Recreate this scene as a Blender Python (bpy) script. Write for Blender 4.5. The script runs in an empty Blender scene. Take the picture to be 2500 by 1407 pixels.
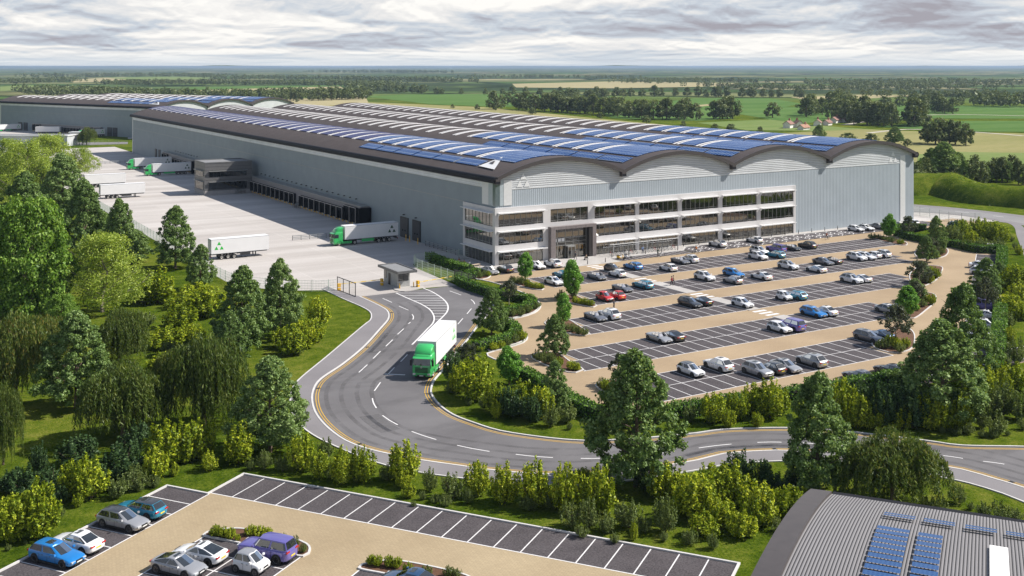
import bpy, math, random
import numpy as np
from mathutils import Vector, Matrix
from mathutils.geometry import tessellate_polygon
R = math.radians
sc = bpy.context.scene
col = sc.collection
rng = np.random.default_rng(11)
random.seed(7)

# ------------------------------------------------------------------ survey frame
# world: x runs along the office front, y into the site along the dock wall, z up; metres; origin at the office corner
EYE = 40.0
FPX, U0, V0 = 2672.0, 1250.0, 161.5
FWD = Vector((0.51492, 0.85724)); RGT = Vector((0.85724, -0.51492))
CAM = Vector((-110.04, -189.65))
def at(u, v, z=0.0):
    d = FPX * (EYE - z) / (v - V0)
    p = CAM + FWD * d + RGT * ((u - U0) / FPX * d)
    return (p.x, p.y)
def depth(v, z=0.0): return FPX * (EYE - z) / (v - V0)
def uv(x, y, z=0.0):
    p = Vector((x, y)) - CAM
    d = p.dot(FWD)
    return (U0 + FPX * p.dot(RGT) / d, V0 + FPX * (EYE - z) / d)

# ------------------------------------------------------------------ objects
def tag(o, label=None, cat=None, group=None, kind=None):
    if label: o['label'] = label
    if cat: o['category'] = cat
    if group: o['group'] = group
    if kind: o['kind'] = kind
    return o
def empty(name, loc=(0, 0, 0), rz=0.0, label=None, cat=None, group=None):
    o = bpy.data.objects.new(name, None); col.objects.link(o)
    o.empty_display_size = 0.5
    o.location = loc; o.rotation_euler = (0, 0, rz)
    return tag(o, label, cat, group)
def link(name, me, parent=None, loc=None, rz=None):
    o = bpy.data.objects.new(name, me); col.objects.link(o)
    if parent: o.parent = parent
    if loc: o.location = loc
    if rz is not None: o.rotation_euler = (0, 0, rz)
    return o
KIDS = {}
def copy_tree(o, parent=None):
    c = o.copy(); col.objects.link(c); c.parent = parent
    for k in list(o.children):
        copy_tree(k, c)
    return c

class MB:
    """collects faces for ONE mesh"""
    def __init__(s): s.v = []; s.f = []; s.m = []; s.mats = []; s.T = None
    def mi(s, m):
        if m is None: return 0
        if m not in s.mats: s.mats.append(m)
        return s.mats.index(m)
    def add(s, vs, fs, m=None):
        b = len(s.v); k = s.mi(m)
        if s.T is not None: vs = [tuple(s.T @ Vector(v)) for v in vs]
        s.v += [tuple(v) for v in vs]
        for f in fs: s.f.append(tuple(b + i for i in f)); s.m.append(k)
    def box(s, x0, x1, y0, y1, z0, z1, m=None):
        s.add([(x0,y0,z0),(x1,y0,z0),(x1,y1,z0),(x0,y1,z0),(x0,y0,z1),(x1,y0,z1),(x1,y1,z1),(x0,y1,z1)],
              [(0,3,2,1),(4,5,6,7),(0,1,5,4),(1,2,6,5),(2,3,7,6),(3,0,4,7)], m)
    def quad(s, a, b, c, d, m=None): s.add([a, b, c, d], [(0,1,2,3)], m)
    def cyl(s, p0, p1, r0, r1=None, n=10, m=None, caps=True):
        r1 = r0 if r1 is None else r1
        p0, p1 = Vector(p0), Vector(p1); d = (p1 - p0).normalized()
        a = d.orthogonal().normalized(); b = d.cross(a)
        vs = []
        for p, r in ((p0, r0), (p1, r1)):
            for i in range(n):
                t = 2 * math.pi * i / n
                vs.append(p + a * (r * math.cos(t)) + b * (r * math.sin(t)))
        fs = [(i, (i + 1) % n, n + (i + 1) % n, n + i) for i in range(n)]
        if caps: fs += [tuple(range(n - 1, -1, -1)), tuple(range(n, 2 * n))]
        s.add(vs, fs, m)
    def tube(s, pts, rs, n=6, m=None):
        pts = [Vector(p) for p in pts]
        if not hasattr(rs, '__len__'): rs = [rs] * len(pts)
        vs = []; fs = []
        for i, p in enumerate(pts):
            d = (pts[min(i + 1, len(pts) - 1)] - pts[max(i - 1, 0)])
            d = d.normalized() if d.length > 1e-6 else Vector((0, 0, 1))
            a = d.cross(Vector((0.31, 0.95, 0.05)))
            a = a.normalized() if a.length > 1e-3 else d.orthogonal().normalized()
            b = d.cross(a)
            for k in range(n):
                t = 2 * math.pi * k / n
                vs.append(p + a * (rs[i] * math.cos(t)) + b * (rs[i] * math.sin(t)))
        for i in range(len(pts) - 1):
            for k in range(n):
                fs.append((i*n+k, i*n+(k+1) % n, (i+1)*n+(k+1) % n, (i+1)*n+k))
        fs += [tuple(range(n - 1, -1, -1)), tuple(range((len(pts)-1)*n, len(pts)*n))]
        s.add(vs, fs, m)
    def loft(s, rings, m=None, cap=True, closed=True):
        n = len(rings[0]); vs = [p for r in rings for p in r]; fs = []
        for i in range(len(rings) - 1):
            for k in range(n if closed else n - 1):
                fs.append((i*n+k, i*n+(k+1) % n, (i+1)*n+(k+1) % n, (i+1)*n+k))
        if cap: fs += [tuple(range(n - 1, -1, -1)), tuple(range((len(rings)-1)*n, len(rings)*n))]
        s.add(vs, fs, m)
    def poly(s, pts, z, m=None):
        p3 = [Vector((p[0], p[1], 0)) for p in pts]
        tris = tessellate_polygon([p3])
        fs = []
        for t in tris:
            a, b, c = (p3[i] for i in t)
            fs.append(tuple(t) if (b - a).cross(c - a).z > 0 else tuple(reversed(t)))
        s.add([(p[0], p[1], z) for p in pts], fs, m)
    def prism(s, pts, z0, z1, m=None):
        s.poly(pts, z1, m); n = len(pts)
        A = sum(pts[i][0]*pts[(i+1) % n][1]-pts[(i+1) % n][0]*pts[i][1] for i in range(n))
        vs = [(p[0], p[1], z0) for p in pts] + [(p[0], p[1], z1) for p in pts]
        fs = [((i, (i+1) % n, n+(i+1) % n, n+i) if A > 0 else (n+i, n+(i+1) % n, (i+1) % n, i)) for i in range(n)]
        s.add(vs, fs, m)
    def strip(s, path, w0, w1, z, m=None, closed=False):
        """flat ribbon between signed offsets w0..w1 (left positive) of a path"""
        L = offset(path, w1, closed); Rr = offset(path, w0, closed); n = len(path)
        vs = [(p[0], p[1], z) for p in Rr] + [(p[0], p[1], z) for p in L]
        fs = [(i, (i+1) % n, n+(i+1) % n, n+i) for i in range(n if closed else n - 1)]
        s.add(vs, fs, m)
    def wallstrip(s, path, w0, w1, z0, z1, m=None, closed=False):
        a = offset(path, w0, closed); b = offset(path, w1, closed)
        rings = [[(p[0], p[1], z0), (p[0], p[1], z1), (q[0], q[1], z1), (q[0], q[1], z0)] for p, q in zip(a, b)]
        if closed: rings.append(rings[0])
        s.loft(rings, m, cap=not closed)
    def mesh(s, name, smooth=None):
        me = bpy.data.meshes.new(name)
        me.from_pydata(s.v, [], s.f)
        for m in s.mats: me.materials.append(m)
        if len(s.mats) > 1: me.polygons.foreach_set('material_index', s.m)
        if smooth is not None:
            me.polygons.foreach_set('use_smooth', [True] * len(me.polygons))
            me.set_sharp_from_angle(angle=R(smooth))
        me.update()
        return me
    def build(s, name, parent=None, smooth=None, **kw):
        return link(name, s.mesh(name, smooth), parent, **kw)

def offset(path, w, closed=False):
    n = len(path); out = []
    for i in range(n):
        p0 = path[(i-1) % n] if (closed or i > 0) else path[i]
        p1 = path[(i+1) % n] if (closed or i < n-1) else path[i]
        a = Vector((path[i][0]-p0[0], path[i][1]-p0[1])); b = Vector((p1[0]-path[i][0], p1[1]-path[i][1]))
        if a.length < 1e-9: a = b
        if b.length < 1e-9: b = a
        a.normalize(); b.normalize()
        t = (a + b); t = t.normalized() if t.length > 1e-6 else a
        nx = Vector((-t.y, t.x)); k = 1.0 / max(0.5, nx.dot(Vector((-a.y, a.x))))
        out.append((path[i][0] + nx.x * w * k, path[i][1] + nx.y * w * k))
    return out
def smooth_path(pts, step=1.5, closed=False):
    """Catmull-Rom through points, resampled"""
    P = [Vector(p) for p in pts]; n = len(P); out = []
    for i in range(n if closed else n - 1):
        if closed: a, b, c, d = P[i-1], P[i], P[(i+1) % n], P[(i+2) % n]
        else: a, b, c, d = P[max(i-1, 0)], P[i], P[i+1], P[min(i+2, n-1)]
        k = max(1, int((c - b).length / step))
        for j in range(k):
            t = j / k
            q = 0.5*((2*b) + (c-a)*t + (2*a-5*b+4*c-d)*t*t + (3*b-a-3*c+d)*t*t*t)
            out.append((q.x, q.y))
    if not closed: out.append((P[-1].x, P[-1].y))
    return out
def along(path, d):
    """point and heading at distance d along a path"""
    for i in range(len(path) - 1):
        a, b = Vector(path[i]), Vector(path[i+1]); L = (b - a).length
        if d <= L or i == len(path) - 2:
            q = a + (b - a) * (d / max(L, 1e-6)); return (q.x, q.y), math.atan2(b.y - a.y, b.x - a.x)
        d -= L
def plen(path): return sum((Vector(path[i+1]) - Vector(path[i])).length for i in range(len(path) - 1))
def px(*uvs, z=0.0): return [at(u, v, z) for u, v in uvs]

# ------------------------------------------------------------------ materials
def srgb(r, g, b):
    f = lambda c: (c/255/12.92) if c/255 <= 0.04045 else ((c/255+0.055)/1.055)**2.4
    return (f(r), f(g), f(b), 1.0)
def c4(c): return (c[0], c[1], c[2], 1.0)
class NT:
    def __init__(s, name):
        s.m = bpy.data.materials.new(name); s.m.use_nodes = True
        s.t = s.m.node_tree; s.t.nodes.clear()
        s.out = s.n('ShaderNodeOutputMaterial')
    def n(s, typ, **kw):
        nd = s.t.nodes.new(typ)
        for k, v in kw.items(): setattr(nd, k, v)
        return nd
    def l(s, a, b): s.t.links.new(a, b)
    def pos(s, space='world'):
        if space == 'world': return s.n('ShaderNodeNewGeometry').outputs['Position']
        return s.n('ShaderNodeTexCoord').outputs['Object']
    def noise(s, scale, detail=4, vec=None, rough=0.55, stretch=None):
        nd = s.n('ShaderNodeTexNoise'); nd.inputs['Scale'].default_value = scale; nd.inputs['Detail'].default_value = detail
        nd.inputs['Roughness'].default_value = rough
        if vec is not None:
            if stretch:
                mp = s.n('ShaderNodeMapping'); mp.inputs['Scale'].default_value = stretch[:3]
                if len(stretch) > 3: mp.inputs['Rotation'].default_value = (0, 0, stretch[3])
                s.l(vec, mp.inputs['Vector']); vec = mp.outputs['Vector']
            s.l(vec, nd.inputs['Vector'])
        return nd.outputs['Fac']
    def ramp(s, fac, stops, interp='LINEAR'):
        r = s.n('ShaderNodeValToRGB'); r.color_ramp.interpolation = interp
        e = r.color_ramp.elements
        while len(e) < len(stops): e.new(0.5)
        for el, (p, c) in zip(e, stops): el.position = p; el.color = c4(c) if hasattr(c, '__len__') else (c, c, c, 1)
        s.l(fac, r.inputs['Fac']); return r.outputs['Color']
    def mix(s, fac, a, b, blend='MIX'):
        m = s.n('ShaderNodeMix', data_type='RGBA', blend_type=blend)
        for sock, v in ((m.inputs['Factor'], fac), (m.inputs['A'], a), (m.inputs['B'], b)):
            if hasattr(v, 'is_output'): s.l(v, sock)
            elif hasattr(v, '__len__'): sock.default_value = c4(v)
            else: sock.default_value = v
        return m.outputs['Result']
    def math(s, op, a, b=None, c=None, clamp=False):
        m = s.n('ShaderNodeMath', operation=op, use_clamp=clamp)
        for i, v in enumerate((a, b, c)):
            if v is None: continue
            if hasattr(v, 'is_output'): s.l(v, m.inputs[i])
            else: m.inputs[i].default_value = v
        return m.outputs[0]
    def sep(s, vec):
        x = s.n('ShaderNodeSeparateXYZ'); s.l(vec, x.inputs[0]); return x.outputs
    def bump(s, h, strength=0.4, dist=0.05):
        b = s.n('ShaderNodeBump'); b.inputs['Strength'].default_value = strength; b.inputs['Distance'].default_value = dist
        s.l(h, b.inputs['Height']); return b.outputs['Normal']
    def principled(s, color, rough=0.6, metal=0.0, normal=None, coat=0.0, spec=0.5, **kw):
        p = s.n('ShaderNodeBsdfPrincipled')
        if hasattr(color, 'is_output'): s.l(color, p.inputs['Base Color'])
        else: p.inputs['Base Color'].default_value = c4(color)
        if hasattr(rough, 'is_output'): s.l(rough, p.inputs['Roughness'])
        else: p.inputs['Roughness'].default_value = rough
        p.inputs['Metallic'].default_value = metal
        p.inputs['Specular IOR Level'].default_value = spec
        p.inputs['Coat Weight'].default_value = coat
        p.inputs['Coat Roughness'].default_value = 0.04
        if normal is not None: s.l(normal, p.inputs['Normal'])
        s.l(p.outputs[0], s.out.inputs['Surface'])
        return s.m
def plain(name, c, rough=0.55, metal=0.0, var=0.12, scale=2.0, coat=0.0, spec=0.5):
    """a colour with faint uneven wear"""
    t = NT(name); f = t.noise(scale, 5, t.pos('obj'))
    lo = [x * (1 - var) for x in c[:3]]; hi = [min(1, x * (1 + var)) for x in c[:3]]
    return t.principled(t.ramp(f, [(0.3, lo), (0.7, hi)]), rough, metal, coat=coat, spec=spec)
M = {}
def ground_mat(name, c0, c1, big=0.03, fine=6.0, rough=0.85, grain=0.35, stretch=None, bump=0.0, stains=None, joints=None):
    t = NT(name); P = t.pos()
    a = t.noise(big, 5, P, stretch=stretch)
    f = t.noise(fine, 3, P)
    k = t.math('ADD', t.math('MULTIPLY', a, 1 - grain), t.math('MULTIPLY', f, grain))
    c = t.ramp(k, [(0.36, c0), (0.64, c1)])
    if stains:
        s_ = t.noise(stains[0], 6, P, 0.65, stretch=stains[2] if len(stains) > 2 else None)
        c = t.mix(t.ramp(s_, [(0.52, 0.0), (0.72, stains[1])]), c, [x * 0.55 for x in c0[:3]])
    if joints:
        b = t.n('ShaderNodeTexBrick', offset=joints.get('offset', 0.0)); b.inputs['Scale'].default_value = 1.0
        b.inputs['Brick Width'].default_value = joints['w']; b.inputs['Row Height'].default_value = joints['h']
        b.inputs['Mortar Size'].default_value = joints['m']; b.inputs['Mortar Smooth'].default_value = 0.2
        b.inputs['Color1'].default_value = (1, 1, 1, 1); b.inputs['Color2'].default_value = (joints.get('c2', 0.93),) * 3 + (1,)
        b.inputs['Mortar'].default_value = (joints['d'],) * 3 + (1,)
        if joints.get('rot'):
            mp = t.n('ShaderNodeMapping'); mp.inputs['Rotation'].default_value = (0, 0, joints['rot']); t.l(P, mp.inputs['Vector']); t.l(mp.outputs[0], b.inputs['Vector'])
        else: t.l(P, b.inputs['Vector'])
        c = t.mix(1.0, c, b.outputs['Color'], 'MULTIPLY')
    nrm = t.bump(f, bump, 0.05) if bump else None
    return t.principled(c, rough, normal=nrm, spec=0.25)
# ------------------------------------------------------------------ surface materials
M['yard'] = ground_mat('yard_concrete', (.38,.345,.318), (.52,.485,.455), .06, 3.0, .85, .22, stretch=(.22, 1.8, 1, .1), stains=(.10, .34, (.16, 1.6, 1, .1)), joints=dict(w=12.0, h=6.0, m=.07, d=1.12, c2=.94))
M['asphalt'] = ground_mat('road_asphalt', (.118,.111,.113), (.166,.158,.160), .11, 9.0, .8, .3, stains=(.13, .55, (.5, 1.3, 1, .6)))
M['far_asphalt'] = ground_mat('worn_asphalt', (.20,.195,.195), (.25,.24,.235), .06, 4.0, .85, .3)
M['footway'] = ground_mat('footway_asphalt', (.185,.172,.176), (.225,.210,.213), .15, 9.0, .85, .4)
M['pave'] = ground_mat('tan_block_paving', (.320,.232,.142), (.395,.293,.183), .08, 2.5, .8, .25, stains=(.06, .2), joints=dict(w=.42, h=.21, m=.014, d=.86, c2=.95, offset=.5))
M['pave_low'] = ground_mat('cream_block_paving', (.345,.265,.162), (.42,.33,.207), .1, 5.0, .8, .25, stains=(.07, .15), joints=dict(w=.42, h=.21, m=.02, d=.74, c2=.9, offset=.5, rot=R(54.5)))
M['bay'] = ground_mat('dark_bay_surface', (.040,.034,.036), (.105,.092,.095), .5, 7.0, .9, .75)
M['slab'] = ground_mat('pale_slabs', (.40,.375,.35), (.47,.445,.42), .2, 5.0, .8, .3, joints=dict(w=.9, h=.6, m=.015, d=.8, c2=.94, offset=.5))
M['kerb'] = ground_mat('kerb_concrete', (.50,.48,.46), (.60,.58,.56), .6, 4.0, .8, .4)
M['white_line'] = ground_mat('white_road_paint', (.60,.58,.57), (.74,.72,.71), 1.2, 9.0, .7, .5)
M['yellow_line'] = ground_mat('yellow_road_paint', (.52,.30,.03), (.62,.38,.05), 1.0, 9.0, .7, .5)
M['mulch'] = ground_mat('bark_mulch', (.08,.04,.022), (.16,.085,.05), .8, 14.0, .95, .6)
def lawn_nodes(t, P):
    a = t.noise(.045, 5, P); b = t.noise(.5, 5, P, .65); f = t.noise(9.0, 3, P)
    k = t.math('ADD', t.math('ADD', t.math('MULTIPLY', a, .36), t.math('MULTIPLY', b, .34)), t.math('MULTIPLY', t.noise(3.2, 4, P, .7), .34))
    c = t.ramp(k, [(.36, (.016,.034,.003)), (.46, (.046,.078,.006)), (.53, (.086,.120,.011)), (.60, (.145,.160,.024)), (.70, (.22,.19,.06))])
    return c, t.bump(t.noise(4.0, 5, P, .7), .9, .2)
def make_ground():
    t = NT('grass_and_country'); P = t.pos(); s = t.sep(P)
    lawn, nrm = lawn_nodes(t, P)
    # country: patchwork of fields with dark hedgerows, stretched east-west
    mp = t.n('ShaderNodeMapping'); mp.inputs['Scale'].default_value = (1/420, 1/300, 0); mp.inputs['Rotation'].default_value = (0, 0, .5); t.l(P, mp.inputs['Vector'])
    wv = t.n('ShaderNodeVectorMath', operation='ADD'); nz = t.n('ShaderNodeTexNoise'); nz.inputs['Scale'].default_value = .6; t.l(mp.outputs[0], nz.inputs['Vector'])
    t.l(mp.outputs[0], wv.inputs[0]); t.l(nz.outputs['Color'], wv.inputs[1])
    vo = t.n('ShaderNodeTexVoronoi', feature='F1'); vo.inputs['Scale'].default_value = 1.0; t.l(wv.outputs[0], vo.inputs['Vector'])
    ve = t.n('ShaderNodeTexVoronoi', feature='DISTANCE_TO_EDGE'); ve.inputs['Scale'].default_value = 1.0; t.l(wv.outputs[0], ve.inputs['Vector'])
    rnd = t.sep(vo.outputs['Color'])[0]
    fld = t.ramp(rnd, [(0, (.075,.13,.035)), (.2, (.13,.18,.055)), (.36, (.23,.22,.10)), (.5, (.33,.29,.17)), (.62, (.10,.15,.05)), (.8, (.19,.20,.09)), (1, (.065,.11,.035))], 'CONSTANT')
    mot = t.noise(.012, 6, P, .7)
    fld = t.mix(t.ramp(mot, [(.42, .55), (.58, 0.0)]), fld, (.05,.075,.022))
    hed = t.ramp(ve.outputs[0], [(.035, 1.0), (.07, 0.0)])
    fld = t.mix(hed, fld, (.02,.032,.012))
    wood = t.ramp(t.noise(.0016, 5, P, .6), [(.50, 0.0), (.54, .85)])
    fld = t.mix(wood, fld, (.035,.052,.025))
    d = t.n('ShaderNodeVectorMath', operation='LENGTH'); t.l(P, d.inputs[0])
    k = t.n('ShaderNodeMapRange', interpolation_type='SMOOTHSTEP'); k.inputs['From Min'].default_value = 900; k.inputs['From Max'].default_value = 1300
    t.l(d.outputs['Value'], k.inputs['Value'])
    c = t.mix(k.outputs[0], lawn, fld)
    return t.principled(c, 1.0, normal=nrm, spec=.0)
M['ground'] = make_ground()
def make_lawn():
    t = NT('mown_lawn'); c, nrm = lawn_nodes(t, t.pos()); return t.principled(c, 1.0, normal=nrm, spec=.0)
M['lawn'] = make_lawn()
def field_mat(name, c0, c1, ang=.6, sc_=.02):
    t = NT(name); P = t.pos()
    k = t.math('ADD', t.math('MULTIPLY', t.noise(sc_, 5, P, .6, stretch=(.25, 1.4, 1, ang)), .7), t.math('MULTIPLY', t.noise(.25, 4, P), .3))
    return t.principled(t.ramp(k, [(.36, c0), (.64, c1)]), 1.0, spec=.0)
M['crop'] = field_mat('bright_crop', (.070,.140,.034), (.115,.185,.055))
M['pasture'] = field_mat('pale_pasture', (.13,.19,.055), (.20,.235,.09))
M['stubble'] = field_mat('dry_stubble', (.30,.26,.14), (.38,.33,.19))
M['meadow'] = field_mat('rough_meadow', (.20,.20,.075), (.31,.275,.13), sc_=.012)
M['gravel'] = ground_mat('pale_track', (.38,.35,.27), (.48,.44,.35), .05, 2.0)

M['drain'] = ground_mat('iron_drain_cover', (.02,.02,.02), (.05,.045,.04), 2, 20)
def struct(name, mb, smooth=None):
    o = mb.build(name, smooth=smooth); o['kind'] = 'structure'; return o
def sheet(name, pts, z, m):
    b = MB(); b.poly(pts, z, m); return struct(name, b)

# ------------------------------------------------------------------ ground to the horizon, graded grid
g = []
x = 0.0
for stp, lim in ((25, 300), (60, 900), (300, 3000), (1500, 12000), (6000, 48000)):
    while x < lim: g.append(x); x += stp
g.append(48000)
gx = sorted(set([-a for a in g] + g))
b = MB(); n = len(gx)
b.add([(a, c, 0.0) for c in gx for a in gx], [(j*n+i, j*n+i+1, (j+1)*n+i+1, (j+1)*n+i) for j in range(n-1) for i in range(n-1)], M['ground'])
struct('ground', b)

# fields beyond the site
for m, z, pts in (
    ('crop', .10, [(892,236),(1000,231),(1240,229),(1500,236),(1420,247),(1230,262),(1050,255)]),
    ('stubble', .14, [(640,250),(700,242),(892,236),(900,252),(760,262),(650,262)]),
    ('meadow', .08, [(640,262),(900,250),(1180,262),(1460,290),(1700,312),(1800,330),(1680,330),(1300,300)]),
    ('crop', .12, [(1560,256),(1700,240),(1880,240),(1960,254),(1880,268),(1780,272),(1790,290),(1700,296),(1500,290),(1460,278)]),
    ('stubble', .20, [(1685,259),(1760,252),(1776,254),(1700,262)]),
    ('crop', .14, [(1780,275),(1900,262),(2060,258),(2200,252),(2300,258),(3100,262),(3100,292),(2300,290),(2080,292),(1960,302),(1880,292)]),
    ('pasture', .09, [(1700,300),(1880,292),(1970,304),(2060,312),(2160,318),(2130,326),(1960,320),(1820,318)]),
    ('crop', .16, [(2140,310),(2280,296),(3100,296),(3100,326),(2360,322),(2240,317)]),
    ('meadow', .11, [(1900,326),(2100,316),(2260,322),(3100,338),(3100,420),(2380,412),(2240,398),(2100,366)]),
    ('pasture', .15, [(2240,378),(2330,372),(3100,382),(3100,422),(2400,420),(2240,405)]),
    ('stubble', .10, [(1250,205),(1500,199),(1800,203),(1840,210),(1500,216),(1260,214)]),
    ('stubble', .10, [(165,195),(300,188),(340,192),(260,200),(180,202)]),
    ('pasture', .11, [(260,190),(420,187),(520,189),(500,194),(320,196)]),
    ('pasture', .10, [(0,212),(70,208),(120,212),(60,220),(0,222)]),
    ('stubble', .11, [(480,220),(620,213),(830,211),(840,217),(640,222),(520,226)]),
    ('crop', .12, [(450,214),(640,210),(840,208),(900,210),(640,216),(470,221)]),
    ('stubble', .13, [(1930,238),(2100,232),(2240,234),(2120,241),(1960,243)])):
    sheet('field', px(*pts), z, M[m])
trk = smooth_path(px((2120,326),(2210,317),(2300,319),(2400,325),(2500,333)), 8)
b = MB(); b.strip(trk, -2.2, 2.2, .22, M['gravel']); struct('track', b)
trk = smooth_path(px((2060,306),(2180,288),(2250,282),(2370,281),(2500,284)), 12)
b = MB(); b.strip(trk, -2.5, 2.5, .24, M['gravel']); struct('track', b)

# ------------------------------------------------------------------ service yard
yard = [(-51,378),(-51,12),(-48.5,3.5),(-43.5,-2.3),(-38.5,-4.8)] + px((826,713),(879,725),(964,716.5),(1033,704),(1114,697),(1056,672),(1018,656),(1008,647),(1012,640)) + [(-7,10.3),(.3,10.3),(.3,376)]
sheet('yard', yard, .012, M['yard'])
sheet('yard', [(125.2,-12),(150,-12),(150,120),(125.2,120)], .012, M['yard'])

# ------------------------------------------------------------------ access road
LK = px((879,725),(908,738),(932,750),(946,759),(951,770),(948,782),(932,801),(889,848),(838,890),(784,927),(766,956),(765,986),(776,1015),(804,1047),(846,1077),(895,1096),(953,1110),(1025,1124),(1122,1138),(1187,1147),(1268,1155),(1400,1159),(1550,1148),(1700,1125),(1765,1109),(1862,1102),(1934,1102),(2100,1112),(2278,1137),(2350,1148),(2431,1171),(2500,1192),(2620,1235),(2850,1320),(3300,1490))
RK = px((1114,697),(1152,708),(1185,722),(1203,742),(1196,764),(1170,790),(1140,830),(1111,864),(1083,901),(1057,932),(1050,958),(1054,969),(1073,992),(1106,1015),(1155,1034),(1220,1054),(1317,1069),(1398,1077),(1457,1078),(1560,1073),(1700,1060),(1765,1051),(1885,1047),(1980,1049),(2080,1057),(2259,1078),(2350,1090),(2500,1093),(2640,1100),(2950,1120),(3350,1150))
PO = px((786,706),(836,730),(882,750),(902,762),(906,772),(903,783),(884,798),(800,869),(727,930),(710,962),(708,992),(716,1020),(749,1054),(810,1088),(921,1132),(1021,1155),(1083,1164),(1187,1177),(1290,1184),(1420,1186),(1560,1172),(1690,1152),(1770,1137),(1856,1130),(1950,1127),(2044,1130),(2180,1146),(2301,1168),(2366,1182),(2447,1207),(2500,1228),(2600,1270),(2850,1370),(3300,1560))
LKs, RKs, POs = (smooth_path(p, 1.2) for p in (LK, RK, PO))
sheet('road', LKs + RKs[::-1], .02, M['asphalt'])
sheet('pavement', px((800,700),(826,713),(850,719)) + LKs + POs[::-1], .09, M['footway'])
b = MB()
b.wallstrip(LKs, -.20, .02, 0, .12, M['kerb'])
struct('kerb', b)
b = MB(); b.wallstrip(RKs[14:], -.02, .20, 0, .13, M['kerb']); struct('kerb', b)
b = MB(); b.wallstrip(POs, -.03, .15, 0, .11, M['kerb']); struct('kerb', b)
b = MB()
b.strip(LKs, .30, .40, .026, M['yellow_line']); b.strip(LKs, .60, .70, .026, M['yellow_line'])
struct('yellow_lines', b)
b = MB()
rr = [p for p in RKs if uv(*p)[1] > 788]
b.strip(rr, -.40, -.30, .026, M['yellow_line']); b.strip(rr, -.70, -.60, .026, M['yellow_line'])
struct('yellow_lines', b)
def dash(b, p, q, w=.15, mid=None):
    pts = px(p, mid, q) if mid else px(p, q)
    if mid: pts = smooth_path(pts, .5)
    b.strip(pts, -w/2, w/2, .027, M['white_line'])
b = MB()
for p, q in (((934,729),(957,739)),((974,748),(997,758)),((1002,787),(997,791.5)),((986,803),(970.5,817)),((959,830),(942,846)),((929,858),(911,876)),((897,891),(876,910)),
             ((1098,711),(1126,721)),((1151,754),(1140,767)),((1130,778),(1118,792)),((1108,803),(1098,815)),((995,866),(978,884)),((963,898),(945,917)),((929,934),(914,955))):
    dash(b, p, q)
for p, m_, q in (((1006,768),(1009.5,774),(1008,781)),((1150,732),(1156,737),(1159,743)),((909,973),(912,985),(919,997)),((934,1015),(951,1027),(971,1038)),((1005,1054),(1034,1064.5),(1065,1074)),((1116,1088),(1154,1096),(1195,1103)),((1259,1110),(1304,1115),(1350,1118)),((1418,1120),(1445,1120.3),(1473,1119.5)),
                 ((1560,1114),(1600,1109),(1640,1104)),((1706,1094.5),(1746,1089),(1786,1085)),((1849,1081),(1880,1080),(1908,1080.5)),((1960,1082),(1990,1084),(2020,1086)),((2044,1088),(2060,1089),(2077,1090)),((2190,1099),(2215,1101.5),(2245,1105)),((2302,1113),(2326,1116),(2351,1120)),((2400,1127),(2426,1130),(2452,1134))):
    dash(b, p, q, mid=m_)
dash(b, (939,914), (989,916), .35)
hl = smooth_path(px((967,716),(996,729),(1028,743),(1049,756),(1058,769),(1060,780),(1056,791),(1046,801),(1030,818),(1006,842)), 1)
hr = smooth_path(px((1033,704),(1055,713),(1076,726),(1089,738),(1094,750),(1090,764),(1071,784),(1062,793)), 1)
b.strip(hl, -.12, .12, .027, M['white_line']); b.strip(hr, -.12, .12, .027, M['white_line'])
def cross(path, v):
    q = [uv(*p) for p in path]
    for a, c in zip(q, q[1:]):
        if (a[1]-v)*(c[1]-v) <= 0: return a[0] + (c[0]-a[0])*(v-a[1])/(c[1]-a[1]+1e-9)
for v in (716, 722, 728.5, 734.5, 740.5, 746.5, 753, 759.5, 766, 773, 780):
    ul, ur = cross(hl, v), cross(hr, v)
    if ul and ur: b.strip(px((ul, v), (ur, v)), -.09, .09, .0275, M['white_line'])
struct('road_markings', b)
# wheel-worn tracks and patched trenches in the road surface
def wear_mat(name, c, sc_, lo_, hi_):
    t = NT(name); P = t.pos(); d = t.n('ShaderNodeBsdfDiffuse'); d.inputs['Color'].default_value = c4(c); tr = t.n('ShaderNodeBsdfTransparent'); mx = t.n('ShaderNodeMixShader')
    t.l(t.ramp(t.noise(sc_, 5, P, .65), [(.35, lo_), (.68, hi_)]), mx.inputs['Fac']); t.l(tr.outputs[0], mx.inputs[1]); t.l(d.outputs[0], mx.inputs[2]); t.l(mx.outputs[0], t.out.inputs['Surface']); return t.m
M['wear'] = wear_mat('polished_wheel_track', (.105,.099,.101), .35, .0, .32); M['patch'] = wear_mat('relaid_asphalt', (.175,.168,.170), .6, .15, .6)
b = MB()
for o_ in (1.3, 3.1, 5.0, 6.8): b.strip(LKs[6:], o_, o_ + .55, .0225, M['wear'])
struct('tyre_marks', b)
b = MB()
for i0, n_, a_, c_ in ((20, 9, .9, 3.0), (52, 6, 4.2, 6.6), (84, 14, 1.0, 2.1), (120, 7, 3.6, 7.0), (150, 12, .8, 3.4)): b.strip(LKs[i0:i0+n_], a_, c_, .0237, M['patch'])
struct('road_patches', b)
b = MB()
for i0 in range(10, len(LKs), 16):
    (x, y) = LKs[i0]; q = offset(LKs, .45)[i0]; b.box(q[0]-.25, q[0]+.25, q[1]-.25, q[1]+.25, .021, .030, M['drain'])
struct('drain_covers', b)
# traffic island under the gatehouse
isl = smooth_path(px((935,688),(955,701),(965,710),(988,713),(1012,709),(1030,704),(1034,701),(1022,694),(1000,684),(975,674),(950,676)), .8, True)
b = MB(); b.prism(isl, 0, .13, M['slab']); struct('traffic_island', b)

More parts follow.
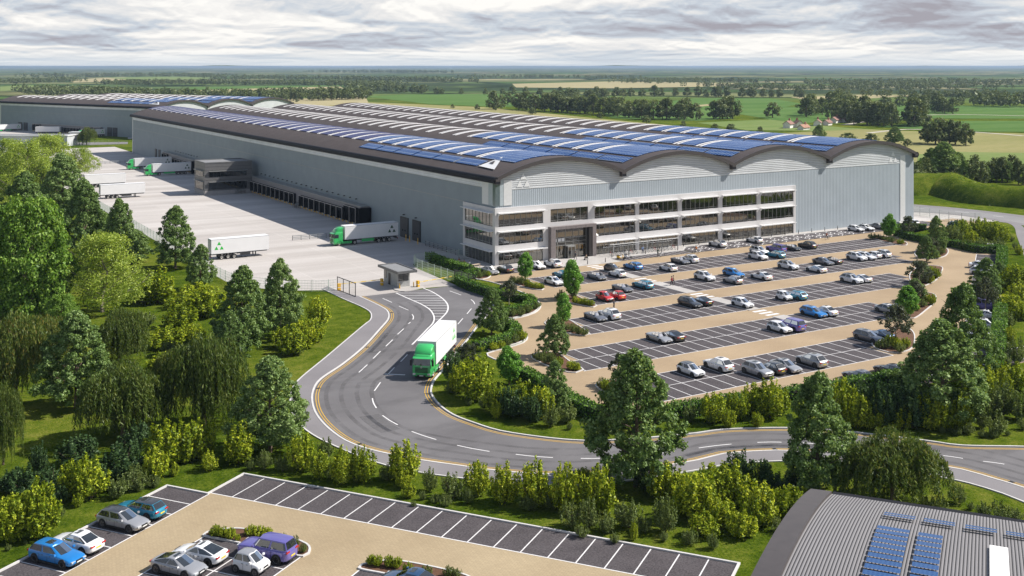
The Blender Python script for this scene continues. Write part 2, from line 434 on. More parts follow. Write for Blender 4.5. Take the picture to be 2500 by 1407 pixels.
# ------------------------------------------------------------------ main car park
TL = px((1161,682),(1200,690),(1245,704),(1290,722),(1314,738),(1319,750),(1304,765),(1270,776),(1236,782),(1252,797),(1278,812),(1287,824),(1276,838),(1235,851),(1188,864),(1205,878),(1250,892),(1275,905),(1300,923),(1340,945),(1392,968),(1450,985))
tan = [(-12.5,-9),(-9,-8.2)] + smooth_path(TL, 1.5) + [(-27,-91.5),(-22,-92.2),(2,-92.2),(2,-98.6),(34,-98.6)] + px((2300,875),(2385,790),(2440,770),(2444,735),(2446,622)) + px((2384,619),(2363,609.5),(2306,598.5),(2242,588),(2188,579),(2196,560),(2290,556)) + [(137,-12),(137,-3),(125,-3),(125,-8.9),(40,-8.9),(24,-8.9),(10.8,-8.9),(-5,-8.6)]
sheet('car_park', tan, .016, M['pave'])
b = MB(); b.wallstrip(smooth_path(TL, 1.5), -.02, .16, 0, .13, M['kerb'])
b.wallstrip(px((2188,579),(2242,588),(2306,598.5),(2363,609.5),(2384,618)), -.02, .16, 0, .13, M['kerb']); struct('kerb', b)
# footway along the front, entrance plaza, cycle stand base
b = MB()
b.poly([(-1,-4.2),(-4,-2),(-4,1),(-.2,1),(-.2,-.02),(125,-.02),(125,-2.0),(47,-2.0),(44,-5.4),(24,-5.4),(24,-9.2),(10.9,-9.2),(10.9,-4.2)], .10, M['slab'])
b.wallstrip([(-4,-2),(-1,-4.2),(10.9,-4.2),(10.9,-9.2),(24,-9.2),(24,-5.4),(44,-5.4),(47,-2.0),(125,-2.0)], -.15, 0, 0, .115, M['kerb'])
struct('footpath', b)
sheet('patio', [(-9.5,9.8),(-9.5,1.2),(-4.1,-2.2),(-4.0,.9),(-.1,.9),(-.1,9.8)], .08, M['slab'])
PITCH, DEEP = 2.4, 4.83
MODS = [(-19.45, -1.7, -1.7, 91.0, 91.0, True), (-35.25, -1.7, -4.1, 78.2, 75.8, True), (-51.0, -13.7, -16.1, 61.2, 58.8, True), (-66.75, -25.7, -28.1, 37.2, 34.8, True), (-82.3, -27.9, -27.9, 17.8, 13.0, False)]
PATHX = (15.3, 17.8)
for k, (ym, xn, xs, xrn, xrs, path) in enumerate(MODS):
    lines = MB(); surf = MB()
    for y0, y1, xl, xr, half in ((ym, ym + DEEP, xn, xrn, 'n'), (ym - DEEP, ym, xs, xrs, 's')):
        cut = path and not (k == 3 and half == 's')
        segs = [(xl, PATHX[0]), (PATHX[1], xr)] if cut else [(xl, xr)]
        for a, c in segs:
            surf.poly([(a,y0),(c,y0),(c,y1),(a,y1)], .020, M['bay'])
            x0 = (PATHX[0] if c <= PATHX[0] + .01 else PATHX[1]) if cut else PATHX[1]
            i0 = math.ceil((a - x0 - .02) / PITCH); i1 = math.floor((c - x0 + .02) / PITCH)
            for i in range(i0, i1 + 1):
                xx = x0 + i * PITCH
                lines.box(xx - .055, xx + .055, y0, y1, .021, .026, M['white_line'])
            yo = y1 if half == 'n' else y0
            lines.box(a - .05, c + .05, yo - .06, yo + .06, .021, .0265, M['white_line'])
            if half == 's': lines.box(a, c, ym - .055, ym + .055, .021, .027, M['white_line'])
    struct('parking_bays', surf); struct('bay_markings', lines)
    if path:
        y0 = ym if k == 3 else ym - DEEP
        bb = MB(); bb.prism([(PATHX[0], y0 - .5), (PATHX[1], y0 - .5), (PATHX[1], ym + DEEP + .4), (PATHX[0], ym + DEEP + .4)], 0, .09, M['slab']); struct('footpath', bb)
# zebra blocks in the aisles
b = MB()
for yc in (-11.8, -27.3, -43.2, -58.8):
    for i in (-1, 0, 1):
        y = yc + i * 1.45
        b.box(15.2, 17.9, y - .36, y + .36, .019, .024, M['white_line'])
struct('crossing_markings', b)
# accessible and hatched bays along the front
b = MB(); ln = MB()
b.poly([(-4.2,-8.9),(10.8,-8.9),(10.8,-4.1),(-.9,-4.1)], .020, M['bay'])
for x in (-1.4, .3, 3.9, 7.5): ln.box(x-.055, x+.055, -8.9, -4.25, .021, .026, M['white_line'])
for x in (2.1, 5.7, 9.2):
    ln.box(x-.3, x+.3, -7.2, -6.5, .021, .0255, M['white_line']); ln.box(x-.12, x+.12, -6.4, -5.6, .021, .0255, M['white_line'])
b.poly([(24.2,-8.8),(44,-8.8),(44,-5.6),(24.2,-5.6)], .020, M['bay'])
for i in range(14): ln.box(25 + i*1.4 - .05, 25 + i*1.4 + .05, -8.8, -5.6, .021, .026, M['white_line'])
b.poly([(44.2,-8.8),(126,-8.8),(126,-2.2),(47.2,-2.2),(44.2,-5.2)], .020, M['bay'])
x = 46.0
while x < 104:
    ln.box(x-.05, x+.05, -8.6, -2.3, .021, .026, M['white_line'])
    ln.box(x+1.2, x+1.3, -8.6, -2.3, .021, .026, M['white_line'])
    for j in range(5): ln.add([(x+.05, -8.4+j*1.25, .0262), (x+.05, -8.15+j*1.25, .0262), (x+1.2, -7.35+j*1.25, .0262), (x+1.2, -7.6+j*1.25, .0262)], [(0,3,2,1)], M['white_line'])
    ln.box(x+2.0, x+3.0, -6.2, -5.7, .021, .0255, M['white_line']); ln.box(x+2.35, x+2.65, -5.6, -4.7, .021, .0255, M['white_line'])
    x += 3.65
x = 104.5
while x < 126: ln.box(x-.05, x+.05, -8.6, -2.3, .021, .026, M['white_line']); x += 2.4
struct('parking_bays', b); struct('bay_markings', ln)
# bays down the east side and along the south hedge
b = MB(); ln = MB()
def slant(p0, p1, side, n, deep=4.9):
    p0, p1 = Vector(p0), Vector(p1); d = (p1-p0); L = d.length; d.normalize(); nn = Vector((-d.y, d.x)) * side
    q = [p0, p1, p1+nn*deep, p0+nn*deep]
    b.poly([tuple(a) for a in q], .020, M['bay'])
    for i in range(n+1):
        a = p0 + d*(L*i/n); ln.strip([tuple(a), tuple(a+nn*deep)], -.055, .055, .026, M['white_line'])
    ln.strip([tuple(p0), tuple(p1)], -.06, .06, .0265, M['white_line'])
slant(at(2384,621), at(2371,703), 1, 10)
slant(at(2362,757), at(2340,900), 1, 11)
b.poly([(1,-93.4),(33,-93.4),(33,-98.4),(1,-98.4)], .020, M['bay'])
for i in range(13): ln.box(2+i*2.5-.055, 2+i*2.5+.055, -98.4, -93.4, .021, .026, M['white_line'])
ln.box(1, 33, -93.46, -93.34, .021, .0265, M['white_line'])
struct('parking_bays', b); struct('bay_markings', ln)
# planted islands
BEDS = [[(1253,690),(1282,684),(1302,693),(1327,706),(1322,709),(1296,706),(1268,698)],
        [(1355,727),(1372,722),(1403,722),(1430,735),(1456,747),(1448,751),(1410,744),(1378,736)],
        [(1331,790),(1350,780),(1386,782),(1412,797),(1438,816),(1425,820),(1395,816),(1360,806)],
        [(1299,873),(1318,862),(1360,864),(1390,884),(1423,904),(1405,911),(1370,906),(1328,890)],
        [(1456,944),(1478,930),(1510,930),(1545,950),(1580,975),(1555,982),(1500,968)],
        [(2122,580),(2150,577),(2185,583),(2213,594),(2205,600),(2160,591)],
        [(2236,614),(2262,600),(2300,604),(2314,612),(2306,626),(2270,634),(2240,628)],
        [(2224,668),(2250,650),(2296,652),(2298,664),(2285,684),(2250,700),(2226,690)],
        [(2204,742),(2228,716),(2276,718),(2284,735),(2262,756),(2230,778),(2205,768)],
        [(2130,838),(2160,810),(2205,800),(2230,815),(2226,850),(2190,862),(2150,856)],
        [(1240,756),(1275,750),(1300,741),(1316,746),(1302,763),(1268,773),(1240,777)],
        [(1200,840),(1245,825),(1270,812),(1283,823),(1272,835),(1232,848),(1195,858)],
        [(1162,676),(1178,668),(1198,670),(1190,680),(1166,683)]]
kb = MB(); mb_ = MB()
for bed in BEDS:
    p = smooth_path(px(*bed), .9, True)
    A = sum(p[i-1][0]*p[i][1]-p[i][0]*p[i-1][1] for i in range(len(p)))
    if A < 0: p = p[::-1]
    mb_.poly(p, .10, M['mulch']); kb.wallstrip(p, -.14, .02, 0, .14, M['kerb'], True)
struct('planting_beds', mb_); struct('kerb', kb)

# ------------------------------------------------------------------ lower car park (its own axes: s along the back kerb, t into it)
LC = Vector((-77.4, -84.4)); LD = Vector((.581, -.814)); LE = Vector((.814, .581)); LROT = math.atan2(-.814, .581)
def lo(s, t): q = LC + LD*s + LE*t; return (q.x, q.y)
sheet('car_park', [lo(0,-4.95), lo(0,-70), lo(48.3,-70), lo(48.3,-4.95)], .016, M['pave_low'])
b = MB(); ln = MB(); kb = MB()
b.poly([lo(0,-4.95), lo(48.3,-4.95), lo(48.3,0), lo(0,0)], .020, M['bay'])
for i in range(1, 21): ln.strip([lo(i*2.42, -4.95), lo(i*2.42, -.05)], -.055, .055, .026, M['white_line'])
ln.strip([lo(0,-4.95), lo(48.3,-4.95)], -.06, .06, .0265, M['white_line'])
b.poly([lo(-4.8,-5.4), lo(-4.8,-60), lo(0,-60), lo(0,-5.4)], .020, M['bay'])
for i in range(1, 20): ln.strip([lo(-4.8, -5.4-2.45*i), lo(0, -5.4-2.45*i)], -.055, .055, .026, M['white_line'])
ln.strip([lo(0,-5.3), lo(0,-60)], -.06, .06, .0265, M['white_line'])
for s0 in (5.65, 21.0):
    b.poly([lo(s0,-12.75), lo(s0,-60), lo(s0+9.75,-60), lo(s0+9.75,-12.75)], .020, M['bay'])
    for i in range(1, 17): ln.strip([lo(s0, -12.75-2.45*i), lo(s0+9.75, -12.75-2.45*i)], -.055, .055, .026, M['white_line'])
    for ss in (s0, s0+4.87, s0+9.75): ln.strip([lo(ss,-12.8), lo(ss,-60)], -.06, .06, .0265, M['white_line'])
    bed = smooth_path([lo(s0-.1,-12.7), lo(s0+2.5,-12.72), lo(s0+7.5,-12.72), lo(s0+9.85,-12.7), lo(s0+9.6,-11.4), lo(s0+8.2,-10.55), lo(s0+5,-10.3), lo(s0+2,-10.5), lo(s0+.3,-11.5)], .5, True)
    A = sum(bed[i-1][0]*bed[i][1]-bed[i][0]*bed[i-1][1] for i in range(len(bed)))
    if A < 0: bed = bed[::-1]
    q = MB(); q.poly(bed, .10, M['mulch']); struct('planting_bed', q); kb.wallstrip(bed, -.15, .03, 0, .15, M['kerb'], True)
kb.wallstrip([lo(-4.8,-60), lo(-4.8,-5.4), lo(0,-5.4), lo(0,0), lo(48.3,0), lo(48.3,-60)], 0, .2, 0, .15, M['kerb'])
struct('parking_bays', b); struct('bay_markings', ln); struct('kerb', kb)

# ------------------------------------------------------------------ estate road and bank to the east
ET = smooth_path(px((2190,494),(2223,499),(2300,505),(2400,515),(2500,527),(2620,543),(2900,585),(3300,645)), 4)
EB = smooth_path(px((2190,514),(2223,518),(2300,522),(2400,534),(2500,551),(2620,575),(2900,632),(3300,715)), 4)
sheet('road', ET[::-1] + EB, .02, M['far_asphalt'])
b = MB(); b.strip(ET, -3.0, 0, .05, M['footway']); b.strip(EB, -.2, 2.4, .05, M['footway']); struct('pavement', b)
b = MB()
mid = smooth_path(px((2223,508),(2300,513),(2400,524),(2500,538),(2600,556),(2900,608),(3300,680)), 3)
for i in range(0, len(mid) - 3, 3): b.strip(mid[i:i+2], -.1, .1, .027, M['white_line'])
struct('road_markings', b)
b = MB(); b.strip(smooth_path(px((2440,541),(2470,545),(2488,556),(2496,580),(2520,640)), 1), -1.1, 1.1, .03, M['footway']); struct('path', b)
F0 = [Vector(p) for p in smooth_path(px((2180,474),(2225,479),(2265,477),(2350,497),(2500,511),(2640,530),(2900,568),(3200,612)), 5)]
b = MB(); rings = []
for i, p in enumerate(F0):
    dx = Vector((.95, .3)); a = i / (len(F0)-1)
    h = 5.2 + .5*math.sin(i*.7); w = 9 + 3*math.sin(i*.45 + 1)
    rings.append([(p.x, p.y, -.3), (p.x+dx.x*w*.3, p.y+dx.y*w*.3, h*.42), (p.x+dx.x*w*.65, p.y+dx.y*w*.65, h*.8), (p.x+dx.x*w, p.y+dx.y*w, h), (p.x+dx.x*(w+9), p.y+dx.y*(w+9), h*.98), (p.x+dx.x*(w+24), p.y+dx.y*(w+24), -.3)])
b.loft(rings, M['lawn'], cap=False, closed=False)
b.f = [tuple(reversed(f)) for f in b.f]
o = struct('embankment', b, 60)
# low hills on the horizon
b = MB()
t = NT('far_hills'); hm = t.principled(t.ramp(t.noise(.001, 5, t.pos()), [(.4, (.03,.05,.03)), (.6, (.09,.11,.06))]), 1.0, spec=.0)
for d0, hh, seed in ((24000, 48, 1), (33000, 60, 5)):
    pts = []
    for i in range(121):
        a = R(-46 + i*92/120); dv = FWD*math.cos(a) + RGT*math.sin(a)
        h = hh*(.45 + .35*math.sin(i*.23+seed) + .2*math.sin(i*.71+seed*2) + .12*math.sin(i*1.9))
        pts.append((CAM + dv*d0, CAM + dv*(d0+2500), CAM + dv*(d0+5500), max(h, 4)))
    b.loft([[(p.x,p.y,-5),(q.x,q.y,h),(r_.x,r_.y,-5)] for p, q, r_, h in pts], hm, cap=False, closed=False)
struct('hills', b, 60)
# second site: yard, verge and road
sheet('yard', px((0,318),(0,366),(150,352),(311,340),(345,338),(345,328),(200,318)), .013, M['yard'])
sheet('grass_verge', px((166,340),(312,326),(312,346),(168,348)), .05, M['lawn'])
sheet('road', px((160,349),(312,347),(312,352),(160,356)), .06, M['footway'])
sheet('grass_verge', px((100,360),(160,355),(313,352.5),(313,357),(121,364)), .05, M['lawn'])
# ------------------------------------------------------------------ building materials
def clad(name, c, pitch, axis, rough=.45, metal=.25, depth=.5, dark=.72, patch=.08, wid=.12, spec=.3):
    """profiled metal sheet: ribs at a fixed pitch along one axis of the object"""
    t = NT(name); P = t.pos('obj'); s = t.sep(P)
    ph = t.math('MULTIPLY', s[axis], 2*math.pi/pitch)
    w = t.math('MULTIPLY_ADD', t.math('SINE', ph), .5, .5)
    line = t.ramp(w, [(.0, dark), (wid, dark*.6 + .4), (wid*1.6, .98), (1, 1.0)])
    n_ = t.noise(.25, 4, P)
    base = t.ramp(n_, [(.3, [x*(1-patch) for x in c]), (.7, [x*(1+patch) for x in c])])
    colr = t.mix(1.0, base, line, 'MULTIPLY')
    return t.principled(colr, rough, metal, normal=t.bump(w, depth, pitch*.2), spec=spec)
M['roof'] = clad('brown_grey_roof_sheet', (.110,.092,.088), .62, 1, .7, .0, .5, .45, .08, .2, .06)
M['roof2'] = clad('grey_standing_seam', (.215,.205,.207), .128, 1, .6, .0, .5, .06, .05, .2, .2)
M['band'] = clad('silver_ribbed_band', (.56,.575,.58), .42, 2, .45, .0, .5, .62)
M['band_side'] = clad('shade_lifted_ribbed_band', (.74,.76,.77), .42, 2, .5, .0, .4, .75)  # silver band again, colour brightened to offset shade on the long side
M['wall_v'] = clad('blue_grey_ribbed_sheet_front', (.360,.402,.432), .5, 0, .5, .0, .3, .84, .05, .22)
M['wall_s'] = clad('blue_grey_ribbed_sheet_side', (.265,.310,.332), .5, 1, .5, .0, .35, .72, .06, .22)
M['fascia'] = plain('dark_bronze_fascia', (.062,.052,.050), .5, .1)
M['gutter'] = plain('black_gutter', (.012,.012,.015), .6, .0, spec=.15)
M['sky_strip'] = plain('pale_rooflight', (.86,.84,.82), .45, 0, .04)
M['frame'] = plain('off_white_office_frame', (.58,.56,.55), .5, .1, .04, .4)
M['louvre'] = plain('white_louvre', (.74,.73,.72), .4, .2, .03)
M['white_panel'] = plain('white_wall_panel', (.66,.66,.65), .4, .1, .04)
M['corner_glass'] = plain('grey_corner_glazing', (.16,.20,.21), .12, .3, .1)
M['pale_panel'] = plain('pale_blue_panel', (.42,.47,.49), .35, .1, .05)
M['mullion'] = plain('grey_mullion', (.33,.33,.32), .4, .5)
M['dark_mullion'] = plain('dark_mullion', (.03,.03,.03), .4, .5)
M['portal'] = plain('brown_grey_portal', (.175,.150,.145), .5, .0)
M['portal_in'] = plain('dark_portal_reveal', (.028,.024,.023), .45, .1)
M['band_dock'] = plain('warm_grey_dock_wall', (.23,.215,.215), .6, .0)
M['black'] = plain('black_rubber', (.006,.006,.007), .9, spec=.1)
M['dock_panel'] = plain('grey_dock_door', (.05,.05,.055), .5, .2)
M['trim'] = plain('pale_dock_trim', (.70,.64,.60), .5)
M['conc'] = plain('plinth_concrete', (.33,.31,.30), .85)
M['yellow'] = plain('safety_yellow', (.75,.42,.01), .45)
M['steel'] = plain('galvanised_steel', (.38,.39,.40), .45, .6)
M['dark_steel'] = plain('black_steel', (.016,.014,.014), .45, .4)
M['grey_clad'] = plain('mid_grey_panel', (.135,.132,.130), .5, .15)
M['grey_roof'] = plain('flat_roof_membrane', (.21,.21,.21), .75)
M['emblem'] = plain('white_emblem', (.70,.70,.69), .45, 0, .02)
M['wire'] = plain('pale_green_wire', (.42,.50,.43), .5, .2)
def glass_mat(name, tint, gl=.42, rough=.015):
    t = NT(name)
    d = t.n('ShaderNodeBsdfDiffuse'); 
    nz = t.noise(.35, 4, t.pos('obj'))
    t.l(t.ramp(nz, [(.35, [x*.6 for x in tint]), (.65, [x*1.5 for x in tint])]), d.inputs['Color'])
    g_ = t.n('ShaderNodeBsdfGlossy'); g_.inputs['Roughness'].default_value = rough; g_.inputs['Color'].default_value = (.86,.84,.80,1)
    mx = t.n('ShaderNodeMixShader'); fr = t.n('ShaderNodeFresnel'); fr.inputs['IOR'].default_value = 1.5
    t.l(t.math('ADD', t.math('MULTIPLY', fr.outputs[0], .8), gl, clamp=True), mx.inputs['Fac'])
    t.l(d.outputs[0], mx.inputs[1]); t.l(g_.outputs[0], mx.inputs[2]); t.l(mx.outputs[0], t.out.inputs['Surface'])
    return t.m
M['glass'] = glass_mat('bronze_office_glass', (.030,.028,.020), .2)
M['glass_dark'] = glass_mat('dark_glass', (.012,.014,.016), .12)
def pv_mat(name, c0, c1, gap):
    t = NT(name); P = t.pos('obj'); s = t.sep(P)
    cx = t.n('ShaderNodeCombineXYZ'); t.l(s[1], cx.inputs[0]); t.l(s[0], cx.inputs[1])
    b = t.n('ShaderNodeTexBrick', offset=0.0); b.inputs['Scale'].default_value = 1; b.inputs['Brick Width'].default_value = 1.05; b.inputs['Row Height'].default_value = 1.7
    b.inputs['Mortar Size'].default_value = .05; b.inputs['Mortar Smooth'].default_value = .1
    b.inputs['Color1'].default_value = c4(c0); b.inputs['Color2'].default_value = c4(c1); b.inputs['Mortar'].default_value = c4(gap)
    t.l(cx.outputs[0], b.inputs['Vector'])
    return t.principled(b.outputs['Color'], .35, .0, spec=.05)
M['pv'] = pv_mat('blue_solar_cells', (.012,.058,.19), (.019,.074,.235), (.42,.48,.54))
M['pv_reflect'] = pv_mat('violet_reflection_solar_cells', (.034,.040,.125), (.044,.050,.150), (.09,.09,.15))  # same panels, with a violet reflection painted into the cell colour

def emblem_tris(w, h, gap):
    """three upright triangles stacked as one: (apex, left, right) triples in x,z about the base centre"""
    hw, hh = w/2 - gap, h/2 - gap*.8
    out = []
    for cx, bz in ((0, h/2 + gap*.4), (-w/4 - gap*.25, 0), (w/4 + gap*.25, 0)):
        out.append([(cx - hw/2, bz), (cx + hw/2, bz), (cx, bz + hh)])
    return out
def emblem(parent, w, h, gap, place, m, name='emblem', t=.03):
    b = MB()
    for tri in emblem_tris(w, h, gap):
        a = [place(x, z, 0) for x, z in tri]; c = [place(x, z, t) for x, z in tri]
        b.add(a + c, [(3,4,5), (0,1,4,3), (1,2,5,4), (2,0,3,5)], m)
    return b.build(name, parent)

SPAN, ZE, ZC = 31.3, 17.7, 21.1
def arch(x, ze=ZE, zc=ZC):
    k = (x % SPAN) / SPAN * 2 - 1
    return ze + (zc - ze) * (1 - k*k)
def vault_patch(b, k, xa, xb, y0, y1, lift, m, seg=8, thick=0):
    xs = [k*SPAN + xa + (xb-xa)*i/seg for i in range(seg+1)]
    zz = [arch(min(max(x, k*SPAN+1e-4), (k+1)*SPAN-1e-4)) + lift for x in xs]
    vs = [(x, y0, z) for x, z in zip(xs, zz)] + [(x, y1, z) for x, z in zip(xs, zz)]
    n = seg + 1
    b.add(vs, [(i, i+1, n+i+1, n+i) for i in range(seg)], m)
    if thick:
        b.add([(x, y0, z) for x, z in zip(xs, zz)] + [(x, y0, z-thick) for x, z in zip(xs, zz)], [(n+i, n+i+1, i+1, i) for i in range(seg)], m)
        b.add([(xs[0], y0, zz[0]), (xs[0], y1, zz[0]), (xs[0], y1, zz[0]-thick), (xs[0], y0, zz[0]-thick)], [(0,1,2,3)], m)

def warehouse(root, NV, LEN, main):
    W = NV*SPAN
    for k in range(NV):
        b = MB(); vault_patch(b, k, 0, SPAN, -.8, LEN+1.2, .02, M['roof'], 28)
        b.build('vault_roof', root, 40)
        b = MB(); seg = 28
        for (ya, yb, fb) in ((-1.0, -.72, None), (LEN+1.1, LEN+1.4, MB())):
            rings = []
            for i in range(seg+1):
                x = k*SPAN + SPAN*i/seg; z = arch(min(max(x, k*SPAN+1e-4), (k+1)*SPAN-1e-4))
                rings.append([(x, ya, z-.72), (x, yb, z-.72), (x, yb, z+.08), (x, ya, z+.08)])
            (fb or b).loft(rings, M['fascia'])
            if fb: fb.build('rear_fascia', root)
        vault_patch(b, k, .05, SPAN-.05, -.72, 0.3, -.5, M['fascia'], 20)
        b.build('fascia', root)
    for k in range(NV+1):
        x = k*SPAN; b = MB()
        b.box(x-.55, x+.55, -1.12, -.1, ZE-1.35, ZE-.35, M['fascia']); b.box(x-.46, x+.46, -1.14, -1.1, ZE-1.25, ZE-.8, M['gutter'])
        b.build('gutter_box', root)
    for s_, x in ((-1, 0), (1, W)):
        b = MB(); rings = []
        for y in (-1.0, LEN+1.4):
            rings.append([(x, y, ZE-1.2), (x+s_*.55, y, ZE-1.2), (x+s_*.95, y, ZE-.95), (x+s_*1.0, y, ZE-.45), (x+s_*.8, y, ZE-.06), (x+s_*.3, y, ZE+.1), (x, y, ZE+.06)])
        b.loft(rings, M['gutter']); b.build('eave_gutter', root, 50)
    # walls
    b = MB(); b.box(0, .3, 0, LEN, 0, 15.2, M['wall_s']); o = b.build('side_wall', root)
    b = MB(); b.box(-.04, 0, 12.9 if main else .3, LEN-.3, 11.43, 11.53, M['mullion']); b.box(-.05, 0, .3, LEN-.3, 15.16, 15.26, M['mullion']); b.build('seam_trim', root)
    b = MB(); b.box(-.02, .3, 0, LEN, 15.2, ZE-.6, M['band_side']); b.build('side_band', root)
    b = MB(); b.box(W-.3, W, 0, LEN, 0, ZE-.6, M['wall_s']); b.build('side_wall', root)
    b = MB(); b.box(.3, W-.3, LEN-.3, LEN, 0, ZE-.6, M['wall_v']); b.build('end_wall', root)
    b = MB(); b.box(.3, W-.3, 0, .3, 0, 15.1, M['wall_v']); b.build('front_wall', root)
    b = MB()
    for k in range(NV):
        xs = [k*SPAN + SPAN*i/28 for i in range(29)]
        top = [(x, -.02, arch(min(max(x, k*SPAN+1e-4), (k+1)*SPAN-1e-4)) - .5) for x in xs]
        bot = [(x, -.02, 15.1) for x in xs]
        b.add(bot + top, [(i, i+1, 30+i, 29+i) for i in range(28)], M['band'])
    b.build('gable_band', root)
    b = MB()
    for k in range(NV):
        xs = [k*SPAN + SPAN*i/28 for i in range(29)]
        vs = [(x, LEN+.02, 15.1) for x in xs] + [(x, LEN+.02, arch(min(max(x, k*SPAN+1e-4), (k+1)*SPAN-1e-4))-.5) for x in xs]
        b.add(vs, [(i, 29+i, 30+i, i+1) for i in range(28)], M['band'])
    b.build('rear_gable_band', root)
    b = MB(); b.box(3.9, W-5.2, -.06, -.02, 15.02, 15.14, M['white_panel']); b.build('gable_trim', root)
    # corners
    zb = 11.9 if main else 0
    for x0, x1, y0, y1, m in ((-.06, 1.0, -.10, 1.0, 'corner_glass'), (1.0, 1.9, -.09, .05, 'pale_panel'), (1.9, 3.8, -.12, .05, 'white_panel'), (-.07, .05, 1.0, 2.7, 'pale_panel'), (-.09, .05, 2.7, 5.3, 'white_panel')):
        b = MB(); b.box(x0, x1, y0, y1, zb, 17.0, M[m]); b.build('corner_panel', root)
    b = MB(); b.box(W-5.1, W-3.2, -.12, .05, 0, 17.0, M['white_panel']); b.build('corner_panel', root)
    b = MB(); b.box(W-3.2, W+.04, -.10, .05, 0, 17.0, M['wall_v']); b.build('corner_panel', root)
    b = MB(); b.box(-.08, .35, LEN-1.2, LEN+.05, 0, 17.0, M['white_panel']); b.build('corner_panel', root)
    # rooflights, solar panels
    n = int((LEN - 14) / 8.75) + 1; strips = []
    def rl(b, k, y):
        for d in (0, 1.5): vault_patch(b, k, 6.9, SPAN-6.9, y+d, y+d+.6, .13, M['sky_strip'], 8, .1)
    ys = [18.5 + 8.75*i for i in range(n) if 18.5 + 8.75*i < LEN - 5]
    allr = sorted([(y + 14*k, k, y) for k in range(NV) for y in ys])
    rest = MB()
    for i, (_, k, y) in enumerate(allr):
        if i < 100: b = MB(); rl(b, k, y); b.build('rooflight', root)
        else: rl(rest, k, y)
    if rest.v: o = rest.build('rooflight', root); o['kind'] = 'stuff'
    for k in range(NV):
        lo_y = 12.5 if k == 0 else 3.0
        blocks = 6 if main else 4
        for i in range(blocks):
            ya = lo_y + i*10.6
            b = MB(); vault_patch(b, k, 2.7, 5.5, ya, ya+9.9, .20, M['pv'], 4, .1); b.build('solar_array', root)
        gaps = [(3.0 if k else 9.5, ys[0]-.6)] + [(y+2.6, y+8.3) for y in ys]
        for i, (ya, yb) in enumerate(gaps):
            if i > (7 if main else 4) and not (k == 0 and main): break
            if i == 0 and k == 0: ya = 3.5
            b = MB(); vault_patch(b, k, 7.0 if i else 6.6, SPAN-7, ya, yb, .20, M['pv'] if i <= 7 else M['pv_reflect'], 8, .1); b.build('solar_array', root)

# ------------------------------------------------------------------ the main warehouse
WL = 334.0
main = empty('warehouse', label='long grey warehouse with four curved roof vaults and a three storey glazed office front', cat='warehouse')
warehouse(main, 4, WL, True)
# office frame: storeys 3.73 m
ZR = [(.12, 2.75), (4.0, 6.75), (7.75, 10.45)]
COLS = [(.5, 11.1), (24.0, 34.8), (35.8, 46.6), (47.7, 58.4), (59.6, 70.2), (71.4, 82.0)]
b = MB()
FY0, FY1 = -.42, -.12
vx = [(-.02, .5), (11.1, 12.9), (22.3, 24.0), (34.8, 35.8), (46.6, 47.7), (58.4, 59.6), (70.2, 71.4), (82.0, 82.75)]
for x0, x1 in vx: b.box(x0, x1, FY0, FY1, 0 if x0 not in (11.1,) else 0, 11.5, M['frame'])
for (a0, a1), (c0, c1) in zip(vx, vx[1:]):
    P_ = a0 == 11.1
    for z0, z1 in (((6.75, 7.75), (10.45, 11.5)) if P_ else ((0, .12), (2.75, 4.0), (6.75, 7.75), (10.45, 11.5))):
        b.box(a1, c0, FY0+.01, FY1, z0, z1, M['frame'])
b.box(-.02, 82.75, FY1, .0, 11.3, 11.52, M['frame'])
b.box(-.34, -.04, .0, .6, 0, 11.5, M['frame']); b.box(-.34, -.04, 12.2, 13.0, 0, 11.5, M['frame'])
b.box(-.34, -.02, FY0, .0, 0, 11.5, M['frame'])
for z0, z1 in ((0, .12), (2.75, 4.0), (6.75, 7.75), (10.45, 11.5)): b.box(-.33, -.04, .6, 12.2, z0, z1, M['frame'])
b.build('office_frame', main)
def window(x0, x1, z0, z1, nm=8, low=True, side=False, P=None):
    """glass, with mullions and a sill rail as its sub-part"""
    P = P or main
    q = (lambda b, a0, a1, d0, d1, h0, h1, m: b.box(d0, d1, a0, a1, h0, h1, m)) if side else (lambda b, a0, a1, d0, d1, h0, h1, m: b.box(a0, a1, d0, d1, h0, h1, m))
    s = -.10 if not side else -.10
    b = MB(); q(b, x0, x1, s-.06, s+.06 if not side else -.03, z0, z1, M['glass']); w = b.build('window', P)
    b = MB()
    for i in range(nm+1):
        x = x0 + (x1-x0)*i/nm; q(b, x-.035, x+.035, s-.13, s-.06, z0, z1, M['mullion'])
    if low: q(b, x0, x1, s-.12, s-.061, z0+.32, z0+.38, M['mullion'])
    q(b, x0, x1, s-.12, s-.061, z1-.08, z1, M['dark_mullion']); q(b, x0, x1, s-.12, s-.061, z0, z0+.07, M['dark_mullion'])
    b.build('window_frame', w)
    return w
for z0, z1 in ZR:
    for x0, x1 in COLS:
        window(x0, x1, z0, z1, 8, z0 > 1)
        b = MB(); b.box(x0-.25, x1-.05 if x0 > .6 else x1+.45, -1.45, FY0, z1+.02, z1+.10, M['louvre']); b.box(x0-.25, x1-.05 if x0 > .6 else x1+.45, -1.5, -1.45, z1-.04, z1+.16, M['louvre'])
        for xx in (x0-.2, x1-.25): b.add([(xx, FY0, z1-.75), (xx, FY0, z1), (xx, -1.3, z1+.02), (xx+.06, FY0, z1-.75), (xx+.06, FY0, z1), (xx+.06, -1.3, z1+.02)], [(0,1,2), (3,5,4), (0,2,5,3)], M['louvre'])
        b.build('sun_louvre', main)
    window(.6, 12.2, z0, z1, 8, z0 > 1, True)
    b = MB(); b.box(-1.35, -.34, .3, 12.5, z1+.02, z1+.12, M['louvre']); b.build('sun_louvre', main)
window(12.9, 22.3, 7.75, 10.45, 5)
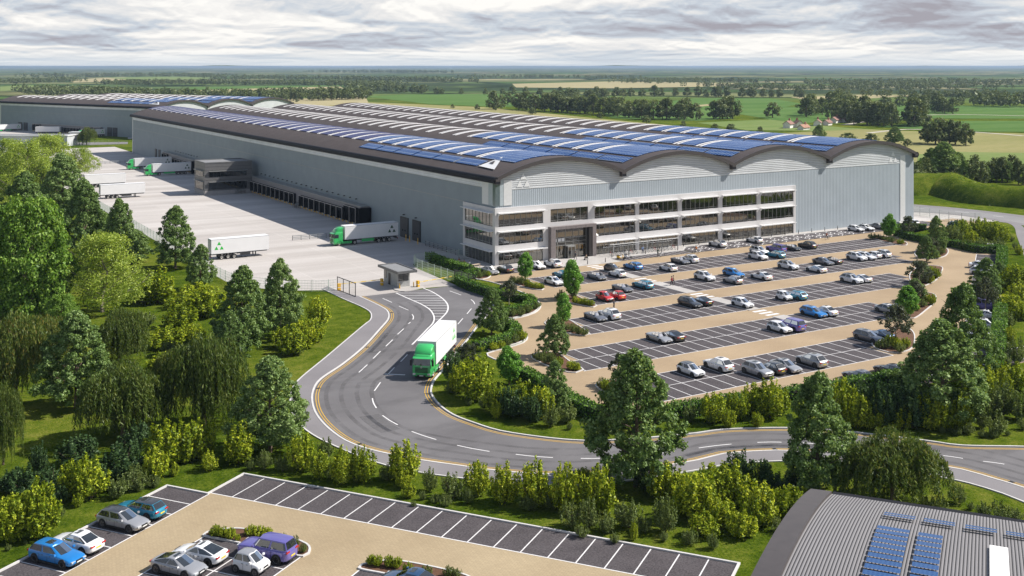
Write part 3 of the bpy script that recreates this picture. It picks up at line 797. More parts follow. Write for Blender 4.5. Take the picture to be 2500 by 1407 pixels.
# entrance portal
b = MB()
b.box(12.35, 13.5, -1.5, -.1, 0, 6.9, M['portal']); b.box(22.75, 23.7, -1.5, -.1, 0, 6.9, M['portal']); b.box(13.5, 22.75, -1.5, -.1, 6.3, 6.9, M['portal'])
b.box(21.9, 22.73, -1.42, -.1, 0, 6.2, M['portal_in'])
for i in range(1, 7): b.box(13.5+i*1.25-.015, 13.5+i*1.25+.015, -1.515, -1.5, 6.27, 6.88, M['portal_in'])
p_ = b.build('entrance_portal', main)
b = MB(); b.box(13.5, 21.9, -.30, -.12, 0, 6.3, M['glass']); gl = b.build('entrance_glazing', main)
b = MB()
for x in (13.55, 14.6, 16.6, 18.5, 20.0, 21.85): b.box(x-.04, x+.04, -.38, -.30, .1, 6.2, M['mullion'])
for z in (2.75, 3.45, 4.3): b.box(13.5, 21.9, -.37, -.301, z-.04, z+.04, M['mullion'])
b.build('window_frame', gl)
for x in (13.7, 14.75, 15.6):
    b = MB(); b.box(x, x+.72, -.42, -.385, 3.62, 4.28, M['emblem']); b.build('poster', main)
b = MB(); b.box(16.7, 18.4, -1.25, -.38, 0.1, 2.45, M['glass_dark']); d_ = b.build('revolving_door', main)
b = MB(); b.box(16.6, 18.5, -1.35, -.38, 2.45, 2.7, M['mullion'])
for x in (16.66, 17.5, 18.4): b.box(x-.03, x+.06, -1.32, -1.26, .1, 2.45, M['mullion'])
b.build('door_frame', d_)
# emblems on the walls and roof
emblem(main, 3.3, 2.9, .16, lambda x, z, t: (6.5+x, -.06-t, 15.42+z), M['emblem'])
emblem(main, 3.3, 2.9, .16, lambda x, z, t: (117.4+x, -.06-t, 15.42+z), M['emblem'])
emblem(main, 2.4, 1.7, .12, lambda x, z, t: (-.05-t, 7.2-x, 15.3+z), M['emblem'])
b = MB()
for tri, m, li in (([(2.2, 4.2), (2.6, 11.5), (8.6, 11.6)], 'emblem', .25), ([(4.3, 8.3), (4.4, 10.2), (6.0, 10.3)], 'fascia', .29)):
    pts = [(x, y, arch(x)+li) for x, y in tri]; b.add(pts, [(0,2,1)], M[m])
b.build('roof_emblem', main)
# dock walls, doors and lamps on the long side
DX = -2.5
def dock(parent, y, top, tall=False, dx=DX):
    b = MB(); w = 3.86
    b.box(dx-.75, dx-.02, y, y+.55, .75, top, M['black']); b.box(dx-.75, dx-.02, y+w-.55, y+w, .75, top, M['black']); b.box(dx-.75, dx-.02, y+.55, y+w-.55, top-.75, top, M['black'])
    b.box(dx-.30, dx-.02, y+.55, y+w-.55, .8, top-.75, M['black'])
    o = b.build('dock_shelter', parent)
    b = MB(); b.box(dx-.80, dx-.751, y, y+w, top-.07, top+.02, M['trim']); b.box(dx-.80, dx-.751, y-.02, y+.07, .9, top-.07, M['trim']); b.build('trim', o)
    b = MB(); b.box(dx-.35, dx-.02, y+.7, y+1.0, .25, .75, M['yellow']); b.box(dx-.35, dx-.02, y+w-1.0, y+w-.7, .25, .75, M['yellow']); b.box(dx-.3, dx-.02, y+1.0, y+w-1.0, .45, .75, M['steel']); b.build('dock_bumper', o)
def dock_wall(parent, y0, y1, h, dx=DX):
    b = MB(); b.box(dx-.8, 0, y0-.9, y0-.05, .2, h-.25, M['black']); b.box(dx, 0, y0, y1, 0, h, M['band_dock']); b.box(dx-.05, 0, y0-.05, y1+.05, h, h+.12, M['mullion']); b.box(dx-.06, dx, y0, y1, 0, .7, M['conc'])
    b.build('dock_wall', parent)
def lamp(parent, y, z=5.9, dx=-.02):
    b = MB(); b.box(dx-.45, dx, y-.18, y+.18, z, z+.14, M['dark_steel']); b.box(dx-.5, dx-.2, y-.2, y+.2, z-.06, z, M['dark_steel']); b.build('wall_lamp', parent)
def roller(parent, y0, y1, h):
    b = MB(); b.box(-.16, -.0, y0-.25, y1+.25, 0, h+.25, M['dark_mullion']); o = b.build('roller_door', parent)
    b = MB(); b.box(-.2, -.161, y0, y1, .02, h, M['dock_panel']); b.box(-.22, -.201, y0+1, y0+1.5, 1.5, 1.85, M['black']); b.box(-.22, -.201, y1-1.5, y1-1, 1.5, 1.85, M['black']); b.build('shutter', o)
dock_wall(main, 62.3, 148.7, 5.0)
for i in range(10): dock(main, 108.6 + 4.0*i, 3.75)
for i in range(8): dock(main, 72.5 + 4.0*i, 3.75)
for y in (63.8, 67.8): dock(main, y, 4.65)
dock_wall(main, 218.5, 266, 5.0)
for i in range(9): dock(main, 219.5 + 4.0*i, 3.75)
for y in (256.0, 260.5): dock(main, y, 4.65)
for y0, y1 in ((40.3, 44.1), (33.9, 37.6), (286.5, 289.2), (280.3, 283)): roller(main, y0, y1, 4.5)
for i in range(20): lamp(main, 70.5 + 4*i, 6.0)
for i in range(9): lamp(main, 222 + 4*i, 6.0)
for y in (42.2, 35.8): lamp(main, y, 5.3)

# ------------------------------------------------------------------ the second warehouse
B2 = empty('warehouse', (32.4, 418.7, 0), math.atan2(.376, .926), 'distant grey warehouse with vaulted roof beyond the end of the service yard', 'warehouse')
warehouse(B2, 3, 168, False)
a2 = Vector((-.376, .926)); o2 = Vector((32.4, 418.7))
def wall_y(u):
    d = FWD + RGT*((u-U0)/FPX); w = o2 - CAM
    return (w.x*d.y - w.y*d.x) / (a2.y*d.x - a2.x*d.y)
def dk2(u0, u1, top, n):
    ya, yb = wall_y(u1), wall_y(u0); p = (yb-ya)/n
    for i in range(n): dock(B2, ya + p*i, top, False, -1.0)
dock_wall(B2, wall_y(250), wall_y(82), 4.8, -1.0)
dk2(85, 103, 4.5, 2); dk2(103, 157, 3.6, 7); dk2(163, 200, 3.6, 5); dk2(215, 245, 4.4, 2)
for u in (50, 63, 268, 281): roller(B2, wall_y(u)-2, wall_y(u)+2, 4.8)
emblem(B2, 3.4, 2.4, .14, lambda x, z, t: (-.05-t, 163-x, 15.25+z), M['emblem'])
b = MB()
for tri, m, li in (([(2.2, 4.2), (2.6, 14.5), (9.6, 14.6)], 'emblem', .25), ([(3.6, 7.2), (3.8, 12), (6.4, 12.1)], 'fascia', .29)):
    b.add([(x, y, arch(x)+li) for x, y in tri], [(0,2,1)], M[m])
b.build('roof_emblem', B2)

# ------------------------------------------------------------------ transport office standing out from the dock wall
hub = empty('transport_office', (-17.3, 148.9, 0), 0, 'two storey dark grey box office standing out from the dock wall', 'office')
b = MB(); b.box(0, 14.8, 0, 12, 1.3, 9.9, M['grey_clad'])
for z in (3.1, 4.6, 6.1, 7.6, 8.7): b.box(-.02, 14.82, -.02, 12.02, z, z+.06, M['portal_in'])
b.build('wall', hub)
b = MB(); b.box(-.05, 14.85, -.05, 12.05, 0, 1.3, M['conc']); b.build('plinth', hub)
b = MB(); b.box(.3, 14.6, .3, 11.7, 9.9, 9.94, M['grey_roof'])
for x0, x1, y0, y1 in ((-.08, 14.88, -.08, .3), (-.08, 14.88, 11.7, 12.08), (-.08, .3, .3, 11.7), (14.5, 14.88, .3, 11.7)): b.box(x0, x1, y0, y1, 9.8, 10.15, M['grey_clad'])
b.build('roof', hub)
for z0, z1 in ((1.7, 3.9), (5.6, 7.2)):
    b = MB(); b.box(1.3, 13.0, -.10, -.025, z0, z1, M['glass_dark']); w = b.build('window', hub)
    b = MB()
    for i in range(11): x = 1.3 + 11.7*i/10; b.box(x-.04, x+.04, -.15, -.10, z0, z1, M['dark_mullion'])
    b.build('window_frame', w)
    b = MB(); b.box(1.2, 13.2, -.75, -.02, z1+.06, z1+.18, M['mullion']); b.build('canopy', hub)
    b = MB(); b.box(-.10, -.025, 2.0, 10.2, z0, z1, M['glass']); w = b.build('window', hub)
    b = MB()
    for i in range(8): y = 2 + 8.2*i/7; b.box(-.15, -.10, y-.05, y+.05, z0, z1, M['dark_mullion'])
    b.build('window_frame', w)
    b = MB(); b.box(-.7, -.02, 1.6, 10.8, z1+.1, z1+.22, M['mullion']); b.build('canopy', hub)
def stairs(parent, x, y, rz, h=1.2, n=6):
    T = Matrix.Translation((x, y, 0)) @ Matrix.Rotation(rz, 4, 'Z')
    b = MB(); b.T = T
    for i in range(n): b.box(i*.28, i*.28+.26, 0, 1.1, (i+.6)*h/n, (i+1)*h/n, M['steel'])
    b.box(n*.28, n*.28+1.3, 0, 1.1, h-.08, h, M['steel'])
    for yy in (0, 1.1):
        b.tube([(0, yy, 1.0), (n*.28, yy, h+1.0), (n*.28+1.3, yy, h+1.0)], .03, 5, M['dark_steel']); b.tube([(0, yy, .5), (n*.28, yy, h+.5), (n*.28+1.3, yy, h+.5)], .025, 5, M['dark_steel'])
        for a, z in ((0, 0), (n*.14, h*.5), (n*.28, h), (n*.28+1.3, h)): b.tube([(a, yy, 0 if a != n*.14 else z), (a, yy, z+1.0)], .03, 5, M['dark_steel'])
    return b.build('steps', parent)
stairs(hub, 9.3, -1.4, 0); stairs(main, DX-1.3, 107.6, math.pi*1.5)

# ------------------------------------------------------------------ the vaulted roof in the near corner
NR = empty('warehouse', (-70.88, -153.49, 0), LROT - math.pi/2, 'near building with curved grey ribbed roof and blue solar panels', 'warehouse')
# its x axis runs along LE reversed? local y follows the ridge (LD), local x follows the span away from the lens
NR.rotation_euler = (0, 0, LROT + math.pi*1.5)
def near_roof():
    # local frame: y = along LD, x = -LE  (right-handed: x cross y = up)
    NR.rotation_euler = (0, 0, math.atan2(-LE.y, -LE.x))
    sgn = 1 if (Vector((-LE.x, -LE.y)).x*LD.y - Vector((-LE.x, -LE.y)).y*LD.x) > 0 else -1
    S, ze, zc, LN = 31.2, 20.0, 22.0, 95.0
    ar = lambda x: ze + (zc-ze)*(1 - ((x - S/2)/(S/2))**2)
    def patch(b, xa, xb, ya, yb, lift, m, seg=10, thick=0):
        xs = [xa + (xb-xa)*i/seg for i in range(seg+1)]; n = seg+1
        vs = [(x, sgn*ya, ar(x)+lift) for x in xs] + [(x, sgn*yb, ar(x)+lift) for x in xs]
        f = [(i, i+1, n+i+1, n+i) if sgn > 0 else (n+i, n+i+1, i+1, i) for i in range(seg)]
        b.add(vs, f, m)
        if thick:
            b.add([(x, sgn*ya, ar(x)+lift) for x in xs] + [(x, sgn*ya, ar(x)+lift-thick) for x in xs], [(n+i, n+i+1, i+1, i) for i in range(seg)], m)
    b = MB(); patch(b, 0, S, .0, LN, 0, M['roof2'], 32); b.build('vault_roof', NR, 40)
    b = MB(); rings = []
    for i in range(33):
        x = S*i/32
        rings.append([(x, sgn*-.95, ar(x)-.8), (x, sgn*-.95, ar(x)+.10), (x, sgn*.0, ar(x)+.12), (x, sgn*.02, ar(x)-.8)])
    b.loft(rings, M['fascia']); b.build('fascia', NR, 40)
    b = MB(); b.box(-.5, 0, min(0, sgn*LN), max(0, sgn*LN), ze-.7, ze-.06, M['gutter']); b.build('eave_gutter', NR)
    b = MB(); b.box(.1, .4, min(0, sgn*LN), max(0, sgn*LN), 0, ze-.4, M['wall_s']); b.box(S-.4, S-.1, min(0, sgn*LN), max(0, sgn*LN), 0, ze-.4, M['wall_s'])
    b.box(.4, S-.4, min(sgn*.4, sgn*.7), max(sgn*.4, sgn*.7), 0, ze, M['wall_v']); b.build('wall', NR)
    return patch, sgn, ar
nr_patch, nr_s, nr_z = near_roof()
def nr_local(u, v):
    """where a sight line meets the near roof, in its own x, y"""
    z = 21.0
    for _ in range(12):
        q = Vector(at(u, v, z)) - Vector((-70.88, -153.49)); x = -q.dot(LE); y = q.dot(LD); z = nr_z(min(max(x, 0), 31.2))
    return x, y
def nr_panel(u0, v0, u1, v1, rows, name='solar_panel', m=None, n=None):
    xa, ya = nr_local(u0, v0); xb, yb = nr_local(u1, v1)
    for i in range(rows):
        a = xa + (xb-xa)*i/rows; c = xa + (xb-xa)*(i+1)/rows - .17
        b = MB(); nr_patch(b, a, c, ya, yb, .16, m or M['pv_near'], 3, .08); b.build(name, NR)
t = NT('blue_solar_glass'); P = t.pos('obj'); s_ = t.sep(P)
ln_ = t.math('MULTIPLY', t.ramp(t.math('PINGPONG', s_[1], .08), [(.0, .0), (.06, 1.0)]), t.ramp(t.math('PINGPONG', s_[0], .08), [(.0, .0), (.06, 1.0)]))
M['pv_near'] = t.principled(t.mix(ln_, (.03,.09,.22), t.ramp(t.noise(.4, 3, P), [(.3, (.010,.045,.145)), (.7, (.016,.060,.19))])), .3, 0, spec=.12)
for (ua, va, ub, vb, r_) in ((2160, 1259, 2233, 1280, 2), (2257, 1274, 2331, 1296, 2), (2357, 1290, 2434, 1313, 2), (2456, 1306, 2530, 1328, 2)):
    nr_panel(ua, va, ub, vb, r_)
nr_panel(2143, 1292, 2190, 1450, 11); nr_panel(2243, 1309, 2285, 1460, 10)
xa, ya = nr_local(2416, 1338); xb, yb = nr_local(2468, 1470)
b = MB(); nr_patch(b, xa, xb, ya, yb, .12, M['sky_strip'], 6, .1); b.build('rooflight', NR)

# ------------------------------------------------------------------ gatehouse, barriers, gates, fences
gh = empty('gatehouse', (-26.3, -10.1, 0), 0, 'small grey flat roofed gatehouse cabin on the traffic island', 'gatehouse')
b = MB(); b.box(0, 2.5, 0, 5.8, .1, 2.9, M['gh_wall'] if 'gh_wall' in M else plain('pale_grey_cladding', (.36,.36,.35), .55))
for z in (.8, 1.4, 2.0, 2.5): b.box(-.008, 2.508, -.008, 5.808, z, z+.025, M['mullion'])
b.build('wall', gh)
b = MB(); b.box(-.8, 3.0, -1.9, 6.6, 2.9, 3.2, M['grey_roof']); 
for x0, x1, y0, y1 in ((-.85, 3.05, -1.95, -1.75), (-.85, 3.05, 6.45, 6.65), (-.85, -.65, -1.75, 6.45), (2.85, 3.05, -1.75, 6.45)): b.box(x0, x1, y0, y1, 2.88, 3.33, M['grey_clad'])
b.build('roof', gh)
b = MB(); b.box(.25, 2.25, -.06, -.01, 1.2, 2.5, M['glass_dark']); b.box(1.2, 1.27, -.09, -.06, 1.2, 2.5, M['dark_mullion']); b.build('window', gh)
b = MB(); b.box(-.05, -.01, 4.6, 5.5, 1.1, 2.6, M['glass_dark']); b.build('window', gh)
b = MB(); b.box(-.06, -.01, 2.9, 3.7, .12, 2.2, M['dark_steel']); b.build('door', gh)
def barrier(loc, ang, arm, label):
    o = empty('barrier', (loc[0], loc[1], 0), ang, label, 'barrier', 'yellow lift barriers at the gatehouse')
    b = MB(); b.box(-.2, .2, -.28, .28, 0, 1.15, M['yellow']); b.box(-.22, .22, -.3, .3, 1.15, 1.22, M['yellow']); b.box(-.205, .205, -.285, .285, .5, .6, M['trim']); b.build('cabinet', o)
    b = MB(); b.box(.1, arm, -.34, -.28, .93, 1.06, M['arm'])
    b.build('arm', o)
t = NT('banded_barrier_arm'); M['arm'] = t.principled(t.ramp(t.math('FRACT', t.math('MULTIPLY', t.sep(t.pos('obj'))[0], .5)), [(.49, (.72,.62,.35)), (.5, (.75,.50,.06))], 'CONSTANT'), .4)
barrier((-27.6,-6.3), math.pi, 8.2, 'yellow lift barrier post whose arm spans the exit lane beside the cabin door')
barrier((-22.8,-11.4), R(13), 7.8, 'yellow lift barrier post with its arm spanning the entry lane towards the hedge')
barrier((-36.0,-6.5), R(90), .5, 'yellow barrier post without an arm behind the open black gate')
def gate(a, c, h, nb, label):
    a, c = Vector(a), Vector(c); d = c - a; L = d.length
    o = empty('gate', (a.x, a.y, 0), math.atan2(d.y, d.x), label, 'gate', 'black framed gates')
    b = MB()
    for z in (.12, h): b.box(0, L, -.05, .05, z-.05, z+.05, M['dark_steel'])
    for i in range(nb+1): b.box(L*i/nb-.05, L*i/nb+.05, -.051, .051, .0, h+.05, M['dark_steel'])
    b.build('frame', o)
    b = MB()
    for i in range(int(L/.35)): b.box(.3+i*.35-.01, .3+i*.35+.01, -.01, .01, .17, h-.05, M['steel'])
    b.build('mesh_panel', o)
gate((-36.2,-6.2), (-35.8,-13.5), 2.4, 3, 'open black framed gate standing beside the grass and the exit lane')
gate((-14.9,-10.6), (-14.8,-18.3), 2.4, 3, 'black framed gate folded back along the hedge by the entry lane')
def fence(path, h, pitch, label, m, post, group='pale wire mesh fences'):
    o = empty('fence', (path[0][0], path[0][1], 0), 0, label, 'fence', group)
    P0 = Vector(path[0]); rel = [(p[0]-P0.x, p[1]-P0.y) for p in path]; L = plen(rel)
    n = int(L/pitch)
    for i in range(n+1):
        (x, y), a = along(rel, min(i*pitch, L-.01))
        b = MB(); b.box(x-.04, x+.04, y-.04, y+.04, 0, h+.12, post); b.build('post', o)
    b = MB()
    for z in (.1, .55, 1.0, 1.45, h-.05): b.wallstrip(rel, -.012, .012, z-.015, z+.015, m)
    k = int(L/.28)
    for i in range(k):
        (x, y), a = along(rel, i*.28); b.box(x-.011, x+.011, y-.011, y+.011, .05, h, m)
    b.build('wire_mesh', o)
fence(smooth_path([(-14.9,-10.5),(-14.95,-6),(-15.1,-1.3),(-15.0,3.5),(-14.6,7.0),(-13.2,9.6),(-11.2,10.5),(-7,10.4),(-.6,10.3)], 1.0), 2.0, 2.6, 'pale mesh fence curving round the lawn between gatehouse and office hedge', M['wire'], M['wire'])
fence(smooth_path([(-51,150),(-51,60),(-51,12),(-48.5,3.5),(-43.5,-2.6),(-38.6,-6.3),(-36.5,-6.3)], 2.0), 2.0, 3.0, 'pale mesh fence along the lawn edge of the service yard', M['wire'], M['wire'])
fence(smooth_path(px((2224,523),(2250,528),(2285,534),(2320,541),(2360,545),(2398,543)), 2.0), 2.4, 3.6, 'pale mesh fence between the east yard and the estate road', M['wire'], M['steel'])
fence(smooth_path(px((100,366),(160,357),(230,355),(313,354)), 4.0), 2.4, 5.0, 'pale mesh fence closing the far end of the service yard', M['wire'], M['steel'])
def bollard(loc, h, r, m, label, group):
    b = MB(); b.cyl((0,0,0), (0,0,h), r, n=10, m=m); b.cyl((0,0,h), (0,0,h+r*.5), r, r*.4, 10, m); b.cyl((0,0,h*.8), (0,0,h*.86), r*1.03, n=10, m=M['trim'])
    o = b.build('bollard'); o.location = (loc[0], loc[1], 0); tag(o, label, 'bollard', group)
for p, l in (((-26.3,-11.1),'thin yellow bollard under the gatehouse window'), ((-23.5,-11.1),'thin yellow bollard beside the entry barrier post')): bollard(p, 1.0, .09, M['yellow'], l, 'yellow bollards at the gatehouse')
for u, v, l in ((991,588,'yellow bollard behind the parked lorry at the first roller door'), (1000,591,'yellow bollard between the two tall roller doors'), (1020,597,'yellow bollard in front of the second roller door')): bollard(at(u,v), 1.4, .1, M['yellow'], l, 'yellow bollards by the roller doors')
for i in range(24):
    x = 3.2 + i*4.4; y = -3.6
    if 10 < x < 25: y = -8.7
    elif 25 <= x < 45: y = -4.9
    elif x >= 45: y = -1.6
    bollard((x, y), 1.0, .08, M['portal_in'], 'slim dark bollard on the pale footway along the office front', 'dark bollards along the front footway')
def rail(a, c, label):
    a, c = Vector(a), Vector(c); d = c-a; L = d.length
    o = empty('guard_rail', (a.x, a.y, 0), math.atan2(d.y, d.x), label, 'guard rail', 'steel guard rails in the yard')
    b = MB()
    for z in (.35, .7, 1.05): b.box(0, L, -.04, .04, z-.07, z+.07, M['steel'])
    b.build('rail', o)
    for i in range(int(L/2)+1):
        b = MB(); b.box(i*2-.05, i*2+.05, .04, .14, 0, 1.15, M['dark_steel']); b.build('post', o)
rail((-24,51.2), (-3,50.0), 'steel guard rail reaching into the yard behind the nearest docked lorry')
rail((-24.3,279.2), (-3,280.6), 'steel guard rail at the far end of the yard')
rail((-1.0,29.5), (-.9,13.8), 'low steel guard rail along the foot of the long wall')
# outbuildings of the second site
ob = empty('outbuilding', (at(164,358)[0], at(164,358)[1], 0), R(-31), 'low white and grey flat roofed building in front of the distant docks', 'outbuilding')
b = MB(); b.box(-42, 0, 0, 12, 0, 5.0, M['band']); b.build('wall', ob)
b = MB(); b.box(-42.4, .4, -.4, 12.4, 5.0, 5.5, M['white_panel']); b.box(-40, -2, 1.5, 11, 5.5, 5.56, M['grey_roof']); b.build('roof', ob)
b = MB(); b.box(-20, .02, -.03, 0, 0, 2.2, M['pale_panel']); b.build('base_band', ob)
g2 = empty('gatehouse', (at(170,343)[0], at(170,343)[1], 0), R(-31), 'tiny white gatehouse by the distant road next to the round willow', 'gatehouse')
b = MB(); b.box(0, 9, 0, 5, 0, 4.0, M['white_panel']); b.build('wall', g2)
b = MB(); b.box(-.6, 9.6, -.6, 5.6, 4.0, 4.5, M['white_panel']); b.build('roof', g2)
b = MB(); b.box(3.4, 5.4, -.05, 0, 1, 3.2, M['glass_dark']); b.build('window', g2)
# village houses beyond the fields
def house(u, v, w, l, h, rz, rc, label, far):
    x, y = at(u, v)
    o = empty('house', (x, y, 0), rz, label, 'house', 'village houses')
    b = MB(); b.box(-l/2, l/2, -w/2, w/2, 0, h, M['render_wall']); b.add([(-l/2,-w/2,h),(-l/2,w/2,h),(-l/2,0,h+w*.36)], [(0,2,1)], M['render_wall']); b.add([(l/2,-w/2,h),(l/2,w/2,h),(l/2,0,h+w*.36)], [(0,1,2)], M['render_wall']); b.build('wall', o)
    b = MB()
    for s_ in (-1, 1):
        e = .5
        b.add([(-l/2-e, s_*(w/2+e), h-e), (l/2+e, s_*(w/2+e), h-e), (l/2+e, 0, h+w*.36), (-l/2-e, 0, h+w*.36), (-l/2-e, s_*(w/2+e), h-e+.25), (l/2+e, s_*(w/2+e), h-e+.25), (l/2+e, 0, h+w*.36+.25), (-l/2-e, 0, h+w*.36+.25)], [(0,1,2,3),(4,5,6,7),(0,1,5,4),(1,2,6,5),(0,3,7,4)], rc)
    rf = b.build('roof', o)
    b = MB(); b.box(l*.25-.5, l*.25+.5, -.5, .5, h+w*.3, h+w*.36+1.6, M['brick']); b.build('chimney', rf)
    for i in range(max(2, int(l/4))):
        xx = -l/2 + (i+.5)*l/max(2, int(l/4))
        b = MB(); b.box(xx-.6, xx+.6, -w/2-.04, -w/2, h*.45, h*.8, M['glass_dark']); b.build('window', o)
M['render_wall'] = plain('white_render', (.70,.68,.63), .85, 0, .1); M['brick'] = plain('red_brick', (.30,.14,.09), .85)
M['tile_red'] = plain('red_brown_tiles', (.24,.13,.10), .9); M['tile_or'] = plain('orange_tiles', (.32,.17,.11), .9)
for i, (u, v, w, l, h, rz, rc, la) in enumerate(((1925,313,9,14,6,.5,'tile_red','white house with red brown roof at the near end of the village'), (1948,312,8,9,6.5,1.2,'tile_red','narrow gabled house against the red roofed white house'), (1962,317,8,14,3.6,.3,'tile_or','low white bungalow under a flat orange roof'), (1996,307,9,18,5,.7,'tile_red','white house with broad red roof in the middle of the village'), (2020,306,8,12,4.2,.4,'tile_red','low white house joined to the broad roofed one'), (2040,300,9,26,5,.5,'tile_red','long white terrace below the pinkish house'), (2062,299,6,7,4,.2,'tile_or','tiny orange roofed cottage at the end of the terrace'), (2088,297,10,18,6,.8,'tile_red','pinkish house beside the village trees'))):
    house(u, v, w*.5, l*.62, h*.5, rz, M[rc], la, i)
# ------------------------------------------------------------------ vehicle materials
def paint(name, c, metal=.0, rough=.28):
    t = NT(name); f = t.noise(3, 2, t.pos('obj'))
    return t.principled(t.ramp(f, [(.3, [x*.97 for x in c]), (.7, [min(1, x*1.03) for x in c])]), rough, metal, coat=.8, spec=.5)
PAINT = {'white': paint('white_car_paint', (.72,.72,.73)), 'silver': paint('silver_car_paint', (.36,.36,.37), .35), 'grey': paint('grey_car_paint', (.17,.175,.195), .35),
         'dark grey': paint('dark_grey_car_paint', (.050,.051,.056), .35), 'bronze': paint('bronze_car_paint', (.090,.072,.064), .35), 'blue': paint('bright_blue_car_paint', (.012,.19,.52), .15),
         'teal': paint('teal_car_paint', (.008,.20,.32), .15), 'purple': paint('purple_car_paint', (.14,.12,.38), .2), 'red': paint('red_car_paint', (.52,.022,.02), .05), 'navy': paint('navy_car_paint', (.028,.075,.16), .3)}
M['tyre'] = plain('tyre_rubber', (.012,.012,.013), .8); M['rim'] = plain('alloy_rim', (.16,.155,.155), .35, .7); M['rim_lorry'] = plain('lorry_wheel_steel', (.42,.40,.37), .45, .4)
M['glasscar'] = glass_mat('car_glass', (.028,.033,.038), .10, .02)
M['trimblack'] = plain('black_plastic_trim', (.014,.014,.015), .5); M['lamp_red'] = plain('red_tail_lens', (.42,.012,.012), .2, 0, .05, coat=.5); M['lamp_clear'] = plain('clear_lamp_lens', (.62,.64,.66), .12, .3, .05, coat=.6)
M['plate_y'] = plain('yellow_number_plate', (.70,.52,.05), .5); M['plate_w'] = plain('white_number_plate', (.72,.72,.70), .5)
M['seat'] = plain('pale_leather_seat', (.50,.48,.46), .6); M['interior'] = plain('dark_cabin', (.03,.03,.032), .7)

def pl(xs, x):
    for (a, va), (b, vb) in zip(xs, xs[1:]):
        if x <= b: return va + (vb-va)*(x-a)/(b-a)
    return xs[-1][1]
# stations as (fraction of length from the tail, height) : shoulder line; cabin as fractions (rear base, rear roof, front roof, front base)
MODELS = {
 'hatchback': dict(L=4.25, W=1.80, H=1.46, top=[(0,.66),(.02,.86),(.06,.93),(.3,.92),(.62,.90),(.72,.87),(.88,.78),(.96,.68),(1,.56)], cab=(.03,.17,.51,.74), r=.345, wb=(.19,.81)),
 'suv':       dict(L=4.65, W=1.90, H=1.64, top=[(0,.74),(.02,.95),(.06,1.03),(.3,1.03),(.64,1.02),(.73,.99),(.90,.92),(.97,.80),(1,.62)], cab=(.03,.19,.53,.735), r=.39, wb=(.19,.81)),
 'big suv':   dict(L=4.95, W=1.96, H=1.80, top=[(0,.80),(.015,1.08),(.05,1.12),(.3,1.12),(.66,1.12),(.74,1.10),(.92,1.04),(.98,.92),(1,.66)], cab=(.015,.07,.57,.70), r=.40, wb=(.20,.81)),
 'saloon':    dict(L=4.80, W=1.86, H=1.42, top=[(0,.62),(.02,.86),(.06,.92),(.2,.95),(.62,.90),(.72,.86),(.88,.76),(.96,.66),(1,.54)], cab=(.11,.31,.53,.735), r=.355, wb=(.20,.81)),
 'estate':    dict(L=4.90, W=1.86, H=1.46, top=[(0,.66),(.02,.88),(.06,.93),(.3,.93),(.62,.90),(.71,.87),(.88,.77),(.96,.67),(1,.54)], cab=(.025,.13,.52,.73), r=.355, wb=(.20,.81)),
 'coupe':     dict(L=4.60, W=1.92, H=1.34, top=[(0,.66),(.02,.86),(.06,.92),(.2,.93),(.62,.86),(.70,.82),(.86,.76),(.95,.64),(1,.50)], cab=(.05,.37,.52,.735), r=.365, wb=(.18,.80)),
 'city car':  dict(L=2.75, W=1.66, H=1.55, top=[(0,.72),(.03,.95),(.08,1.0),(.35,.99),(.72,.95),(.80,.92),(.92,.82),(.97,.72),(1,.56)], cab=(.03,.14,.55,.80), r=.31, wb=(.16,.82)),
 'small hatchback': dict(L=3.65, W=1.66, H=1.49, top=[(0,.68),(.03,.88),(.08,.94),(.3,.92),(.66,.90),(.76,.87),(.90,.79),(.97,.66),(1,.54)], cab=(.05,.20,.52,.72), r=.30, wb=(.18,.82)),
 'convertible': dict(L=4.55, W=1.88, H=1.25, top=[(0,.62),(.02,.84),(.06,.90),(.25,.92),(.62,.86),(.70,.82),(.86,.75),(.95,.63),(1,.50)], cab=None, r=.34, wb=(.18,.80)),
}
def ring(x, hw, zb, zt, crown):
    zm = zb + (zt-zb)*.45
    half = [(hw*.80, zb), (hw*.97, zb+.10), (hw, zm), (hw*.985, zt-.12), (hw*.93, zt-.02), (hw*.62, zt+crown*.7), (0, zt+crown)]
    return [(x, y, z) for y, z in half] + [(x, -y, z) for y, z in reversed(half[:-1])]
CARMESH = {}
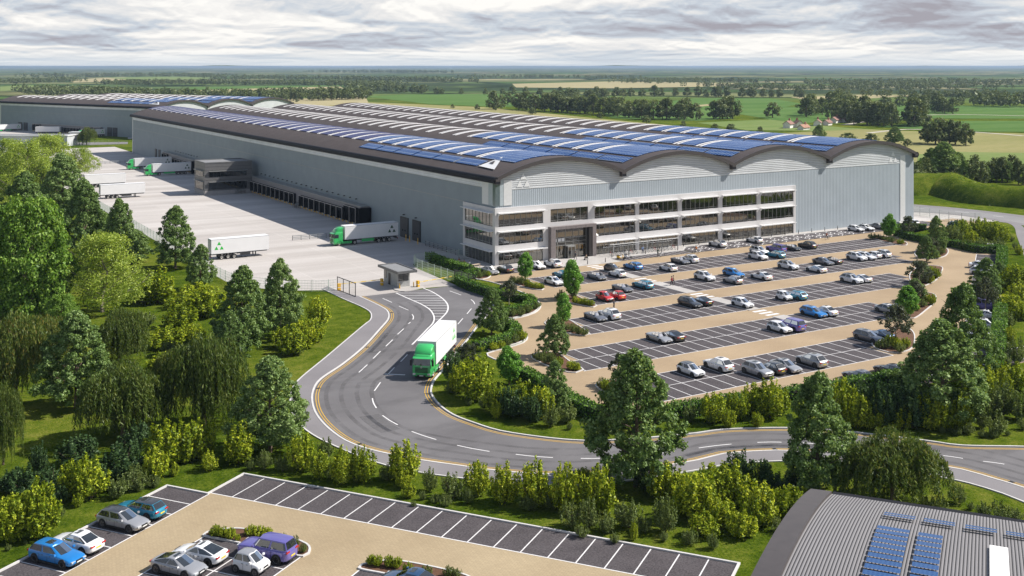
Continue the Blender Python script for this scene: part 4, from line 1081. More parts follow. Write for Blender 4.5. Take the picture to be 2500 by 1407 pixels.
def car_meshes(model, roofcol):
    p = MODELS[model]; L, W, H = p['L'], p['W'], p['H']; hwm = W/2; cab = p['cab']
    X = lambda f: (f-.5)*L
    ms = {}
    # body shell
    b = MB(); rings = []
    st = [0, .012, .03, .06, .10, .16, .22, .3, .4, .5, .6, .66, .72, .78, .84, .90, .94, .97, .988, 1]
    for f in st:
        e = min(f, 1-f); k = 1 - .34*max(0, 1-e/.075)**2 - .02*max(0, 1-e/.25)
        zt = pl(p['top'], f); zb = .19 + .16*max(0, 1-e/.05)
        if model == 'convertible' and .26 < f < .62: pass
        rings.append(ring(X(f), hwm*k, zb, zt, .045 if f > .7 or f < .1 else .015))
    b.loft(rings, None); ms['body'] = b
    sl = MB()
    for f in ((.30, .485, .66) if L > 4 else (.42, .72)):
        zt = pl(p['top'], f)
        for s in (-1, 1): sl.add([(X(f)+dx, s*(hwm*yk+.006), z) for dx in (-.012, .012) for z, yk in ((.36, .985), (.19+(zt-.19)*.45, 1.0), (zt-.12, .985))], [(0,3,4,1),(1,4,5,2),(1,4,3,0),(2,5,4,1)], M['trimblack'])
    for s in (-1, 1):
        for f in (.36, .53): sl.box(X(f), X(f)+.16, *sorted((s*hwm*.992, s*(hwm+.018))), pl(p['top'], f)-.17, pl(p['top'], f)-.14, M['trimblack'])
    ms['door_seams'] = sl
    # openings: wheel arches and lower sills
    t = MB()
    for f in p['wb']:
        for s in (-1, 1):
            t.cyl((X(f), s*(hwm-.12), p['r']), (X(f), s*(hwm+.006), p['r']), p['r']+.055, n=18, m=M['trimblack'])
    t.box(X(.24), X(.76), -hwm*.985, hwm*.985, .16, .27, M['trimblack'])
    t.box(X(.97), X(1)+.012, -hwm*.52, hwm*.52, .27, .42, M['trimblack'])
    t.box(X(0)-.012, X(.03), -hwm*.52, hwm*.52, .25, .36, M['trimblack'])
    ms['trim'] = t
    g_ = MB(); zg = pl(p['top'], 1); g_.box(X(.985), X(1)+.016, -hwm*.36, hwm*.36, zg-.07, zg+.08, M['trimblack']); ms['grille'] = g_
    # lamps
    for nm, f0, f1, m, yy, zz in (('headlight', .945, .992, 'lamp_clear', (.42, .80), -.02), ('tail_light', .006, .03, 'lamp_red', (.40, .84), -.03)):
        z0 = pl(p['top'], .97 if nm == 'headlight' else .02) + zz
        for s in (-1, 1):
            q = MB(); a, c = sorted((s*hwm*yy[0], s*hwm*yy[1])); q.box(X(f0), X(f1)+.0, a, c, z0-.13, z0-.01, M[m]); ms[(nm, s)] = q
    q = MB(); q.box(X(0)-.02, X(0)+.01, -.26, .26, .55, .66, M['plate_y']); ms['rear_plate'] = q
    q = MB(); q.box(X(1)-.01, X(1)+.022, -.26, .26, .43, .52, M['plate_w']); ms['front_plate'] = q
    if cab:
        zb = pl(p['top'], .5) - .03; wb_, wt = hwm*.93, hwm*.70
        rb, rt, ft, fb = (X(f) for f in cab); ins = .05
        zr = pl(p['top'], cab[0]+.03)-.03; zf = pl(p['top'], cab[3])-.01
        base = [(rb, wb_*.80, zr), (rb+.22, wb_*.97, zb), ((rb+fb)/2, wb_, zb), (fb-.42, wb_*.985, zb), (fb, wb_*.72, zf), (fb+.10, 0, zf+.01)]
        topr = [(rt, wt*.86, H-.075), (rt+.16, wt*.97, H-.045), ((rt+ft)/2, wt, H-.02), (ft-.22, wt*.98, H-.035), (ft, wt*.86, H-.065), (ft+.09, 0, H-.06)]
        mir = lambda P: P + [(x, -y, z) for x, y, z in reversed(P[:-1])]
        base = mir(base) ; topr = mir(topr)
        b = MB(); n = len(base)
        b.add(base + topr, [(i, (i+1) % n, n+(i+1) % n, n+i) for i in range(n)], None); ms['cabin'] = b
        # roof skin
        b = MB(); mid = [(x, y*.55, z+.035) for x, y, z in topr]; cen = [(x*.6 + .4*(rt+ft)/2, y*.2, H) for x, y, z in topr]
        b.add(topr + mid + cen, [(i, (i+1) % n, n+(i+1) % n, n+i) for i in range(n)] + [(n+i, n+(i+1) % n, 2*n+(i+1) % n, 2*n+i) for i in range(n)] + [tuple(range(2*n, 3*n))], None)
        ms['roof'] = b
        if model in ('estate', 'saloon', 'coupe', 'suv'):
            q = MB(); xa, xb = (rt+ft)/2 - .05, ft - .12; zz = lambda x: H + .022 - .055*max(0, (x-(rt+ft)/2)/(ft-(rt+ft)/2))**2
            q.add([(x, y*wt*.56, zz(x)) for x in (xa, (xa+xb)/2, xb) for y in (-1, 1)], [(0,2,3,1),(2,4,5,3)], M['glasscar']); ms['sunroof'] = q
        # panes set just proud of the shell
        def pane(i0, i1, u0, u1, v0=.10, v1=.90, off=.012):
            P = [Vector(base[i0]), Vector(base[i1]), Vector(topr[i1]), Vector(topr[i0])]
            f = lambda u, v: (P[0].lerp(P[1], u)).lerp(P[3].lerp(P[2], u), v)
            nn = (P[1]-P[0]).cross(P[3]-P[0]).normalized()
            c = (P[0]+P[1]+P[2]+P[3])/4
            if nn.dot(c - Vector(((rb+fb)/2, 0, (zb+H)/2))) < 0: nn = -nn
            return [f(u, v)+nn*off for u, v in ((u0,v0),(u1,v0),(u1,v1),(u0,v1))]
        q = MB()
        for A in (pane(4, 5, .10, 1.0, .06, .95), pane(6, 5, .10, 1.0, .06, .95)): q.add(A, [(0,1,2,3)], M['glasscar'])
        ms['windscreen'] = q
        q = MB(); A0 = [Vector(v) for v in (base[0], base[n-1], topr[n-1], topr[0])]
        f = lambda u, v: (A0[0].lerp(A0[1], u)).lerp(A0[3].lerp(A0[2], u), v)
        nn = Vector((-1, 0, .6)).normalized()
        q.add([f(u, v)+nn*.02 for u, v in ((.03,.16),(.97,.16),(.96,.96),(.04,.96))], [(0,1,2,3)], M['glasscar']); ms['rear_window'] = q
        for s in (1, -1):
            idx = (lambda i: i) if s > 0 else (lambda i: (n - 1 - i + 0) % n)
            k = (lambda i: i if s > 0 else n - 1 - i)
            q = MB()
            for i0, i1, u0, u1 in ((0, 1, .35, 1.0), (1, 2, .0, .90), (2, 3, .04, 1.0), (3, 4, .0, .34)):
                q.add(pane(k(i0), k(i1), u0, u1, .12, .86), [(0,1,2,3)], M['glasscar'])
            ms[('side_window', s)] = q
    else:
        # open top: dark well, seats and a raked windscreen
        q = MB(); zt = pl(p['top'], .5)+.028
        q.box(X(.28), X(.64), -hwm*.76, hwm*.76, zt-.09, zt+.004, M['interior'])
        ms['interior'] = q
        for s in (-1, 1):
            for f in (.33, .47):
                q = MB(); w = .24; y = s*.36
                q.box(X(f)-.02, X(f)+.38, y-w, y+w, zt-.05, zt+.04, M['seat']); q.box(X(f)-.14, X(f)+.0, y-w, y+w, zt-.02, zt+.30 if f > .4 else zt+.20, M['seat'])
                ms[('seat', s, f)] = q
        q = MB(); x0, x1 = X(.70), X(.62); A = [(x0,-hwm*.82,zt-.03),(x0+.12,0,zt),(x0,hwm*.82,zt-.03),(x1,hwm*.64,H),(x1+.09,0,H+.02),(x1,-hwm*.64,H)]
        q.add(A, [(0,1,4,5),(1,2,3,4),(5,4,1,0),(4,3,2,1)], M['glasscar']); ms['windscreen'] = q
        q = MB(); q.tube([A[0], A[5], A[4], A[3], A[2]], .03, 5, None); ms['screen_frame'] = q
    for s in (-1, 1):
        q = MB(); xm = X((cab[3] if cab else .68))-.32; zm = pl(p['top'], .62)+.10
        q.box(xm-.07, xm+.07, *sorted((s*(hwm*.97), s*(hwm+.16))), zm-.08, zm+.06); ms[('wing_mirror', s)] = q
    w = MB(); r = p['r']
    prof = [(r*.62, -.11), (r*.95, -.11), (r, -.07), (r, .07), (r*.95, .11), (r*.66, .11)]
    N = 20
    w.loft([[(rr*math.cos(2*math.pi*i/N), yy, rr*math.sin(2*math.pi*i/N)) for rr, yy in prof] for i in range(N+1)], M['tyre'], cap=False)
    ms['tyre'] = w
    w = MB()
    w.add([(0, .10, 0)] + [(r*.66*math.cos(2*math.pi*i/N), .075, r*.66*math.sin(2*math.pi*i/N)) for i in range(N)], [(0, 1+(i+1) % N, 1+i) for i in range(N)], M['trimblack'])
    for i in range(5):
        a = 2*math.pi*i/5
        for d in (-.2, .2):
            ca, sa = math.cos(a+d), math.sin(a+d); cb, sb = math.cos(a+d*.7), math.sin(a+d*.7)
            px_, pz_ = -sa*.03, ca*.03
            w.add([(cb*.06-px_, .115, sb*.06-pz_), (cb*.06+px_, .115, sb*.06+pz_), (ca*r*.66+px_, .10, sa*r*.66+pz_), (ca*r*.66-px_, .10, sa*r*.66-pz_)], [(0,1,2,3),(3,2,1,0)], M['rim'])
    w.loft([[(rr*math.cos(2*math.pi*i/N), yy, rr*math.sin(2*math.pi*i/N)) for rr, yy in ((r*.6,.09),(r*.66,.118),(r*.72,.10))] for i in range(N+1)], M['rim'], cap=False, closed=False)
    ms['rim'] = w
    for k, m_ in ms.items():
        me = m_.mesh(k if isinstance(k, str) else k[0], 38)
        if k == 'body':   # rounder bodywork
            tmp = bpy.data.objects.new('body', me); col.objects.link(tmp); tmp.modifiers.new('s', 'SUBSURF').levels = 1
            me = bpy.data.meshes.new_from_object(tmp.evaluated_get(bpy.context.evaluated_depsgraph_get())); bpy.data.objects.remove(tmp)
            me.polygons.foreach_set('use_smooth', [True]*len(me.polygons)); me.name = 'body'
        ms[k] = me
    return ms
PAINTED = {'body', 'cabin', 'roof', 'screen_frame', 'wing_mirror'}
PMESH = {}
def make_car(model, colr, loc, rz, roof=None):
    if model not in CARMESH: CARMESH[model] = car_meshes(model, roof)
    ms = CARMESH[model]; p = MODELS[model]
    nm = model.replace(' ', '_'); nm = {'suv': 'sport_utility_car', 'big_suv': 'large_utility_car', 'coupe': 'sports_coupe', 'hatchback': 'hatchback_car', 'saloon': 'saloon_car', 'estate': 'estate_car', 'convertible': 'convertible_car', 'small_hatchback': 'small_hatchback_car'}.get(nm, nm)
    o = empty(nm, (loc[0], loc[1], loc[2] if len(loc) > 2 else .022), rz)
    def part(key, parent=o, name=None):
        k0 = key if isinstance(key, str) else key[0]; me = ms[key]
        if k0 in PAINTED:
            c = colr if not (k0 == 'roof' and roof) else roof
            pk = (model, key, c)
            if pk not in PMESH:
                m2 = me.copy(); m2.materials.clear(); m2.materials.append(PAINT.get(c) or M[c]); PMESH[pk] = m2
            me = PMESH[pk]
        return link(name or k0, me, parent)
    for key in ms:
        if key in ('tyre', 'rim'): continue
        if key == 'cabin': part(key, name='cabin_shell'); continue
        if key == 'trim': part(key, name='lower_trim'); continue
        part(key)
    X = lambda f: (f-.5)*p['L']
    for f in p['wb']:
        for s in (1, -1):
            w = empty('wheel', (X(f), s*(p['W']/2-.09), p['r']), 0 if s > 0 else math.pi); w.parent = o
            part('tyre', w); part('rim', w)
    return o

# ------------------------------------------------------------------ parked cars
S_, N_ = -math.pi/2, math.pi/2
CARS = []   # (row, u, v, model, colour, heading, roof)
def C(row, lst):
    for u, v, m, c, h, *r_ in lst: CARS.append((row, u, v, m, c, h, r_[0] if r_ else None))
C('front bays by the offices', [(1203,663,'saloon','silver','S'),(1228,660,'hatchback','bronze','N','dark grey'),(1306,649,'saloon','white','S'),(1329,645,'suv','white','N'),(1723.6,600,'suv','white','N','dark grey'),(1812,590,'hatchback','white','N'),
    (2077,560,'hatchback','white','S'),(2103,558,'saloon','white','S'),(2133,557,'saloon','grey','S'),(2152,553,'suv','silver','N'),(2200,548,'hatchback','white','N')])
C('first double row', [(1464,655,'hatchback','bronze','S','dark grey'),(1525,654,'estate','blue','N'),(1641,641,'convertible','grey','S'),(1670,636,'suv','white','N'),(1832,613,'suv','white','S','dark grey'),(1868,610,'big suv','purple','N'),(1922,607,'convertible','dark grey','S'),(1951,604,'suv','dark grey','N'),
    (1351,689,'saloon','white','S'),(1376,684,'saloon','teal','N'),(1459,678,'convertible','grey','S'),(1489,673,'hatchback','white','N'),(1610,658,'hatchback','white','N'),(1837,629,'suv','white','S'),(1872,626,'estate','teal','N')])
C('second double row', [(1996,641,'saloon','grey','S'),(2026,639,'convertible','dark grey','N'),(2059,631,'suv','white','S'),(2090,629,'estate','white','S'),(2112,627,'hatchback','white','N'),(2130,625,'suv','white','N'),(1950,660,'suv','white','S','dark grey'),(1986,659,'coupe','white','N'),
    (1742,689,'suv','white','S'),(1778,688,'hatchback','silver','N'),(1815,679,'estate','blue','S'),(1849,677,'saloon','white','N'),(1516,705,'convertible','grey','S'),(1550,701,'estate','teal','N'),(1446,730,'small hatchback','red','S'),(1479,727,'small hatchback','red','N')])
C('third double row', [(2064,684,'suv','white','S','dark grey'),(2095,682,'coupe','white','N'),(1654,743,'estate','dark grey','S'),(1692,741,'coupe','dark grey','N'),(1786,744,'hatchback','white','S'),(1893,728,'city car','white','S'),(1928,727,'estate','teal','N'),(1451,775,'convertible','grey','S'),(1485,771,'suv','white','N')])
C('fourth double row', [(1951,765,'estate','blue','S'),(1988,764,'saloon','white','N'),(2137,760,'saloon','silver','S'),(2172,755,'saloon','white','N'),(1601,826,'convertible','silver','S'),(1638,822,'coupe','bronze','N'),(1871,805,'hatchback','white','S'),(1905,800,'big suv','purple','N')])
C('last double row', [(1678,904,'hatchback','white','S','dark grey'),(1721,898,'suv','white','N'),(1812,910,'suv','silver','S'),(1857,909,'hatchback','dark grey','N'),(1911,895,'saloon','silver','S'),(1951,886,'suv','silver','N'),(2091,829,'estate','grey','S'),(2130,824,'coupe','navy','N')])
C('hedge bays at the south edge', [(2101,931,'saloon','grey','N'),(2174,915,'saloon','dark grey','N')])
def snap(u, v):
    x, y = at(u, v)
    rows = [(-6.5, 0, 3.6, 1.95)] + [(ym + s*DEEP/2, ym, PITCH, 15.3) for ym, *_ in MODS for s in (1, -1)]
    yc = min((r_[0] for r_ in rows), key=lambda a: abs(a-y))
    if abs(yc - y) > 6.5: return x, y
    if yc == -6.5:
        x0, w = (2.1, 3.6) if x < 12 else ((46.6, 3.65) if x < 104 else (105.7, 2.4))
        yc = -6.6 if x < 12 else -5.4
    else: x0, w = (15.3 - 1.2, 2.4) if x < 16.5 else (17.8 + 1.2, 2.4)
    return x0 + round((x-x0)/w)*w, yc
placed = []; taken = set()
for row, u, v, m, c, h, rf in CARS:
    x, y = snap(u, v)
    key = (round(x*2), round(y*2))
    while key in taken:
        x += 2.4; key = (round(x*2), round(y*2))
    taken.add(key)
    o = make_car(m, c, (x + random.uniform(-.12,.12), y + random.uniform(-.2,.2)), (S_ if h == 'S' else N_) + random.uniform(-.015,.015), rf)
    placed.append((o, row, m, c, h, rf, u))
EASTH = math.atan2(at(2371,703)[1]-at(2384,621)[1], at(2371,703)[0]-at(2384,621)[0]) + math.pi/2
for u, v, m, c, rf in ((2412,617,'saloon','white',None),(2425,612,'hatchback','white',None),(2396,655,'saloon','white',None),(2398,671,'suv','white',None),(2410,757,'big suv','purple',None),(2412,778,'coupe','white',None),(2408,805,'suv','white',None),(2402,828,'saloon','white',None)):
    o = make_car(m, c, at(u, v), EASTH + random.uniform(-.02,.02), rf); placed.append((o, 'bays along the east hedge', m, c, 'E', rf, u))
for x, y, m, c in ((at(2325,556)[0],at(2325,556)[1],'hatchback','navy'),):
    o = make_car(m, c, (x, y), R(200)); placed.append((o, 'corner bays past the offices', m, c, 'W', None, 0))
for s, t_, m, c, h, rf in ((-2.25,-21.3,'estate','blue',1,None),(-2.5,-18.9,'saloon','white',-1,None),(-2.2,-13.98,'estate','silver',1,'dark grey'),(-2.5,-11.5,'estate','teal',-1,'dark grey'),
      (8.2,-16.45,'coupe','white',-1,None),(8.1,-18.9,'coupe','silver',1,None),(13.2,-16.4,'city car','white',1,'silver'),(12.9,-13.9,'big suv','purple',-1,None),(28.2,-13.95,'saloon','navy',-1,None)):
    if s > 20: s = 26.2
    o = make_car(m, c, lo(s, t_), LROT + (0 if h > 0 else math.pi) + random.uniform(-.02,.02), rf); placed.append((o, 'lower car park', m, c, 'S' if h > 0 else 'N', rf, uv(*lo(s, t_))[0]))
# labels: look first, then row, then neighbour, then order along the row
def car_label():
    NAME = {'suv': 'crossover', 'big suv': 'boxy utility car', 'coupe': 'sloping coupe', 'hatchback': 'hatchback', 'saloon': 'saloon', 'estate': 'estate car', 'city car': 'tiny two seat car', 'small hatchback': 'small rounded car', 'convertible': 'open top convertible'}
    FACE = {'S': 'nose out', 'N': 'tail out', 'E': 'nose to the hedge', 'W': 'nose to the offices'}
    look = lambda p: ('dark roofed ' if p[5] == 'dark grey' else '') + f"{p[3]} {NAME[p[2]]}"
    base = [f"{look(p)} parked {FACE[p[4]]} in the {p[1]}" for p in placed]
    for i, p in enumerate(placed):
        lab = base[i]
        same = [j for j in range(len(placed)) if base[j] == lab]
        if len(same) > 1:
            same.sort(key=lambda j: uv(placed[j][0].location.x, placed[j][0].location.y)[0]); k = same.index(i)
            order = ['leftmost', 'second from left', 'third from left', 'fourth from left', 'fifth from left', 'sixth from left'][k]
            short = p[1].replace('hedge bays at the south edge', 'south hedge bays').replace('bays along the east hedge', 'east hedge bays').replace('front bays by the offices', 'office front bays')
            lab = f"{order} of the {look(p)}s {FACE[p[4]]}, {short}".replace(' of the ', ' ' if len(look(p).split()) > 4 else ' of the ')
        tag(p[0], lab, 'car', 'cars parked in marked bays')
car_label()

# ------------------------------------------------------------------ lorries and trailers
M['lorry_green'] = paint('lorry_green_paint', (.045,.44,.115)); M['trailer_white'] = plain('white_trailer_side', (.74,.73,.72), .4, 0, .03, .5); M['logo_dark'] = plain('dark_green_emblem', (.008,.06,.018), .5); M['logo_green'] = plain('bright_green_emblem', (.02,.42,.04), .5)
M['chassis'] = plain('dark_chassis', (.022,.022,.024), .6)
def wheel(parent, x, y, s, r=.5, rimm='rim_lorry'):
    if 'lw' not in CARMESH:
        N = 20; w = MB()
        prof = [(.30,-.15),(.47,-.15),(.5,-.1),(.5,.1),(.47,.15),(.32,.15)]
        w.loft([[(a*math.cos(2*math.pi*i/N), q, a*math.sin(2*math.pi*i/N)) for a, q in prof] for i in range(N+1)], M['tyre'], cap=False)
        q = MB(); prof = [(.33,.14),(.26,.07),(.12,.09),(.10,.17),(.0,.175)]
        q.loft([[(a*math.cos(2*math.pi*i/N), c, a*math.sin(2*math.pi*i/N)) for a, c in prof] for i in range(N+1)], M['rim_lorry'], cap=False, closed=False)
        CARMESH['lw'] = (w.mesh('tyre', 40), q.mesh('rim', 40))
    a, c = CARMESH['lw']
    w = empty('wheel', (x, y, r), 0 if s > 0 else math.pi); w.parent = parent
    link('tyre', a, w); link('rim', c, w)
def trailer_parts(o, x0, L, m_logo, logo_at='rear', skirt=True):
    """box body from x0 (front) backwards"""
    b = MB(); x1 = x0 - L
    b.box(x1, x0, -1.27, 1.27, 1.25, 4.25, M['trailer_white']); o2 = b.build('trailer_box', o)
    b = MB(); b.box(x1-.03, x1, -1.22, 1.22, 1.3, 4.2, M['trailer_white'])
    for y in (-.9, -.3, .3, .9): b.box(x1-.06, x1-.03, y-.02, y+.02, 1.3, 4.2, M['steel'])
    b.build('end_doors', o2)
    b = MB()
    for z in (1.25, 4.19):
        for y in (-1.285, 1.27): b.box(x1, x0, y, y+.015, z, z+.06, M['steel'])
    b.build('edge_trim', o2)
    b = MB(); b.box(x1+.1, x0-.2, -.5, .5, .95, 1.25, M['chassis']); b.box(x1, x1+.15, -1.2, 1.2, .5, .65, M['chassis']); b.box(x1+.02, x1+.1, -.6, .6, .65, 1.0, M['chassis']); b.build('chassis', o)
    for s in (-1, 1):
        for i in range(3): wheel(o, x1 + 2.2 + i*1.32, s*1.08, s)
        b = MB(); y = s*1.18
        b.box(x1+6.0, x0-4.0, *sorted((y, y+s*.05)), .55, 1.2, M['lorry_green'] if skirt else M['chassis']); b.build('side_skirt', o)
        b = MB(); b.box(x0-2.9, x0-2.7, s*.9-.08, s*.9+.08, .25, 1.0, M['chassis']); b.box(x0-3.0, x0-2.6, s*.9-.15, s*.9+.15, .18, .25, M['chassis']); b.build('landing_leg', o)
        b = MB(); b.box(x1-.02, x1+.02, *sorted((s*.8, s*1.15)), .68, .85, M['lamp_red']); b.build('tail_light', o)
        if m_logo is None: continue
        cx = x1 + 1.6
        q = MB()
        for tri in emblem_tris(2.0, 1.75, .2):
            a = [(cx + (x if s < 0 else -x), s*1.275, 2.1+z) for x, z in tri]; c = [(p[0], s*1.288, p[2]) for p in a]
            q.add(a + c, [(3,4,5) if s < 0 else (5,4,3),(0,1,4,3),(1,2,5,4),(2,0,3,5)], m_logo)
        q.build('emblem', o2)
    return o2
def tractor_parts(o):
    """cab front at x=0, facing +x"""
    b = MB(); G = M['lorry_green']; rings = []
    for z, xf, hw in ((.42, -.10, 1.18), (.55, -.02, 1.23), (1.2, .0, 1.25), (1.55, -.02, 1.25), (1.75, -.06, 1.25), (2.75, -.34, 1.22), (2.95, -.45, 1.20), (3.08, -.62, 1.14)):
        xb = -2.25
        rings.append([(xb, -hw, z), (xf-.28, -hw, z), (xf-.08, -hw*.92, z), (xf, -hw*.6, z), (xf+.03, 0, z), (xf, hw*.6, z), (xf-.08, hw*.92, z), (xf-.28, hw, z), (xb, hw, z)])
    b.loft(rings, G); cabo = b.build('cab', o, 42)
    b = MB(); rings = []
    for x, z, hw in ((-.62, 3.06, 1.02), (-.8, 3.42, 1.06), (-1.15, 3.78, 1.10), (-1.7, 4.0, 1.12), (-2.25, 4.08, 1.12)):
        rings.append([(x, -hw, 3.02), (x, -hw, max(3.04, z-.18)), (x, -hw*.8, z), (x, hw*.8, z), (x, hw, max(3.04, z-.18)), (x, hw, 3.02)])
    b.loft(rings, G); b.build('roof_deflector', o, 42)
    b = MB(); b.add([(-.36,-1.16,2.86), (-.32,-.6,2.88), (-.30,0,2.88), (-.32,.6,2.88), (-.36,1.16,2.86), (-.02,-1.16,2.70), (.10,-.6,2.72), (.13,0,2.72), (.10,.6,2.72), (-.02,1.16,2.70)], [(i,i+1,i+6,i+5) for i in range(4)] + [(i+5,i+6,i+1,i) for i in range(4)], M['lorry_green']); b.build('sun_visor', o)
    b = MB(); zz = ((1.82, -.065), (2.66, -.30))
    pts = []
    for z, xf in zz: pts += [(xf-.085, -1.12, z), (xf+.02, -.74, z), (xf+.05, 0, z), (xf+.02, .74, z), (xf-.085, 1.12, z)]
    b.add(pts, [(i, i+1, i+6, i+5) for i in range(4)], M['glasscar']); b.build('windscreen', o)
    for s in (-1, 1):
        b = MB(); y0, y1 = sorted((s*1.235, s*1.262)); b.box(-1.25, -.42, y0, y1, 1.75, 2.55, M['glasscar']); b.build('side_window', o)
        b = MB(); y0, y1 = sorted((s*1.25, s*1.258)); b.box(-1.42, -.28, y0, y1, .78, 1.7, M['lorry_green']); dr = b.build('door', o)
        b = MB(); y0, y1 = sorted((s*1.258, s*1.28)); b.box(-1.38, -1.18, y0, y1, 1.5, 1.56, M['trimblack']); b.build('door_handle', dr)
        b = MB(); y0, y1 = sorted((s*1.3, s*1.55)); b.box(-.28, -.12, y0, y1, 1.75, 2.5, M['trimblack']); b.tube([(-.25, s*1.2, 2.5), (-.2, s*1.42, 2.5)], .025, 5, M['trimblack']); b.build('wing_mirror', o)
        b = MB(); y0, y1 = sorted((s*.78, s*1.14)); b.box(-.12, .02, y0, y1, .62, .84, M['lamp_clear']); b.build('headlight', o)
        wheel(o, -1.45, s*1.05, s); wheel(o, -5.15, s*1.02, s)
        b = MB(); y0, y1 = sorted((s*1.0, s*1.22)); b.box(-4.4, -2.25, y0, y1, .42, .95, M['lorry_green']); b.build('side_fairing', o)
        b = MB(); rings = []
        for i in range(11):
            a = math.pi*i/10; rings.append([(-1.45+.60*math.cos(a), y, .5+.60*math.sin(a)) for y in sorted((s*1.19, s*1.262))] + [(-1.45+.53*math.cos(a), y, .5+.53*math.sin(a)) for y in sorted((s*1.19, s*1.262), reverse=True)])
        b.loft(rings, M['trimblack']); b.build('wheel_arch', o)
    b = MB()
    for z in (.95, 1.12, 1.29, 1.46): b.box(-.02, .05, -.82, .82, z, z+.10, M['trimblack'])
    b.build('grille', o)
    b = MB(); b.cyl((.03, 0, 1.62), (.07, 0, 1.62), .13, n=16, m=M['steel']); b.build('badge', o)
    b = MB(); b.box(-.15, .06, -.55, .55, .45, .62, M['trimblack']); b.box(.05, .075, -.26, .26, .5, .61, M['plate_w']); b.build('bumper', o)
    b = MB(); b.box(-5.9, -2.2, -.45, .45, .6, .95, M['chassis']); b.box(-5.5, -3.6, -.6, .6, .95, 1.15, M['chassis']); b.build('chassis', o)
    b = MB(); b.box(-.9, -.35, -.7, .7, 1.6, 1.8, M['interior']); b.box(-1.5, -1.1, .3, .9, 1.6, 2.5, M['interior']); b.build('cab_interior', o)
def lorry(x, y, rz, label, L=12.9):
    o = empty('articulated_lorry', (x, y, .03), rz, label, 'lorry', 'green cabbed lorries with white trailers')
    tractor_parts(o); trailer_parts(o, -2.75, L, M['logo_dark'] if rz == math.pi else M['logo_green']); return o
lorry(-48.2, -64.3, math.atan2(-9.4, -8.1), 'green and white articulated lorry driving out along the bend of the access road', 11.9)
lorry(-19.2, 39.6, math.pi, 'green cabbed lorry backed up to the wall next to the tall roller doors', 13.0)
lorry(-19.8, 220.2, math.pi, 'green cabbed lorry docked right behind the dark transport office', 14.0)
lorry(-20.2, 248.2, math.pi, 'green cabbed lorry docked furthest down the long wall, past its twin', 14.0)
a2r = math.atan2(.376, .926)
for u, lab in ((262, 'distant green cabbed lorry docked behind the round willow'), (57, 'distant green cabbed lorry docked at the far end of the second warehouse')):
    p = o2 + a2*(wall_y(u) if u > 100 else wall_y(u)) - Vector((.926,.376))*18.5
    lorry(p.x, p.y, a2r + math.pi, lab, 13.5)
def trailer(x, y, rz, label, L=12.2, logo='logo_green'):
    o = empty('semi_trailer', (x, y, .02), rz, label, 'trailer', 'white trailers standing in the yard')
    trailer_parts(o, 0, L, M[logo] if logo else None, skirt=False)
trailer(-35.0, 36.2, 0, 'white trailer standing alone nearest the lawn fence with bright green emblem')
trailer(-33.8, 156.5, 0, 'white trailer parked in the yard opposite the transport office, nearer of the pair', 13, None)
trailer(-32.5, 190.5, 0, 'white trailer parked behind another in the yard, farther of the pair', 13, None)
trailer(-40.2, 268, 0, 'white trailer half hidden by trees deep in the yard', 13, None)
trailer(-43.5, 332, 0, 'white trailer behind trees at the very far end of the yard', 13, None)
p = Vector(at(89, 329))
p = Vector(at(147, 327)); trailer(p.x, p.y, R(-29), 'distant white trailer standing before the second warehouse docks', 14, None)
# ------------------------------------------------------------------ foliage
def leaf_mat(name, stops, trans=.3, gloss=.015):
    t = NT(name)
    g_ = t.n('ShaderNodeNewGeometry'); oi = t.n('ShaderNodeObjectInfo')
    k = t.math('ADD', t.math('MULTIPLY', g_.outputs['Random Per Island'], .8), t.math('MULTIPLY', oi.outputs['Random'], .2))
    c = t.ramp(k, stops)
    d = t.n('ShaderNodeBsdfDiffuse'); t.l(c, d.inputs['Color'])
    tr = t.n('ShaderNodeBsdfTranslucent'); t.l(t.mix(1.0, c, (1.25,1.2,.6), 'MULTIPLY'), tr.inputs['Color'])
    m1 = t.n('ShaderNodeMixShader'); m1.inputs['Fac'].default_value = trans; t.l(d.outputs[0], m1.inputs[1]); t.l(tr.outputs[0], m1.inputs[2])
    gl = t.n('ShaderNodeBsdfGlossy'); gl.inputs['Roughness'].default_value = .45; gl.inputs['Color'].default_value = (.8,.85,.8,1)
    m2 = t.n('ShaderNodeMixShader'); m2.inputs['Fac'].default_value = gloss; t.l(m1.outputs[0], m2.inputs[1]); t.l(gl.outputs[0], m2.inputs[2])
    t.l(m2.outputs[0], t.out.inputs['Surface']); return t.m
